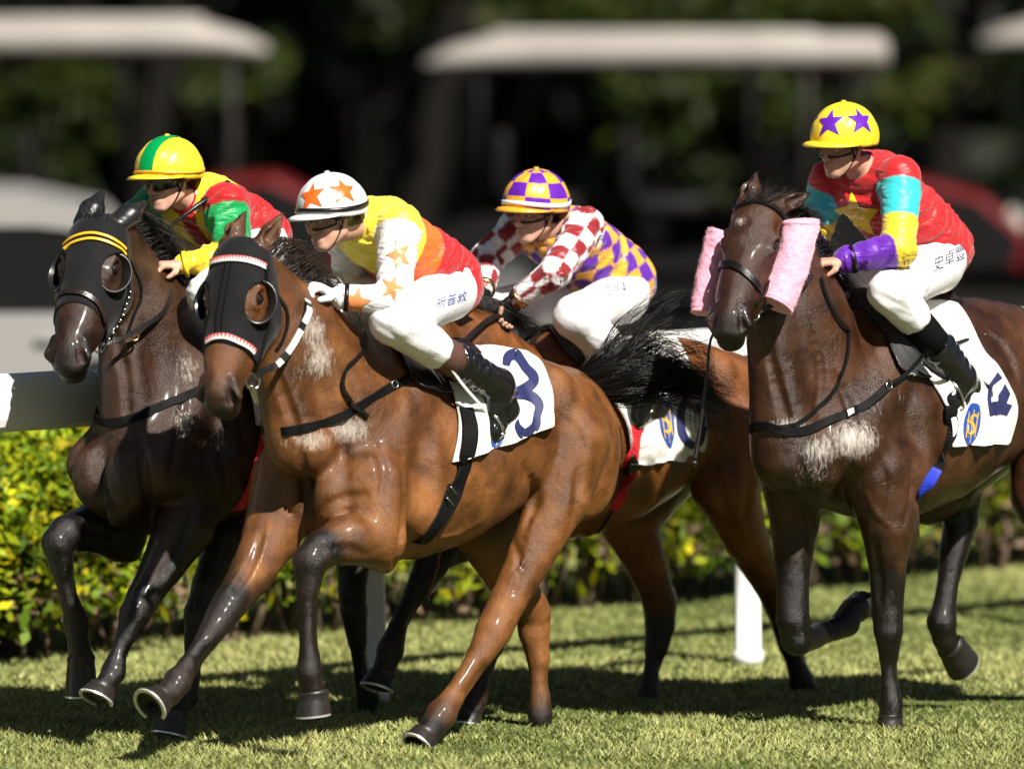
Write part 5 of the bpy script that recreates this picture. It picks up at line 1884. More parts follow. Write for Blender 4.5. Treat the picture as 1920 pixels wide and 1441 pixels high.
def human_head(fr):
    kw = dict(frame=fr); P = []; A = P.append
    A(el((0.0, 0, 0.03), (0.092, 0.074, 0.088), 0.02, **kw))
    A(el((0.034, 0, -0.045), (0.058, 0.060, 0.075), 0.025, **kw))
    A(rc((0.045, 0, -0.08), (0.066, 0, -0.102), 0.034, 0.024, 0.025, **kw))
    A(el((0.076, 0, -0.113), (0.018, 0.021, 0.014), 0.016, **kw))                         # chin
    for s in (1, -1):
        A(rc((0.0, s * 0.052, -0.065), (0.062, s * 0.020, -0.112), 0.019, 0.014, 0.022, **kw))    # jaw
        A(el((0.070, s * 0.042, -0.036), (0.018, 0.018, 0.013), 0.016, **kw))              # cheekbone
        A(rc((0.086, s * 0.012, 0.004), (0.074, s * 0.046, 0.002), 0.011, 0.010, 0.012, **kw))  # brow
        A(el((0.104, s * 0.0115, -0.055), (0.010, 0.0075, 0.008), 0.006, **kw))            # nostril
        A(el((0.004, s * 0.074, -0.022), (0.020, 0.008, 0.032), 0.008, R=None, **kw))      # ear
        A(el((0.008, s * 0.084, -0.020), (0.010, 0.006, 0.018), 0.005, op='-', **kw))
        A(el((0.093, s * 0.030, -0.014), (0.013, 0.017, 0.010), 0.010, op='-', **kw))      # eye socket
    A(rc((0.088, 0, -0.008), (0.112, 0, -0.046), 0.0085, 0.0105, 0.012, **kw))            # nose
    A(el((0.111, 0, -0.050), (0.011, 0.011, 0.009), 0.007, **kw))
    A(el((0.086, 0, -0.084), (0.014, 0.030, 0.018), 0.014, **kw))                          # mouth mound
    A(el((0.098, 0, -0.0775), (0.0075, 0.021, 0.0052), 0.005, tag='lip', **kw))
    A(el((0.095, 0, -0.0895), (0.0080, 0.019, 0.0060), 0.005, tag='lip', **kw))
    A(rc((0.102, -0.020, -0.0835), (0.102, 0.020, -0.0835), 0.0022, 0.0022, 0.003, op='-', **kw))
    for s in (1, -1):
        A(el((0.114, s * 0.006, -0.0605), (0.004, 0.0035, 0.003), 0.003, op='-', **kw))
    return P


def hand_prims(w, k, palm_n, thumb_sd, curl=1.0, s=1.0):
    """w wrist, k knuckle centre, palm_n the palm-facing normal; fingers curl into the palm"""
    w = np.asarray(w, float); k = np.asarray(k, float)
    d = k - w; L = np.linalg.norm(d); d /= L
    n = np.asarray(palm_n, float); n = n - d * (n @ d); n /= np.linalg.norm(n)
    sd = np.cross(d, n) * thumb_sd
    P = []
    c = w + d * 0.02
    for o in (-0.027, -0.009, 0.009, 0.027):
        P.append(rc(w + sd * o * 0.7 + d * 0.008, w + d * 0.088 * s + sd * o, 0.014 * s, 0.0125 * s, 0.012, tag='hand'))
    fl = (0.074, 0.086, 0.082, 0.066)
    for i, o in enumerate((-0.030, -0.010, 0.010, 0.029)):
        b = w + d * 0.088 * s + sd * o
        a1 = 0.75 * curl; a2 = 1.9 * curl; a3 = 2.7 * curl
        p1 = b + (d * math.cos(a1) + n * math.sin(a1)) * fl[3 - i] * 0.50 * s
        p2 = p1 + (d * math.cos(a2) + n * math.sin(a2)) * fl[3 - i] * 0.32 * s
        p3 = p2 + (d * math.cos(a3) + n * math.sin(a3)) * fl[3 - i] * 0.24 * s
        r = 0.0092 * s if i else 0.0082 * s
        P += [rc(b, p1, r * 1.12, r, 0.004, tag='finger'), rc(p1, p2, r, r * 0.95, 0.003, tag='finger'), rc(p2, p3, r * 0.95, r * 0.8, 0.003, tag='fingertip')]
    t0 = w + d * 0.028 + sd * 0.026
    t1 = t0 + (d * 0.55 + sd * 0.55 + n * 0.55) * 0.042 * s
    t2 = t1 + (d * 0.80 - sd * 0.15 + n * 0.60) * 0.034 * s
    P += [rc(t0, t1, 0.014 * s, 0.0112 * s, 0.010, tag='finger'), rc(t1, t2, 0.0112 * s, 0.0085 * s, 0.003, tag='fingertip')]
    return P


def inflate(prims, a, k=None):
    out = []
    for p in prims:
        q = Prim.__new__(Prim); q.__dict__.update(p.__dict__); q.infl = p.infl + a
        if k: q.k = max(q.k, k)
        out.append(q)
    return out


HELM_R = np.array([0.145, 0.127, 0.138])


def helmet(fr, person, colour_fn, mats, stars=None, star_mat=None, band=None, peak_mat=0, bandw=0.018, stripe=None):
    """skull cap with a silk cover; colour_fn(azimuth, polar) -> material index"""
    R, o, sc = fr
    C = np.array([-0.006, 0, 0.022])
    def T(p): return hpt(fr, p)
    nu, nv = 64, 22
    V = []; F = []; mi = []
    pm = math.radians(101)
    def pt(az, po, inf=0.0):
        d = np.array([math.sin(po) * math.cos(az), math.sin(po) * math.sin(az), math.cos(po)])
        return C + d * (HELM_R + inf)
    def lip(az): return math.radians(93 + 9 * (0.5 - 0.5 * math.cos(az)) + 5 * (0.5 - 0.5 * math.cos(2 * az)))
    for j in range(nv + 1):
        for i in range(nu):
            az = 2 * math.pi * i / nu
            po = lip(az) * (j + 0.02) / nv
            w = 0.0013 * math.sin(az * 6) * math.sin(po) + 0.0012 * math.sin(az * 11 + po * 9)
            V.append(T(pt(az, po, w)))
    for j in range(nv):
        for i in range(nu):
            l = (i + 1) % nu
            F.append((j * nu + i, (j + 1) * nu + i, (j + 1) * nu + l, j * nu + l))
            az = 2 * math.pi * (i + 0.5) / nu; po = lip(az) * (j + 0.5) / nv
            mi.append(colour_fn(i, j))
    n0 = len(V)
    V.append(T(pt(0, 0))); top = n0
    for i in range(nu): F.append((top, i, (i + 1) % nu)); mi.append(colour_fn(i, 0))
    # turned-in lower edge
    n1 = len(V)
    for i in range(nu):
        az = 2 * math.pi * i / nu
        V.append(T(pt(az, lip(az) + 0.03, -0.012)))
    for i in range(nu):
        l = (i + 1) % nu
        F.append((nv * nu + i, n1 + i, n1 + l, nv * nu + l)); mi.append(len(mats) - 1)
    ho = mesh_obj('helmet', V, F, mats, person, True, mi)
    # button on top
    m = MB(); m.ball(T(C + np.array([0, 0, HELM_R[2] + 0.002])), 0.011 * np.array([1, 1, 0.6]), R=R)
    m.build('button', mats[0], ho)
    if stripe is not None:
        ng, nw = 40, 8; V = []; F = []
        for i in range(ng):
            t = -1.62 + 3.08 * i / (ng - 1)
            for j in range(nw):
                y = 0.05 + (-0.25 + 0.5 * j / (nw - 1)); c_ = math.sqrt(1 - y * y)
                d = np.array([math.sin(t) * c_, y, math.cos(t) * c_])
                V.append(T(C + d * (HELM_R + 0.0032)))
        for i in range(ng - 1):
            for j in range(nw - 1): F.append((i * nw + j, i * nw + j + 1, (i + 1) * nw + j + 1, (i + 1) * nw + j))
        mesh_obj('stripe', V, F, stripe, ho, True)
    # peak
    V = []; F = []; nn = 25; wA = math.radians(72)
    for i in range(nn):
        az = -wA + 2 * wA * i / (nn - 1)
        f = max(0.0, math.cos(az * 0.5 * math.pi / wA)) ** 0.7
        a = pt(az, lip(az) - 0.06, 0.001)
        dr = np.array([math.cos(az), math.sin(az) * 0.75, 0])
        for q, up in ((0, 0.0), (0.5, -0.004), (1.0, -0.014)):
            V.append(T(a + dr * (0.048 * f * q + 0.002) + np.array([0, 0, up * f])))
        for q, up in ((1.0, -0.019), (0.5, -0.010), (0, -0.007)):
            V.append(T(a + dr * (0.047 * f * q - 0.002) + np.array([0, 0, up * f - 0.001])))
    for i in range(nn - 1):
        for j in range(6):
            F.append((i * 6 + j, i * 6 + (j + 1) % 6, (i + 1) * 6 + (j + 1) % 6, (i + 1) * 6 + j))
    mesh_obj('peak', V, F, mats[peak_mat], ho, True)
    if band is not None:
        V = []; F = []; nb = 64
        for i in range(nb):
            az = 2 * math.pi * i / nb
            p0 = lip(az) - 0.10 - 0.10 * (0.5 - 0.5 * math.cos(az)); dp = bandw / 0.125
            for po, inf in ((p0, 0.0015), (p0, 0.005), (p0 - dp, 0.005), (p0 - dp, 0.0015)): V.append(T(pt(az, po, inf)))
        for i in range(nb):
            l = (i + 1) % nb
            for j in range(4): F.append((i * 4 + j, i * 4 + (j + 1) % 4, l * 4 + (j + 1) % 4, l * 4 + j))
        mesh_obj('band', V, F, band, ho, True)
    for (az0, po0, r, rot) in (stars or []):
        P2 = star_poly(0, 0, r, rot, 1.0, 0, 0.42)
        bm = bmesh.new()
        vv = [bm.verts.new((x, y, 0)) for x, y in P2]
        for t in tessellate_polygon([[Vector((x, y, 0)) for x, y in P2]]): bm.faces.new([vv[i] for i in t])
        bmesh.ops.triangulate(bm, faces=bm.faces[:])
        for _ in range(3): bmesh.ops.subdivide_edges(bm, edges=bm.edges[:], cuts=1); bmesh.ops.triangulate(bm, faces=bm.faces[:])
        bm.verts.index_update()
        V = []
        for v in bm.verts:
            po = po0 + v.co.y / 0.122; az = az0 - v.co.x / (0.122 * max(0.3, math.sin(po0)))
            w = 0.0013 * math.sin(az * 6) * math.sin(po) + 0.0012 * math.sin(az * 11 + po * 9)
            V.append(T(pt(az, po, w + 0.0022)))
        F = [tuple(v.index for v in f.verts) for f in bm.faces]; bm.free()
        mesh_obj('star', V, F, star_mat, ho, True)
    # harness rim and chin strap
    m = MB()
    pts = []
    for t in np.linspace(-1, 1, 25):
        a = t * math.pi / 2
        pts.append(T(np.array([0.012 + 0.044 * math.cos(a) ** 1.5, 0.083 * math.copysign(abs(t) ** 0.62, t), -0.02 - 0.114 * (1 - abs(t) ** 1.6)])))
    m.tube(pts, 0.0048, 8, flat=(1.0, 0.5))
    m.build('chin_strap', M['leather'], ho)
    V = []; F = []; nb = 40
    for i in range(nb):
        az = -math.radians(95) + math.radians(190) * i / (nb - 1)
        for po, inf in ((lip(az) - 0.03, -0.012), (lip(az) + 0.17, -0.030), (lip(az) + 0.17, -0.038), (lip(az) - 0.03, -0.03)):
            V.append(T(pt(az, po, inf)))
    for i in range(nb - 1):
        for j in range(4): F.append((i * 4 + j, i * 4 + (j + 1) % 4, (i + 1) * 4 + (j + 1) % 4, (i + 1) * 4 + j))
    mesh_obj('helmet_rim', V, F, M['helmet_black'], ho, True)
    m = MB(); m.ball(T(np.array([0.118, 0.012, 0.006])), np.array([0.004, 0.014, 0.008]), R=R)
    m.build('badge', M['pale_badge'], ho)
    return ho


def goggles(fr, person, lens, frame_mat):
    def T(p): return hpt(fr, p)
    V = []; F = []; n = 31; wA = math.radians(70)
    def face_pt(a, z, off):
        r = np.array([0.104, 0.080]) + off
        return np.array([0.004 + r[0] * math.cos(a) - 0.010 * math.exp(-(a / 0.12) ** 2), r[1] * math.sin(a), z])
    def hh(a): return 0.0285 * (1 - 0.35 * (abs(a) / wA) ** 3) - 0.006 * math.exp(-(a / 0.16) ** 2)
    zc = lambda a: -0.016 + 0.004 * (abs(a) / wA) ** 2
    go = None
    m = MB()
    for i in range(n):
        a = -wA + 2 * wA * i / (n - 1)
        for k in range(5):
            t = k / 4 * 2 - 1
            V.append(T(face_pt(a, zc(a) + hh(a) * t + (0.005 * math.exp(-(a / 0.16) ** 2) if t < 0 else 0), 0.006 * (1 - t * t))))
    for i in range(n - 1):
        for k in range(4): F.append((i * 5 + k, (i + 1) * 5 + k, (i + 1) * 5 + k + 1, i * 5 + k + 1))
    loop = [V[i * 5 + 4] for i in range(n)] + [V[(n - 1) * 5 + k] for k in (3, 2, 1)] + [V[i * 5] for i in range(n - 1, -1, -1)] + [V[k] for k in (1, 2, 3)]
    m.tube(np.array(loop), 0.0046, 6, closed=True)
    m.tube([T((0.098, 0, -0.036)), T((0.101, 0, -0.016)), T((0.1, 0, 0.004))], 0.0035, 6)
    go = m.build('goggles', frame_mat, person)
    mesh_obj('lens', V, F, lens, go, True)
    V = []; F = []
    nb = 24
    for i in range(nb):
        a = wA + (2 * math.pi - 2 * wA) * i / (nb - 1)
        c = face_pt(a, 0, 0.0) if abs(math.cos(a)) < 2 else 0
        p = np.array([0.004 + 0.108 * math.cos(a), 0.092 * math.sin(a), -0.014 + 0.035 * math.sin(math.pi * i / (nb - 1))])
        for dz, inf in ((-0.009, 0), (-0.009, 0.003), (0.009, 0.003), (0.009, 0)):
            V.append(T(p + np.array([math.cos(a) * inf, math.sin(a) * inf, dz])))
    for i in range(nb - 1):
        for j in range(4): F.append((i * 4 + j, i * 4 + (j + 1) % 4, (i + 1) * 4 + (j + 1) % 4, (i + 1) * 4 + j))
    mesh_obj('strap', V, F, M['leather'], go, True)
    return go


def folds(p, ax, tilt, seed):
    """sharp little ridges of slack cloth running slantwise round a limb"""
    a = np.asarray(ax, float) + tilt * np.array([0.2, 0.5, 0.6]); a /= np.linalg.norm(a)
    al = (p @ a)[:, None] * a
    q = al + (p - al) * 0.32
    w = vnoise(p, 9, seed + 20)[:, None] * 0.016
    n1 = vnoise(q + w, 26, seed); n2 = vnoise(q - w, 44, seed + 3)
    m = np.clip(0.55 + 0.8 * vnoise(p, 6, seed + 7), 0.1, 1.2)
    return ((1 - np.abs(n1) * 2.2) * 0.65 + (1 - np.abs(n2) * 2.2) * 0.30 - 0.35) * m


def jockey(key, label, D):
    H = HORSES[key]; R = H['R']; P = R.P
    hc = P(*D['head'])
    person = empty('person', R.o, RZ)
    tag(person, label, 'jockey', 'jockeys riding the horses')
    fr = person_frame(D['psi'], D['pitch'], D.get('roll', 0), hc)
    neck = P(*D['neck']); A = P(*D['chest'][:3]); B = P(*D['pelvis'][:3]); ra = D['chest'][3] / 500; rb = D['pelvis'][3] / 500
    shL, elL, wrL, haL = [P(*q[:3]) for q in D['armL']]
    shR, elR, wrR, haR = [P(*q[:3]) for q in D['armR']]
    hiL, knL, caL, anL, heL, toL = [P(*q[:3]) for q in D['legL']]
    rl = [q[3] / 500 for q in D['legL']]
    mir = np.array([1, -1, 1])
    hiR, knR, caR, anR, heR, toR = [p * mir for p in (hiL, knL, caL, anL, heL, toL)]
    rA = [q[3] / 500 for q in D['armL']]
    mid = (A + B) / 2
    # ---------- body (one continuous figure)
    head = human_head(fr)
    nb = hpt(fr, (-0.02, 0, -0.06))
    sq = (1, 0.80, 1)
    torso_p = [rc(A, B, ra, rb, 0.05, sq=sq, tag='torso'),
               rc(A * 0.5 + neck * 0.5, A, ra * 0.62, ra * 0.9, 0.05, sq=sq, tag='torso'),
               rc(shL, shR, rA[0] * 0.92, rA[0] * 0.92, 0.05, tag='shoulder')]
    armL = [rc(shL, elL, rA[0], rA[1], 0.03, tag='upperL'), rc(elL, wrL, rA[1], rA[2], 0.02, tag='foreL')]
    armR = [rc(shR, elR, rA[0], rA[1], 0.03, tag='upperR'), rc(elR, wrR, rA[1], rA[2], 0.02, tag='foreR')]
    pn = D.get('palm', (0.2, 0, -1))
    hL = hand_prims(wrL, haL, pn if not isinstance(pn, dict) else pn['L'], D.get('thumbL', 1), D.get('curl', 1.0), 1.03)
    hR = hand_prims(wrR, haR, pn if not isinstance(pn, dict) else pn['R'], D.get('thumbR', -1), D.get('curl', 1.0), 1.03)
    legs_up = []; shins = []; feet = []
    for s, (h, k, c, a, he, to) in ((1, (hiL, knL, caL, anL, heL, toL)), (-1, (hiR, knR, caR, anR, heR, toR))):
        legs_up += [rc(h, k, rl[0], rl[1], 0.045, tag='thigh'), rc(k, c, rl[1], rl[2], 0.025, tag='knee')]
        shins += [rc(c, a, rl[2], rl[3], 0.025, tag='shin')]
        feet += [rc(a, he, rl[3], rl[4], 0.02, tag='foot'), rc(a, to, rl[3] * 0.95, rl[5], 0.02, tag='foot'), rc(he, to, rl[4], rl[5], 0.03, tag='foot')]
    seat = [rc(hiL * np.array([1, 0.6, 1]), hiR * np.array([1, 0.6, 1]), rb * 0.80, rb * 0.80, 0.05, tag='thigh')]
    slim = inflate(torso_p + armL + armR + seat + legs_up + shins + feet, -0.016)
    for q in slim:
        if q.tag in ('foreL', 'foreR'): q.infl = -0.008
    neckp = [rc(nb, neck, 0.050, 0.058, 0.02, tag='neck')]
    body_p = slim + neckp + hL + hR + head
    ctr = [fr[1], wrL, haL, wrR, haR]
    fines = []
    for i in range(3):
        iv = [(fr[1][i] - 0.14, fr[1][i] + 0.14, 0.0056), (min(wrL[i], haL[i]) - 0.05, max(wrL[i], haL[i]) + 0.06, 0.0056)]
        fines.append(iv)
    v, q = sdf_mesh(body_p, 0.012, fines)
    v = smooth_mesh(v, q, 1, 0.4)
    body = mesh_obj('body', v, q, M['skin'], person)
    hv = ((v - fr[1]) @ fr[0]) / fr[2]
    skin = np.tile(np.array(D.get('skin', (0.56, 0.31, 0.22))), (len(v), 1))
    lip = np.exp(-((hv[:, 0] - 0.097) / 0.012) ** 2 - (hv[:, 1] / 0.017) ** 2 - ((hv[:, 2] + 0.0835) / 0.0075) ** 2)
    skin = skin * (1 - lip[:, None] * 0.75) + np.array((0.40, 0.13, 0.11)) * lip[:, None] * 0.75
    red = np.exp(-((hv[:, 0] - 0.075) / 0.03) ** 2 - ((np.abs(hv[:, 1]) - 0.045) / 0.018) ** 2 - ((hv[:, 2] + 0.045) / 0.02) ** 2)
    skin = skin * (1 - 0.18 * red[:, None] * np.array((0.2, 1, 1)))
    hairm = (hv[:, 0] < 0.018) & (hv[:, 2] > -0.055) & (hv[:, 2] < 0.2) & (np.abs(hv[:, 0]) < 0.12) & (np.abs(hv[:, 1]) < 0.071)
    skin[hairm] = np.array(D.get('hair', (0.03, 0.018, 0.012)))
    brow = np.exp(-((hv[:, 0] - 0.088) / 0.012) ** 2 - ((np.abs(hv[:, 1]) - 0.030) / 0.018) ** 2 - ((hv[:, 2] - 0.004) / 0.0055) ** 2)
    skin = skin * (1 - 0.7 * brow[:, None]) + 0.02 * brow[:, None]
    set_color_attr(body, 'skin', skin)
    for s in (1, -1):
        m = MB(); m.ball(hpt(fr, (0.0795, s * 0.030, -0.0145)), 0.0118 * fr[2], nu=16, nv=10)
        e = m.build('eye', M['eyeball'], person)
        m = MB(); m.ball(hpt(fr, (0.0868, s * 0.029, -0.0160)), 0.0062 * fr[2] * np.array([0.8, 1, 1]), R=fr[0], nu=12, nv=8)
        m.build('iris', M['iris'], e)
    # ---------- silks
    loose = 0.004
    slv = 0.93
    cL = elL + (wrL - elL) * slv; cR = elR + (wrR - elR) * slv
    S = [rc(A, A + (B - A) * 1.0, ra + 0.004, rb + 0.010, 0.05, sq=sq, tag='torso'),
         rc(A * 0.55 + neck * 0.45, A, ra * 0.64, ra * 0.93, 0.05, sq=sq, tag='yoke'),
         rc(shL, A, rA[0] * 0.93, ra * 0.85, 0.05, tag='shoulder'), rc(shR, A, rA[0] * 0.93, ra * 0.85, 0.05, tag='shoulder'),
         rc(shL, elL, rA[0] + loose, rA[1] + loose, 0.03, tag='upperL'), rc(elL, cL, rA[1] + loose, rA[2] + 0.005, 0.025, tag='foreL'),
         rc(shR, elR, rA[0] + loose, rA[1] + loose, 0.03, tag='upperR'), rc(elR, cR, rA[1] + loose, rA[2] + 0.005, 0.025, tag='foreR')]
    cut = inflate(neckp, 0.002)
    for c in cut: c.op = '-'; c.k = 0.008
    v, q = sdf_mesh(S + cut, 0.0066)
    v = smooth_mesh(v, q, 2, 0.5)
    n = normals(v, q)
    bi, bt = nearest_tags(S, v.astype(np.float32))
    tags = np.array([p.tag for p in S])[bi]
    # creases: along the sleeve bends and across the back
    wr = np.zeros(len(v))
    v0 = v.copy()
    for tg, a, b in (('upperL', shL, elL), ('foreL', elL, wrL), ('upperR', shR, elR), ('foreR', elR, wrR)):
        mk = tags == tg
        ax = (b - a); L = np.linalg.norm(ax); ax /= L
        s = (v[mk] - a) @ ax
        ang = vnoise(v[mk], 14, 3) * 2.2
        wr[mk] = folds(v[mk], ax, 0.8, 5) * 0.013 + 0.0045 * vnoise(v[mk], 11, 5)
    mk = (tags == 'torso') | (tags == 'yoke') | (tags == 'shoulder')
    ax = (B - A) / np.linalg.norm(B - A)
    s = (v[mk] - A) @ ax
    wr[mk] = folds(v[mk], ax, -0.7, 9) * 0.017 + 0.0075 * vnoise(v[mk], 8, 6)
    v = v + n * wr[:, None]
    silk = mesh_obj('silks', v, q, M['silk'], person)
    H['silk'] = Skin(R, v, q)
    J = dict(A=A, B=B, ax=ax, neck=neck, shL=shL, elL=elL, wrL=wrL, shR=shR, elR=elR, wrR=wrR)
    gj = np.random.default_rng(5); acc = 0
    for _ in range(7):
        vj = v0 + gj.normal(size=v0.shape) * 0.0024
        bi, bt = nearest_tags(S, vj.astype(np.float32)); tg = np.array([p.tag for p in S])[bi]
        acc = acc + D['silk_fn'](vj, tg, bt, np.clip(((vj - A) @ ax) / np.linalg.norm(B - A), -0.6, 1.4), J)
    set_color_attr(silk, 'silk', acc / 7)
    # cuffs
    for (e, w, tg) in ((elL, wrL, 'L'), (elR, wrR, 'R')):
        m = MB(); a = e + (w - e) * 0.90; b = e + (w - e) * 0.985
        r = rA[2]
        m.tube([a, a + (b - a) * 0.15, a + (b - a) * 0.5, a + (b - a) * 0.85, b], [r + 0.004, r + 0.010, r + 0.008, r + 0.010, r + 0.003], 20)
        m.build('cuff', D['cuff'], person)
        if D.get('wristband'):
            m = MB(); a = e + (w - e) * 0.78; b = e + (w - e) * 0.86
            m.tube([a, b], [r + 0.014, r + 0.012], 20); m.build('wristband', M['leather'], person)
    # collar
    m = MB()
    dn = (nb - neck) / np.linalg.norm(nb - neck)
    m.tube([neck - dn * 0.005, neck + dn * 0.012, neck + dn * 0.034], [0.074, 0.070, 0.063], 24)
    m.build('collar', D['collar'], person)
    # ---------- breeches
    Bp = inflate(seat + legs_up, 0.002)
    Bp += [rc(B + (A - B) * 0.04, B, rb * 0.90, rb * 0.92, 0.05, sq=sq, tag='waist')]
    for k_, c_, a_ in ((knL, caL, anL), (knR, caR, anR)):
        d_ = (a_ - c_) / np.linalg.norm(a_ - c_)
        Bp.append(rc(c_ + d_ * 0.135, c_ + d_ * 0.16, 0.125, 0.125, 0.004, op='-'))
    v, q = sdf_mesh(Bp, 0.0088)
    v = smooth_mesh(v, q, 2, 0.5)
    n = normals(v, q)
    v = v + n * (0.0030 * vnoise(v, 11, 4) + 0.0065 * folds(v, hiL - knL, 0.9, 13) * np.clip(vnoise(v, 5, 9) * 1.5 + 0.45, 0.05, 1))[:, None]
    br = mesh_obj('breeches', v, q, M['breeches'], person)
    H['breeches'] = Skin(R, v, q)
    if D.get('script'):
        lt = decal('lettering', D['script'], H['breeches'], D.get('ink', M['ink']), br, 0.002, 5)
        if lt: lt['kind'] = 'stuff'
    # ---------- boots with coloured tops
    for sgn in (1, -1):
        c, a, he, to, k = (caL, anL, heL, toL, knL) if sgn > 0 else (caR, anR, heR, toR, knR)
        c0 = c + (c - k) / np.linalg.norm(c - k) * 0.01
        top = c0 + (a - c0) * D.get('topfrac', 0.35)
        rt = rl[2] + (rl[3] - rl[2]) * D.get('topfrac', 0.35)
        pr = [rc(top, a, rt + 0.007, rl[3] + 0.005, 0.02), rc(a, he, rl[3] + 0.004, rl[4] + 0.004, 0.02), rc(a, to, rl[3] + 0.002, rl[5] + 0.004, 0.02), rc(he, to, rl[4] + 0.003, rl[5] + 0.004, 0.03)]
        v, q = sdf_mesh(pr, 0.0066)
        v = smooth_mesh(v, q, 2, 0.5); n = normals(v, q)
        axb = (a - top) / np.linalg.norm(a - top)
        v = v + n * (0.0045 * np.sin((v @ axb) * 150 + 4 * vnoise(v, 10, 3)) * np.clip(0.2 + vnoise(v, 9, 5), 0, 1) + 0.004 * vnoise(v, 24, 2))[:, None]
        bo = mesh_obj('boot', v, q, M['boot'], person)
        m = MB(); L = np.linalg.norm(top - c)
        st = c + (k - c) * 0.18
        m.tube([st, c, c + (top - c) * 0.5, top + (top - c) / L * 0.01], [rl[2] - 0.012, rl[2] - 0.006, (rl[2] + rt) / 2 - 0.001, rt + 0.001], 24)
        m.build('boot_top', D['sock'], bo)
    # ---------- gloves
    if D.get('glove'):
        for hp, w, e in ((hL, wrL, elL), (hR, wrR, elR)):
            G = [p for p in inflate(hp, 0.0028) if not (D.get('fingerless') and p.tag == 'fingertip')]
            dd = (e - w) / np.linalg.norm(e - w)
            G.append(rc(w, w + dd * 0.028, 0.031, 0.031, 0.015))
            v, q = sdf_mesh(G, 0.0046); v = smooth_mesh(v, q, 1, 0.4)
            mesh_obj('glove', v, q, D['glove'], person)
    helmet(fr, person, **D['helmet'])
    goggles(fr, person, D.get('lens', M['lens_clear']), D.get('gframe', M['leather']))
    H['person'] = person; H['hands'] = (wrL, haL, wrR, haR)
    if D.get('extra'): D['extra'](H, R, person)
    base = B.copy(); base[1] = 0
    w = R.to_world(base); person.location = w
    for o in person.children_recursive: shift_obj(o, base)
    return person


def whip(label, R, pts, rad, flap=True):
    root = empty('whip', R.to_world(R.P(*pts[0])), RZ)
    tag(root, label, 'whip', 'riding whips')
    b = R.P(*pts[0])
    P = catmull(np.array([R.P(*p) for p in pts]), 10) - b
    m = MB(); k = len(P)
    m.tube(P, np.interp(np.linspace(0, 1, k), np.linspace(0, 1, len(rad)), rad), 10)
    m.build('shaft', M['leather'], root)
    d = P[0] - P[3]; d /= np.linalg.norm(d)
    m = MB(); m.tube([P[0] + d * 0.004, P[0] + d * 0.016, P[0] + d * 0.022], [rad[0] * 1.25, rad[0] * 1.3, rad[0] * 0.8], 12)
    m.build('cap', M['cup'], root)
    return root


# colours of the silks (what the cloth is dyed)
Y = np.array((0.86, 0.62, 0.03)); YB = np.array((0.86, 0.70, 0.05)); RED = np.array((0.48, 0.010, 0.014)); ORG = np.array((0.80, 0.13, 0.015))
GRN = np.array((0.0, 0.28, 0.07)); WHT = np.array((0.80, 0.79, 0.80)); PUR = np.array((0.115, 0.015, 0.36)); TEAL = np.array((0.03, 0.50, 0.52))
AMB = np.array((0.84, 0.38, 0.03)); DRED = np.array((0.25, 0.010, 0.016))


def silk_j3(v, tags, bt, tt, J):
    c = np.zeros((len(v), 3))
    w = tt + 0.05 * ((v[:, 2] - J['A'][2]) / 0.12)
    c[:] = RED
    c[w < 0.40] = ORG
    c[w < 0.16] = YB
    for tg in ('upperL', 'foreL', 'upperR', 'foreR'):
        m = tags == tg
        c[m] = WHT
        if 'upper' in tg: c[m & (bt < 0.05)] = YB
    return c


def silk_j4(v, tags, bt, tt, J):
    c = np.tile(RED, (len(v), 1))
    for s in 'LR':
        m = tags == 'upper' + s
        c[m & (bt > 0.12)] = TEAL
        c[m & (bt > 0.60)] = Y
        m2 = tags == 'fore' + s
        c[m2] = PUR
        c[m2 & (bt < 0.10)] = Y
    return c


def silk_j1(v, tags, bt, tt, J):
    c = np.tile(RED * 0.9, (len(v), 1))
    y = v[:, 1]
    # yellow yoke at the neck and a broad yellow front
    m = (tags == 'torso') | (tags == 'yoke') | (tags == 'shoulder')
    c[m & (tt < 0.02)] = Y
    c[m & (v[:, 2] < J['A'][2] + 0.02) & (np.abs(y - 0.02) < 0.10) & (tt < 0.5)] = Y
    c[m & (v[:, 2] < J['A'][2] + 0.01) & (np.abs(y - 0.03) < 0.035) & (tt < 0.2)] = RED * 0.9
    for s in 'LR':
        m = tags == 'upper' + s
        c[m & (bt > 0.10)] = GRN
        c[m & (bt > 0.86)] = Y
        c[tags == 'fore' + s] = Y
    return c


def checks(u, w, a, b):
    return (np.floor(u) + np.floor(w)) % 2 < 0.5


def silk_j10(v, tags, bt, tt, J):
    c = np.tile(AMB, (len(v), 1))
    ax = J['ax']; up = np.array([0, 0, 1.0]) - ax * ax[2]; up /= np.linalg.norm(up); sd = np.cross(ax, up)
    q = v - J['A']
    ang = np.arctan2(q @ up, q @ sd)
    s = (v - J['A']) @ ax
    m = checks((ang / 0.62 + s / 0.085) * 0.9 + 50, (s / 0.085 - ang / 0.62) * 0.9 + 50.3, 0, 0)
    c[m] = PUR * 0.85
    for S in 'LR':
        for nm, a, b in (('upper' + S, J['sh' + S], J['el' + S]), ('fore' + S, J['el' + S], J['wr' + S])):
            mk = tags == nm
            x = (b - a) / np.linalg.norm(b - a); u2 = np.array([0, 0, 1.0]) - x * x[2]; u2 /= np.linalg.norm(u2); s2 = np.cross(x, u2)
            qq = v[mk] - a
            an = np.arctan2(qq @ u2, qq @ s2)
            ck = checks(an / 1.26 + 30.2, (qq @ x) / 0.078 + 20, 0, 0)
            cc = np.where(ck[:, None], DRED, WHT)
            c[mk] = cc
    return c


def solid(name, col, rough=0.3):
    return mat(name, tuple(col), rough=rough, spec=0.5, bump=0.4, bscale=22, bdist=0.01)


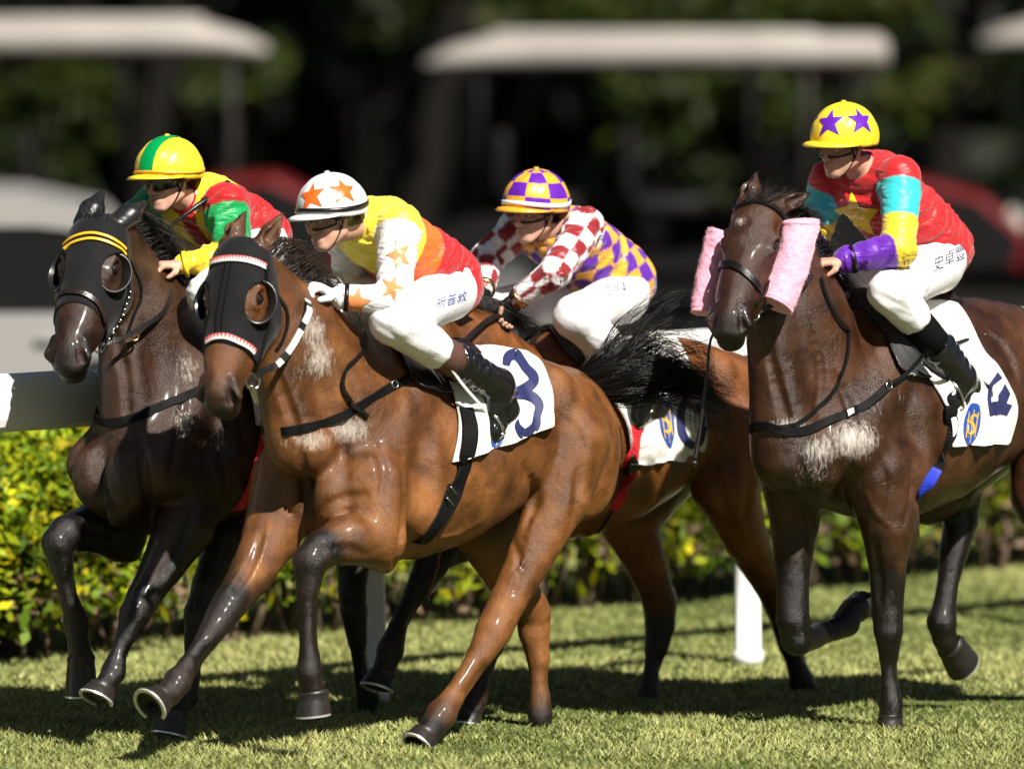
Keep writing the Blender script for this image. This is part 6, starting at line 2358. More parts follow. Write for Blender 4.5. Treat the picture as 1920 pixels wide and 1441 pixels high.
HM = dict(yel=solid('yellow_silk', Y), grn=solid('green_silk', GRN), wht=solid('white_silk', WHT, 0.4), org=solid('orange_silk', ORG), pale_org=solid('pale_orange_silk', (0.84, 0.27, 0.10)), pur=solid('purple_silk', PUR), amb=solid('amber_silk', AMB), red=solid('red_silk', RED), ybr=solid('bright_yellow_silk', YB))


def extra_j3(H, R, person):
    sk = H['silk']
    for st_ in (star_poly(748, 478, 32, -18, 0.75), star_poly(735, 540, 28, 20, 0.8), star_poly(668, 566, 30, 12, 1.0)):
        decal('star', [st_], sk, HM['pale_org'], person, 0.003, 6)


def extra_j4(H, R, person):
    sk = H['silk']
    decal('star', [[(1597, 358), (1612, 388), (1648, 392), (1630, 415), (1640, 440), (1610, 428), (1585, 436), (1592, 412), (1562, 392), (1590, 385)]], sk, HM['yel'], person, 0.003, 6)
    # short end of a whip stick showing behind the boot
    return


jockey('h3', 'jockey in white helmet with orange stars and yellow orange red jacket', dict(
    head=(622, 402, 0), psi=38, pitch=8, roll=3, neck=(672, 418, 0), chest=(712, 436, 0, 64), pelvis=(828, 528, 0, 66),
    armL=[(750, 424, .16, 38), (738, 564, .25, 29), (630, 556, .09, 20), (590, 535, .06, 20)],
    armR=[(652, 425, -.16, 42), (660, 535, -.24, 30), (606, 545, -.09, 20), (570, 530, -.06, 20)],
    legL=[(840, 548, .10, 51), (735, 604, .24, 40), (815, 655, .26, 36), (932, 722, .275, 29), (952, 768, .275, 19), (924, 806, .275, 18)],
    silk_fn=silk_j3, cuff=M['white_elastic'], wristband=True, collar=HM['ybr'], sock=M['sock_brown'], topfrac=0.36,
    glove=M['glove_white'], palm=(0.35, -0.2, -1),
    script=[text_px('祈普敦', (816, 578), (19.5, -5.5), (3, -23), 0.0)], ink=M['ink'],
    helmet=dict(colour_fn=lambda i, j: 0, mats=[HM['wht'], M['helmet_black']], stars=[(0.36, 1.06, 0.058, 8), (1.46, 1.04, 0.054, -8)], star_mat=HM['org'], band=M['leather'], peak_mat=0, bandw=0.016),
    extra=extra_j3))
jockey('h4', 'jockey in yellow helmet with purple stars and shiny red jacket', dict(
    head=(1582, 268, 0), psi=47, pitch=5, roll=-2, neck=(1625, 318, 0), chest=(1644, 352, 0, 66), pelvis=(1742, 468, 0, 70),
    armL=[(1688, 330, .16, 37), (1686, 466, .25, 31), (1578, 490, .10, 21), (1536, 492, .06, 22)],
    armR=[(1556, 338, -.16, 37), (1522, 450, -.26, 31), (1490, 510, -.10, 22), (1470, 520, -.06, 22)],
    legL=[(1757, 494, .10, 53), (1668, 550, .24, 39), (1712, 595, .26, 35), (1800, 708, .275, 29), (1842, 738, .275, 18), (1782, 752, .275, 18)],
    silk_fn=silk_j4, cuff=HM['pur'], wristband=True, collar=HM['red'], sock=M['sock_black'], topfrac=0.5, palm=(0.4, -0.3, -1),
    script=[text_px('史卓豐', (1750, 508), (20, -9), (0, -31), 0.0)], ink=M['ink_dark'],
    helmet=dict(colour_fn=lambda i, j: 0, mats=[HM['yel'], M['helmet_black']], stars=[(0.26, 1.02, 0.058, 6), (1.42, 1.0, 0.056, -6), (-0.95, 1.02, 0.056, 0)], star_mat=HM['pur'], peak_mat=0),
    extra=extra_j4, skin=(0.52, 0.28, 0.20)))
jockey('h1', 'jockey in yellow helmet with green stripe and dark goggles', dict(
    head=(316, 332, 0), psi=50, pitch=3, roll=2, neck=(352, 372, 0), chest=(385, 388, 0, 62), pelvis=(468, 442, 0, 64),
    armL=[(425, 388, .16, 42), (440, 478, .25, 31), (342, 496, .10, 21), (298, 497, .06, 22)],
    armR=[(300, 385, -.16, 42), (235, 425, -.24, 32), (262, 480, -.10, 21), (250, 500, -.06, 22)],
    legL=[(485, 458, .10, 54), (382, 552, .24, 30), (430, 610, .26, 32), (540, 690, .275, 29), (572, 745, .275, 19), (545, 790, .275, 18)],
    silk_fn=silk_j1, cuff=HM['yel'], collar=HM['red'], sock=M['sock_black'], palm=(0.5, -0.3, -0.9),
    helmet=dict(colour_fn=lambda i, j: 0, mats=[HM['yel'], M['helmet_black']], stripe=HM['grn'], band=HM['amb'], bandw=0.008),
    lens=M['lens_dark'], skin=(0.58, 0.33, 0.24)))
jockey('h10', 'jockey in orange and purple checked helmet and checked jacket', dict(
    head=(1004, 392, 0), psi=51, pitch=3, roll=-2, neck=(1040, 432, 0), chest=(1060, 448, 0, 62), pelvis=(1152, 520, 0, 66),
    armL=[(1096, 428, .155, 35), (1040, 512, .24, 28), (970, 560, .10, 20), (946, 590, .06, 22)],
    armR=[(972, 430, -.155, 35), (914, 482, -.24, 28), (905, 545, -.10, 21), (898, 575, -.06, 22)],
    legL=[(1168, 556, .10, 49), (1076, 594, .24, 39), (1132, 645, .26, 36), (1195, 735, .275, 28), (1232, 765, .275, 19), (1192, 785, .275, 18)],
    silk_fn=silk_j10, cuff=M['brass'], collar=HM['amb'], sock=M['sock_red'], glove=M['glove_black'], fingerless=True, palm=(0.5, -0.3, -0.9),
    script=[text_px('巫顯東', (1134, 555), (14.5, -3.5), (-2, -21), -0.006)], ink=M['ink_dark'],
    helmet=dict(colour_fn=lambda i, j: 1 if (((i + 4) // 8) + ((j + 1) // 6)) % 2 == 0 else 0, mats=[HM['amb'], HM['pur'], M['helmet_black']], band=M['white_elastic'], bandw=0.016),
    skin=(0.60, 0.34, 0.24)))
whip('black whip held across the chest of the jockey with the green striped helmet', HORSES['h1']['R'], [(424, 350, .14), (400, 366, .13), (370, 386, .12), (330, 416, .08), (285, 460, .02)], [0.016, 0.014, 0.010, 0.006, 0.004])
whip('long black whip hanging down below the mouth of the horse with pink cheek pieces', HORSES['h4']['R'], [(1303, 862, -.12), (1313, 800, -.12), (1325, 710, -.12), (1335, 630, -.12), (1380, 560, -.12), (1455, 520, -.08)], [0.011, 0.009, 0.006, 0.005, 0.006, 0.007])
whip('short black stick sticking out behind the boot of the red jacket jockey', HORSES['h4']['R'], [(1842, 630, .22), (1815, 637, .24), (1790, 645, .26), (1740, 662, .28)], [0.011, 0.010, 0.009, 0.008])

# ------------------------------------------------------------------ ground
def ground_mat(name, c1, c2, c3, s1, s2, rough=0.9, bump=0.3):
    m, nt, p = new_mat(name); L = nt.links.new
    tc = N(nt, 'ShaderNodeTexCoord')
    a = N(nt, 'ShaderNodeTexNoise'); a.inputs['Scale'].default_value = s1; a.inputs['Detail'].default_value = 6
    b = N(nt, 'ShaderNodeTexNoise'); b.inputs['Scale'].default_value = s2; b.inputs['Detail'].default_value = 4
    L(tc.outputs['Object'], a.inputs['Vector']); L(tc.outputs['Object'], b.inputs['Vector'])
    r = N(nt, 'ShaderNodeValToRGB'); e = r.color_ramp.elements
    e[0].position = 0.36; e[0].color = (*c1, 1); e[1].position = 0.64; e[1].color = (*c2, 1)
    L(a.outputs['Fac'], r.inputs['Fac'])
    mx = N(nt, 'ShaderNodeMix', data_type='RGBA')
    mr = N(nt, 'ShaderNodeMapRange'); mr.inputs[1].default_value = 0.42; mr.inputs[2].default_value = 0.62
    L(b.outputs['Fac'], mr.inputs[0]); L(mr.outputs[0], mx.inputs['Factor']); L(r.outputs[0], mx.inputs['A']); mx.inputs['B'].default_value = (*c3, 1)
    L(mx.outputs['Result'], p.inputs['Base Color'])
    p.inputs['Roughness'].default_value = rough; p.inputs['Specular IOR Level'].default_value = 0.06
    bp = N(nt, 'ShaderNodeBump'); bp.inputs['Strength'].default_value = bump; bp.inputs['Distance'].default_value = 0.03
    L(b.outputs['Fac'], bp.inputs['Height']); L(bp.outputs[0], p.inputs['Normal'])
    return m


M['turf'] = ground_mat('turf_soil', (0.055, 0.075, 0.016), (0.10, 0.115, 0.032), (0.13, 0.125, 0.05), 3.0, 45.0)
M['asphalt'] = ground_mat('asphalt', (0.009, 0.0085, 0.008), (0.014, 0.013, 0.012), (0.011, 0.0105, 0.010), 2.0, 80.0)
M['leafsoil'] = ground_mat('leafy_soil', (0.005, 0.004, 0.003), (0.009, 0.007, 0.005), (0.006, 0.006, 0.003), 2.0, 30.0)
R0 = Rig(0.0)


def lane(name, lat0, lat1, z, material, f0=-260, f1=90):
    v = [R0.to_world((f0, lat0, z)), R0.to_world((f1, lat0, z)), R0.to_world((f1, lat1, z)), R0.to_world((f0, lat1, z))]
    o = mesh_obj(name, v, [(3, 2, 1, 0) if lat1 < lat0 else (0, 1, 2, 3)], material, None, False)
    if o.data.polygons[0].normal.z < 0: o.data.flip_normals()
    return tag(o, kind='structure')


tf = mesh_obj('turf', [(-500, -120, 0), (500, -120, 0), (500, 700, 0), (-500, 700, 0)], [(0, 1, 2, 3)], M['turf'], None, False)
tag(tf, kind='structure')
rd = mesh_obj('service_road', [(-300, 12.0, 0.004), (300, 12.0, 0.004), (300, 34.0, 0.004), (-300, 34.0, 0.004)], [(0, 1, 2, 3)], M['asphalt'], None, False)
tag(rd, kind='structure')
ws = mesh_obj('woodland_floor', [(-300, 34.0, 0.006), (300, 34.0, 0.006), (300, 400, 0.006), (-300, 400, 0.006)], [(0, 1, 2, 3)], M['leafsoil'], None, False)
tag(ws, kind='structure')

# ------------------------------------------------------------------ grass blades
M['blade'] = mat('grass_blade', None, rough=0.55, spec=0.3, attr='leafcol')


def leaf_mesh(name, V, F, cols, material, parent=None, per=3):
    o = mesh_obj(name, V, F, material, parent, False)
    set_color_attr(o, 'leafcol', np.repeat(cols, per, 0))
    return o


def grass(n, seed):
    g = np.random.default_rng(seed)
    # denser towards the camera, over the strip of turf in view
    u = g.random(n); y = -5.2 + 17.5 * u ** 1.5
    x = (g.random(n) - 0.5) * (5.6 + 0.10 * (y + 5))
    base = np.stack([x, y, np.zeros(n)], 1)
    patch = vnoise(base * np.array([1, 0.45, 1]), 1.3, 3) + 0.6 * vnoise(base, 5.0, 4) + 0.35 * vnoise(base, 18, 5)
    keep = g.random(n) < np.clip(0.75 + 0.4 * patch, 0.25, 1)
    base = base[keep]; patch = patch[keep]; n = len(base)
    h = (0.012 + 0.016 * g.random(n) ** 1.6) * (1 + 0.35 * patch)
    far = np.clip((base[:, 1] + 2) / 12, 0, 1)
    w = (0.0028 + 0.0020 * g.random(n)) * (1 + 1.1 * far)
    a = g.random(n) * 2 * math.pi
    lean = h * (0.3 + 1.3 * g.random(n)); la = g.random(n) * 2 * math.pi
    s = np.stack([np.cos(a) * w, np.sin(a) * w, np.zeros(n)], 1)
    tip = base + np.stack([np.cos(la) * lean, np.sin(la) * lean, h], 1)
    V = np.stack([base - s, base + s, tip], 1).reshape(-1, 3)
    F = np.arange(n * 3).reshape(-1, 3)
    t = np.clip(0.58 + 0.42 * patch + 0.5 * (g.random(n) - 0.5), 0, 1)[:, None]
    green = np.array((0.085, 0.135, 0.024)); dry = np.array((0.35, 0.35, 0.125))
    c = green * (1 - t) + dry * t
    c = c * (0.7 + 0.6 * g.random(n))[:, None]
    return tag(leaf_mesh('grass', V, F, c, M['blade']), kind='stuff')


grass(450000, 21)

def turf_bits():
    """torn grass and soil thrown up behind the hooves"""
    g = np.random.default_rng(91); V = []; F = []; C = []
    for (px, py, n, sx, sz) in ((1845, 1150, 34, .30, .10), (1700, 1330, 16, .22, .04), (850, 1385, 18, .22, .04), (1010, 1375, 12, .16, .03), (350, 1375, 12, .16, .03), (1235, 1310, 10, .14, .03)):
        b = ground_pt(px, py + 60 if py < 1200 else py)
        for _ in range(n):
            c = b + np.array([g.normal() * sx, g.normal() * 0.25, 0.01 + abs(g.normal()) * sz + (0.12 * g.random() if py < 1200 else 0)])
            r = 0.003 + 0.006 * g.random() ** 2
            q = c + g.normal(size=(4, 3)) * r
            k = len(V); V += list(q); F += [(k, k + 1, k + 2), (k, k + 2, k + 3), (k, k + 3, k + 1), (k + 1, k + 3, k + 2)]
            C += [np.array((0.05, 0.04, 0.02)) if g.random() < 0.6 else np.array((0.12, 0.15, 0.04))] * 4
    o = mesh_obj('flying_turf_bits', np.array(V), F, M['blade'], None, False)
    set_color_attr(o, 'leafcol', np.array(C)); tag(o, kind='stuff')


turf_bits()

# ------------------------------------------------------------------ running rail
RAIL_LAT = -1.32


def build_rail():
    zt = R0.P(100, 694, RAIL_LAT)[2]; zb = R0.P(100, 803, RAIL_LAT)[2]
    M['rail'] = mat('white_rail_plastic', (0.80, 0.80, 0.77), rough=0.35, var=0.04, vscale=3, coat=0.2)
    root = empty('running_rail', R0.to_world((0, RAIL_LAT, 0)), RZ)
    tag(root, 'white plastic running rail on upright posts along the inside of the track', 'rail')
    h = zt - zb; zc = (zt + zb) / 2
    prof = [(0.035, zb + 0.008), (0.050, zb + 0.022), (0.060, zb + 0.05), (0.064, zc - h * .12), (0.064, zc + h * .12), (0.060, zt - 0.055), (0.050, zt - 0.028), (0.036, zt - 0.010), (0.015, zt), (-0.02, zt - 0.01), (-0.045, zc), (-0.03, zb + 0.01), (0.02, zb)]
    x0, x1 = -13.0, 5.5
    joints = np.arange(x0, x1, 4.82)
    for a in joints:
        b = a + 4.81
        m = MB(); V = []; F = []; k = len(prof)
        xs = [a, a + 0.01, b - 0.01, b]
        for i, x in enumerate(xs):
            sc = 0.985 if i in (0, 3) else 1
            for (y, z) in prof: V.append((x, y * sc, zc + (z - zc) * sc))
        for i in range(3):
            for j in range(k): F.append((i * k + j, (i + 1) * k + j, (i + 1) * k + (j + 1) % k, i * k + (j + 1) % k))
        F += [tuple(range(k)), tuple(3 * k + j for j in range(k - 1, -1, -1))]
        m.add(V, [f[::-1] for f in F]); m.build('rail_panel', M['rail'], root, smooth=False)
    me = None
    for i in range(-5, 4):
        x = -1.31 + i * 2.335
        if me is None:
            m = MB()
            m.tube([(0, 0, 0.0), (0, 0, 0.06), (0, 0, 0.061), (0, 0.0, 0.5), (0, 0.0, 0.8), (0, -0.005, zb + 0.03)], [0.064, 0.064, 0.054, 0.053, 0.053, 0.053], 18)
            m.box((0, 0, zb - 0.005), (0.14, 0.09, 0.03), bev=0.008)
            p = m.build('post', M['rail'], root); me = p.data
        else:
            p = bpy.data.objects.new('post', me); link(p, root)
        p.location = (x, 0, 0); p.rotation_euler = (0, math.radians(1.6 + 0.8 * math.sin(i * 2.1)), 0)


build_rail()

# ------------------------------------------------------------------ foliage
M['leaf'] = mat('leaf', None, rough=0.55, spec=0.18, attr='leafcol')
M['bark'] = mat('bark', (0.006, 0.005, 0.004), rough=0.9, var=0.4, vscale=14, bump=0.8, bscale=18, bdist=0.03, stretch=(1, 1, 0.25))
M['twig'] = mat('dry_twigs', (0.15, 0.105, 0.07), rough=0.85, var=0.45, vscale=20)


def leaves(name, pts, size, cols, material, parent, seed, kind='stuff', flat=0.0):
    g = np.random.default_rng(seed); n = len(pts)
    d = g.normal(size=(n, 3)); d[:, 2] *= (1 - flat); d /= np.linalg.norm(d, axis=1)[:, None]
    e = np.cross(d, g.normal(size=(n, 3))); e /= np.linalg.norm(e, axis=1)[:, None]
    L = (size * (0.6 + 0.8 * g.random(n)))[:, None]
    V = np.stack([pts - d * L, pts + e * L * 0.48 - d * L * 0.1, pts + d * L, pts - e * L * 0.48 - d * L * 0.1], 1).reshape(-1, 3)
    F = np.arange(n * 4).reshape(-1, 4)
    o = leaf_mesh(name, V, F, cols, material, parent, 4)
    if kind: o['kind'] = kind
    return o


def mixcol(g, n, cols, w):
    i = g.choice(len(cols), n, p=np.array(w) / sum(w))
    c = np.array(cols)[i]
    return c * (0.65 + 0.7 * g.random(n))[:, None]


def build_hedge():
    g = np.random.default_rng(31)
    root = empty('clipped_hedge', R0.to_world((-3, -3.9, 0)), RZ)
    tag(root, 'long yellow green clipped hedge with bare brown stems behind the white rail', 'hedge')
    n = 125000
    x = -11 + 16.5 * g.random(n)
    top = 0.93 + 0.05 * vnoise(np.stack([x, x * 0, x * 0], 1), 1.3, 2)
    front = g.random(n) < 0.72
    y = np.where(front, 0.38 - 0.22 * g.random(n) ** 2, -0.45 + 0.8 * g.random(n))
    z = 0.10 + (top - 0.10) * np.where(front, g.random(n) ** 0.55, 1 - 0.22 * g.random(n) ** 2)
    p = np.stack([x, y, z], 1)
    big = vnoise(p, 2.3, 7); med = vnoise(p, 5.5, 8)
    y += 0.16 * big + 0.07 * med
    p = np.stack([x, y, z + 0.04 * med], 1)
    # thin, bare patches low down
    dens = np.clip((z - 0.04) / 0.34 + 0.35 * med + 0.5 * big, 0.25, 1)
    k = g.random(n) < dens
    p = p[k]; n = len(p)
    z = p[:, 2]
    c = mixcol(g, n, [(0.20, 0.23, 0.005), (0.11, 0.17, 0.006), (0.32, 0.28, 0.006), (0.06, 0.105, 0.006)], [5, 5, 2, 3])
    bb = np.clip(1.0 + 0.9 * vnoise(p, 4.2, 17) + 0.5 * vnoise(p, 2.0, 18), 0.5, 1.6)
    c = c * bb[:, None]
    dry = g.random(n) < np.clip(0.55 - z * 1.1, 0, 1)
    c[dry] = np.array((0.13, 0.085, 0.05)) * (0.5 + g.random(dry.sum()))[:, None]
    leaves('foliage', p, 0.038, c, M['leaf'], root, 32)
    m = MB()
    for i in range(420):
        x = -11 + 16.5 * g.random(); y = 0.25 - 0.5 * g.random()
        pts = [np.array((x, y, 0.0))]
        h = 0.45 + 0.35 * g.random(); a = g.normal(size=2) * 0.08
        for t in (0.35, 0.7, 1.0): pts.append(np.array((x + a[0] * t + g.normal() * 0.03, y + a[1] * t + g.normal() * 0.03, h * t)))
        r = 0.008 + 0.014 * g.random()
        m.tube(pts, [r, r * 0.85, r * 0.65, r * 0.4], 5)
    st = m.build('stems', M['twig'], root); st['kind'] = 'stuff'


build_hedge()


def tree(px, dist, trunk_top_px, crown_c, crown_r, n, cols, seed, label, lean=None, trunk_r=0.13):
    """trunk standing at a pixel column, crown above"""
    g = np.random.default_rng(seed)
    b = at_depth(px, 700, dist); b[2] = 0
    root = empty('tree', b)
    tag(root, label, 'tree', 'dark trees behind the track')
    top = np.array(crown_c) - b
    m = MB()
    q = catmull(np.array([[0, 0, -0.05], top * 0.33 + np.array([g.normal() * 0.1, g.normal() * 0.1, 0.1]), top * 0.7, top]), 6)
    m.tube(q, np.linspace(trunk_r, trunk_r * 0.45, len(q)), 10)
    for i in range(9):
        t = 0.35 + 0.6 * g.random(); s = q[int(t * (len(q) - 1))]
        d = np.array([g.normal(), g.normal(), 0.35 + 0.5 * g.random()]); d /= np.linalg.norm(d)
        e = s + d * crown_r[0] * (0.5 + 0.4 * g.random())
        m.tube(catmull(np.array([s, (s + e) / 2 + np.array([0, 0, 0.15]), e]), 4), np.linspace(trunk_r * 0.45, 0.015, 9), 6)
    m.build('trunk', M['bark'], root)
    k = 34
    cc = g.normal(size=(k, 3)); cc /= np.linalg.norm(cc, axis=1)[:, None]
    cc = cc * (0.35 + 0.6 * g.random(k) ** 0.5)[:, None] * np.array(crown_r) + top
    i = g.integers(0, k, n)
    p = cc[i] + g.normal(size=(n, 3)) * np.array(crown_r) * 0.17
    p[:, 2] = np.maximum(p[:, 2], 0.3)
    c = mixcol(g, n, cols, [3, 2, 1])
    leaves('crown', p, 0.15, c, M['leaf'], root, seed + 1, kind=None)


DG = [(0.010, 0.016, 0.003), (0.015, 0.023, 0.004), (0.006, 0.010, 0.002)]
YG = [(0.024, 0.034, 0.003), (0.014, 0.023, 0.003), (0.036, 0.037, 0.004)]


def tops(x, y, z): return np.array([x, y, z])


TREES = [
    (-150, 80, (-3.6, 36, 5.2), (2.6, 2.4, 2.7), 5200, DG, 'dark spreading tree at the far left behind the white buggy roof'),
    (225, 79, (-1.9, 36, 5.4), (2.6, 2.6, 2.7), 5200, DG, 'dark tree trunk below the left white roof'),
    (760, 83, (0.2, 40, 5.6), (2.8, 2.6, 2.8), 5600, DG, 'dark tree with slanting trunk between the two white roofs'),
    (1180, 86, (1.9, 43, 5.6), (2.8, 2.6, 2.8), 5600, DG, 'shadowy tree behind the middle of the long white roof'),
    (1745, 82, (4.3, 39, 5.4), (2.8, 2.6, 2.7), 5600, DG, 'dark tree leaning right beyond the rightmost jockey'),
    (2300, 80, (6.2, 37, 5.4), (2.8, 2.6, 2.7), 5200, DG, 'unseen dark tree added just outside the right edge for its shade'),  # from here on: unseen trees added so their crowns shade the background
    (2900, 79, (8.6, 37, 5.4), (2.8, 2.6, 2.7), 5200, DG, 'second unseen dark tree added outside the right edge for its shade'),
    (3500, 80, (11.0, 38, 5.4), (2.8, 2.6, 2.7), 5200, DG, 'third unseen dark tree added outside the right edge for its shade'),
]
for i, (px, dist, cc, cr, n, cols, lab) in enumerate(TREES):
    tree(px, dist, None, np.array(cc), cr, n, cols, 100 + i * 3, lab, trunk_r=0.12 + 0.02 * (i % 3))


def bush(px, py, dist, r, n, cols, seed, label):
    g = np.random.default_rng(seed)
    c = at_depth(px, py, dist); b = c.copy(); b[2] = 0
    root = empty('bush', b); tag(root, label, 'bush', 'dim green bushes under the trees')
    k = 12
    cc = g.normal(size=(k, 3)) * np.array(r) * 0.45 + (c - b)
    p = cc[g.integers(0, k, n)] + g.normal(size=(n, 3)) * np.array(r) * 0.28
    p[:, 2] = np.abs(p[:, 2])
    leaves('foliage', p, 0.085, mixcol(g, n, cols, [3, 2, 1]), M['leaf'], root, seed + 1)
    m = MB()
    for i in range(7):
        e = cc[i]; m.tube(catmull(np.array([[g.normal() * 0.05, g.normal() * 0.05, 0], e * 0.5 + g.normal(size=3) * 0.05, e]), 4), np.linspace(0.022, 0.008, 9), 5)
    m.build('stems', M['bark'], root)


BUSHES = [
    (110, 190, 79.5, (0.42, 0.4, 0.42), 900, YG, 'dim green bush at the far left under the white roof'),
    (190, 240, 80.5, (0.30, 0.4, 0.30), 600, YG, 'small green bush beside the dark trunk at the left'),
    (420, 160, 80, (0.32, 0.4, 0.25), 600, YG, 'yellowish bush by the grey pole above the left jockey'),
    (30, 330, 79, (0.4, 0.4, 0.35), 700, DG, 'darker bush above the white car roof'),
    (880, 20, 84, (0.45, 0.4, 0.2), 700, YG, 'green leaves above the left end of the long white roof'),
    (1230, 10, 83, (0.6, 0.4, 0.2), 900, YG, 'green leaves above the middle of the long white roof'),
    (1560, 30, 82, (0.5, 0.4, 0.22), 800, YG, 'green leaves above the right end of the long white roof'),
    (1280, 200, 80, (0.36, 0.4, 0.36), 900, YG, 'green bush between the checked helmet and the right horse'),
    (1440, 190, 79.5, (0.24, 0.4, 0.24), 500, YG, 'small green bush beside the dark roof post'),
    (1330, 300, 80, (0.30, 0.4, 0.22), 500, DG, 'low dark bush left of the pink cheek pieces'),
    (1700, 200, 81, (0.30, 0.4, 0.20), 400, YG, 'faint bush right of the yellow helmet with stars'),
    (700, 40, 83, (0.3, 0.4, 0.25), 350, DG, 'faint bush between the white roofs'),
]
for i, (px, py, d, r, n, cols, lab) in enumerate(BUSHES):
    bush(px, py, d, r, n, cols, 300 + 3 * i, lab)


def far_wood():
    g = np.random.default_rng(77); n = 42000
    p = np.stack([-13 + 34 * g.random(n), 47 + 7 * g.random(n), 9.0 * g.random(n)], 1)
    k = vnoise(p, 0.55, 3) + 0.5 * vnoise(p, 1.6, 5) > -0.45
    p = p[k]
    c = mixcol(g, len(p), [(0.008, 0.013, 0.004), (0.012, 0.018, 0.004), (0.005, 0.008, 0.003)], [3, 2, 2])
    o = leaves('far_wood', p, 0.24, c, M['leaf'], None, 78)


far_wood()

# ------------------------------------------------------------------ parked vehicles
M['roof_white'] = mat('beige_grey_roof', (0.30, 0.275, 0.245), rough=0.6, var=0.22, vscale=1.6)  # even beige grey, mottled at random
M['pole_grey'] = mat('grey_pole', (0.028, 0.024, 0.022), rough=0.6, spec=0.15, metal=0.0)
M['pole_dark'] = mat('dark_pole', (0.005, 0.005, 0.005), rough=0.6)
M['buggy_red'] = mat('red_paint', (0.13, 0.008, 0.009), rough=0.35, coat=0.4)
M['tyre'] = mat('tyre_rubber', (0.012, 0.012, 0.012), rough=0.8)
M['rim'] = mat('wheel_rim', (0.20, 0.20, 0.20), rough=0.4, metal=0.5)
M['seat_vinyl'] = mat('dark_seat_vinyl', (0.010, 0.009, 0.009), rough=0.5)
M['lamp_glass'] = mat('headlamp_glass', (0.4, 0.38, 0.33), rough=0.15, coat=1.0)
M['car_white'] = mat('white_car_paint', (0.30, 0.29, 0.275), rough=0.3, coat=0.5)
M['car_glass'] = mat('dark_car_glass', (0.012, 0.012, 0.012), rough=0.08, spec=0.6)
M['plastic_black'] = mat('black_plastic', (0.006, 0.006, 0.006), rough=0.6)


def wheel(root, c, r, w, name='wheel'):
    m = MB()
    ax = np.array([0, 1.0, 0])
    m.lathe([(r * 0.62, -w / 2), (r * 0.92, -w / 2), (r, -w * 0.3), (r, w * 0.3), (r * 0.92, w / 2), (r * 0.62, w / 2)], c, ax, 24)
    wh = m.build('wheel', M['tyre'], root)
    m = MB(); m.lathe([(0.02, -w * 0.42), (r * 0.25, -w * 0.45), (r * 0.55, -w * 0.30), (r * 0.64, -w * 0.48), (r * 0.64, w * 0.48), (r * 0.5, w * 0.3), (0.02, w * 0.3)], c, ax, 20)
    m.build('rim', M['rim'], wh)
    return wh


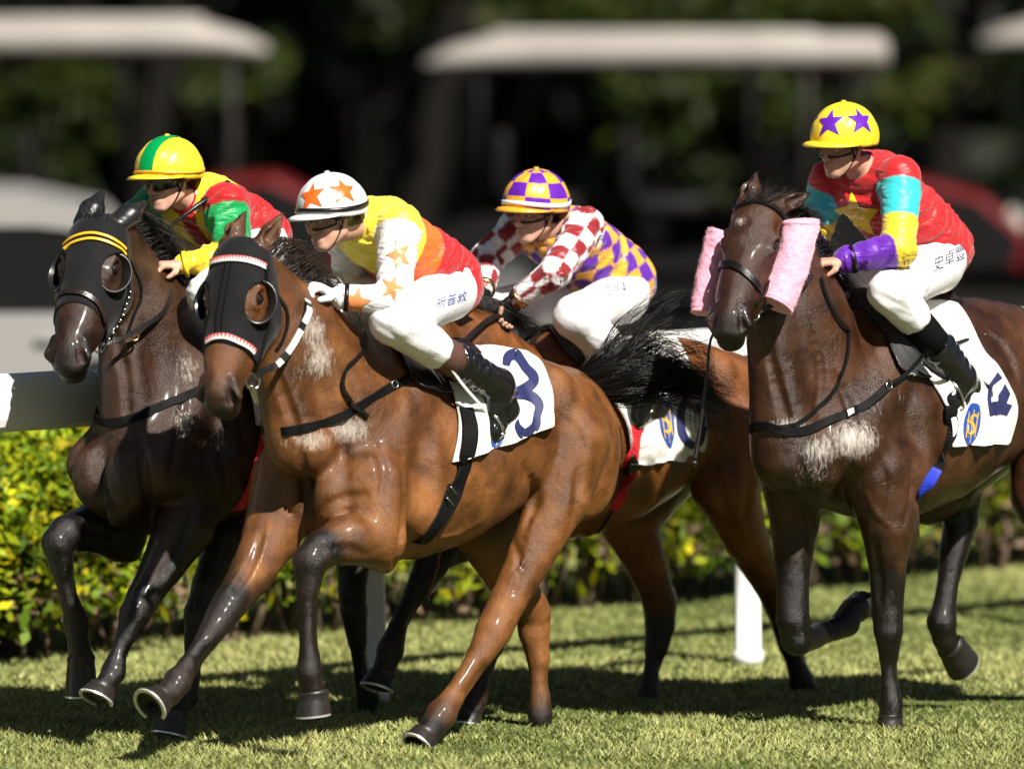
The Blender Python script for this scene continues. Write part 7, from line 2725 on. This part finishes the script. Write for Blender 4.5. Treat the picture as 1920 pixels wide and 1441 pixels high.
def buggy(x_rear, dist, label, roof_len, roof_z=(1.57, 1.80), poles=None, hood=1.0, taper='front'):
    """small open shuttle car facing right: roof on poles, red tub with a rounded nose"""
    L = roof_len
    o = np.array([x_rear, dist - 45.0, 0.006])
    root = empty('golf_buggy', o)
    tag(root, label, 'golf buggy', 'red golf buggies with white roofs')
    W = 1.15
    # roof: shallow tray with a drooping tapered end
    xs = np.array([0, 0.03, 0.10, 0.5, L - 0.75, L - 0.40, L - 0.16, L])
    zt = np.array([0.80, 0.96, 1.0, 1.0, 1.0, 0.92, 0.60, 0.22]); zb = np.array([0.12, 0.02, 0.0, 0.0, 0.0, 0.0, 0.02, 0.08])
    if taper == 'rear': xs = L - xs[::-1]; zt = zt[::-1]; zb = zb[::-1]
    z0, z1 = roof_z
    V = []; F = []; k = 10
    for i in range(len(xs)):
        a = z0 + (z1 - z0) * zt[i]; b = z0 + (z1 - z0) * zb[i]
        for j, (y, top) in enumerate([(-.5, .25), (-.5, .75), (-.44, .97), (-.2, 1.0), (.2, 1.0), (.44, .97), (.5, .75), (.5, .25), (.4, 0.0), (-.4, 0.0)]):
            V.append((xs[i], y * W * (1.0 if 0 < i < len(xs) - 1 else 0.92), b + (a - b) * top))
    for i in range(len(xs) - 1):
        for j in range(k): F.append((i * k + j, (i + 1) * k + j, (i + 1) * k + (j + 1) % k, i * k + (j + 1) % k))
    F += [tuple(range(k)), tuple((len(xs) - 1) * k + j for j in range(k - 1, -1, -1))]
    m = MB(); m.add(V, [f[::-1] for f in F]); rf = m.build('roof', M['roof_white'], root)
    m = MB()
    for y in (-.3, 0, .3): m.box((L / 2, y * W, z1 + 0.004), (L * 0.7, 0.03, 0.02), bev=0.006)
    m.build('roof_rib', M['roof_white'], rf)
    for (x, lean, mt) in poles or [(0.45, 0, 'pole_dark'), (L * 0.5, 0, 'pole_dark'), (L - 0.45, -0.06, 'pole_grey')]:
        for y in (-.43, .43):
            m = MB(); m.tube([(x + lean, y * W, 0.62), (x + lean * 0.4, y * W, 1.2), (x, y * W, z0 + 0.02)], 0.028, 8)
            m.build('pole', M[mt], root)
    # tub: side profile swept across the width with rounded shoulders
    prof = [(0.10, 0.30), (0.06, 0.55), (0.30, 0.66), (0.95, 0.66), (1.0, 0.42), (L - 0.85, 0.40), (L - 0.62, 0.66), (L - 0.35, 0.90), (L + 0.05, 0.92), (L + 0.32 * hood, 0.78), (L + 0.47 * hood, 0.52), (L + 0.44 * hood, 0.32), (L - 0.3, 0.26)]
    pr = np.array(prof)
    V = []; F = []; k = len(pr); ys = [(-.5, .90), (-.46, .985), (-.3, 1.0), (.3, 1.0), (.46, .985), (.5, .90)]
    c = np.array([L / 2, 0.5])
    for (y, s) in ys:
        for p in pr: V.append((c[0] + (p[0] - c[0]) * (0.97 + 0.03 * s if s > .95 else 0.975), y * W, c[1] + (p[1] - c[1]) * s))
    for i in range(len(ys) - 1):
        for j in range(k): F.append((i * k + j, i * k + (j + 1) % k, (i + 1) * k + (j + 1) % k, (i + 1) * k + j))
    F += [tuple(range(k - 1, -1, -1)), tuple((len(ys) - 1) * k + j for j in range(k))]
    m = MB(); m.add(V, [f[::-1] for f in F])
    vv = np.concatenate(m.v)
    m.m = [0 if np.mean([vv[i][0] for i in f]) > L - 0.62 else 1 for f in m.f[:-2]] + [1, 1]
    tub = m.build('body', [M['buggy_red'], M['plastic_black']], root, smooth=False)
    for xw in (0.55, L - 0.02):
        for y in (-.47, .47):
            wheel(root, (xw, y * W, 0.235), 0.235, 0.18)
            m = MB(); a = np.linspace(0.05, math.pi - 0.05, 12)
            m.tube([(xw + 0.30 * math.cos(t), y * W, 0.245 + 0.30 * math.sin(t)) for t in a], 0.028, 6)
            m.build('wheel_arch', M['plastic_black'], tub)
    for y in (-.33, .33):
        m = MB(); m.ball((L + 0.43 * hood, y * W, 0.60), (0.05, 0.075, 0.075)); m.build('headlight', M['lamp_glass'], root)
    for xs_ in (0.75, 1.55):
        m = MB(); m.box((xs_, 0, 0.72), (0.46, 0.98, 0.12), bev=0.04); m.build('seat', M['seat_vinyl'], root)
        m = MB(); m.box((xs_ - 0.26, 0, 0.98), (0.10, 0.98, 0.42), bev=0.04); m.build('backrest', M['seat_vinyl'], root)
    m = MB(); cst = np.array((L - 0.75, -0.25, 1.0)); axs = np.array([-0.8, 0, 0.6])
    s = np.array([0, 1.0, 0]); u = np.cross(axs, s)
    m.tube([cst + 0.17 * (math.cos(a) * s + math.sin(a) * u) for a in np.linspace(0, 2 * math.pi, 20, endpoint=False)], 0.014, 6, closed=True)
    m.tube([cst, cst - axs * 0.4], 0.018, 6); m.tube([cst + s * 0.17, cst - s * 0.17], 0.012, 6)
    m.build('steering_wheel', M['plastic_black'], root)
    m = MB(); m.box((L - 0.40, 0, 1.22), (0.012, 0.92, 0.52)); m.build('windscreen', M['lens_clear'], root)
    return root


def px_x(px, dist): return (px - 960) / FPX * dist


buggy(px_x(-330, 75.5), 75.5, 'red golf buggy with pale roof at the left behind the first two jockeys', 2.80, (1.66, 1.885), poles=[(0.4, 0, 'pole_dark'), (2.58, -0.02, 'pole_grey'), (1.9, 0, 'pole_dark')])
buggy(px_x(795, 75.8), 75.8, 'red golf buggy with long pale roof behind the checked jockey', 2.92, (1.575, 1.785), poles=[(0.35, 0, 'pole_dark'), (2.06, 0, 'pole_dark'), (2.42, -0.05, 'pole_grey')], hood=1.9, taper='rear')
buggy(px_x(1832, 80), 80.0, 'red golf buggy with pale roof cut off by the right edge', 2.85, (1.59, 1.78), taper='rear')


def white_car():
    dist = 61.2
    root = empty('white_car', (px_x(520, dist), dist - 45, 0.004))
    tag(root, 'white car with dark windows parked behind the leftmost horse', 'car')
    W = 1.72
    def sweep(prof, ys, name, material, smooth=False, parent=root):
        pr = np.array(prof); k = len(pr); V = []; F = []
        c = pr.mean(0)
        for (y, s, dz) in ys:
            for p in pr: V.append((c[0] + (p[0] - c[0]) * s, y, p[1] + dz))
        for i in range(len(ys) - 1):
            for j in range(k): F.append((i * k + j, i * k + (j + 1) % k, (i + 1) * k + (j + 1) % k, (i + 1) * k + j))
        F += [tuple(range(k - 1, -1, -1)), tuple((len(ys) - 1) * k + j for j in range(k))]
        m = MB(); m.add(V, [f[::-1] for f in F]); return m.build(name, material, parent, smooth)
    body = sweep([(0, 0.42), (-0.02, 0.62), (-0.10, 0.78), (-0.55, 0.81), (-3.1, 0.80), (-4.25, 0.72), (-4.42, 0.55), (-4.45, 0.32), (-4.2, 0.22), (-0.25, 0.22)],
                 [(-W / 2, 0.985, 0), (-W / 2 + 0.04, 0.995, 0.01), (-W / 2 + 0.16, 1.0, 0.015), (W / 2 - 0.16, 1.0, 0.015), (W / 2 - 0.04, 0.995, 0.01), (W / 2, 0.985, 0)], 'body', M['car_white'])
    sweep([(-0.55, 0.80), (-0.95, 1.30), (-1.3, 1.36), (-2.3, 1.36), (-2.6, 1.30), (-3.3, 0.80)], [(-W / 2 + 0.10, 0.985, 0), (-W / 2 + 0.14, 1, 0), (W / 2 - 0.14, 1, 0), (W / 2 - 0.10, 0.985, 0)], 'glasshouse', M['car_glass'])
    rf = sweep([(-0.78, 1.22), (-0.90, 1.34), (-1.3, 1.425), (-2.0, 1.44), (-2.5, 1.40), (-2.85, 1.22), (-2.4, 1.255), (-1.2, 1.265)], [(-W / 2 + 0.085, 0.98, -0.01), (-W / 2 + 0.14, 1, 0), (W / 2 - 0.14, 1, 0), (W / 2 - 0.085, 0.98, -0.01)], 'roof', M['car_white'])
    for sx in (-1, 1):
        y = sx * (W / 2 - 0.085)
        for a, b in (((-0.60, 0.80), (-0.95, 1.25)), ((-1.55, 0.80), (-1.58, 1.27)), ((-2.42, 0.80), (-2.40, 1.26)), ((-3.25, 0.80), (-2.66, 1.27))):
            m = MB(); m.tube([(a[0], y, a[1]), (b[0], y, b[1])], 0.035, 6, flat=(1.2, 0.7)); m.build('pillar', M['car_white'], root)
        for x in (-0.85, -3.55): wheel(root, (x, sx * (W / 2 - 0.09), 0.31), 0.31, 0.2)
        for x0, x1 in ((-0.98, -1.60), (-1.64, -2.66)):
            m = MB(); yy = sx * (W / 2 + 0.003)
            m.tube([(x0, yy, 0.76), (x0, yy, 0.32), (x1, yy, 0.30), (x1, yy, 0.76)], 0.005, 4); m.build('door_seam', M['plastic_black'], body)
            m = MB(); m.box((x0 - 0.14, sx * (W / 2 + 0.018), 0.69), (0.16, 0.03, 0.03), bev=0.008); m.build('door_handle', M['car_white'], body)
        m = MB(); m.box((-0.03, sx * 0.62, 0.62), (0.06, 0.32, 0.14), bev=0.02); m.build('tail_light', M['buggy_red'], root)
        m = MB(); m.box((-4.36, sx * 0.58, 0.58), (0.12, 0.36, 0.13), bev=0.03); m.build('headlight', M['lamp_glass'], root)
    m = MB(); m.box((-0.02, 0, 0.36), (0.12, 1.55, 0.16), bev=0.03); m.box((-4.42, 0, 0.36), (0.12, 1.55, 0.16), bev=0.03)
    m.build('bumper', M['car_white'], root)
    return root


white_car()
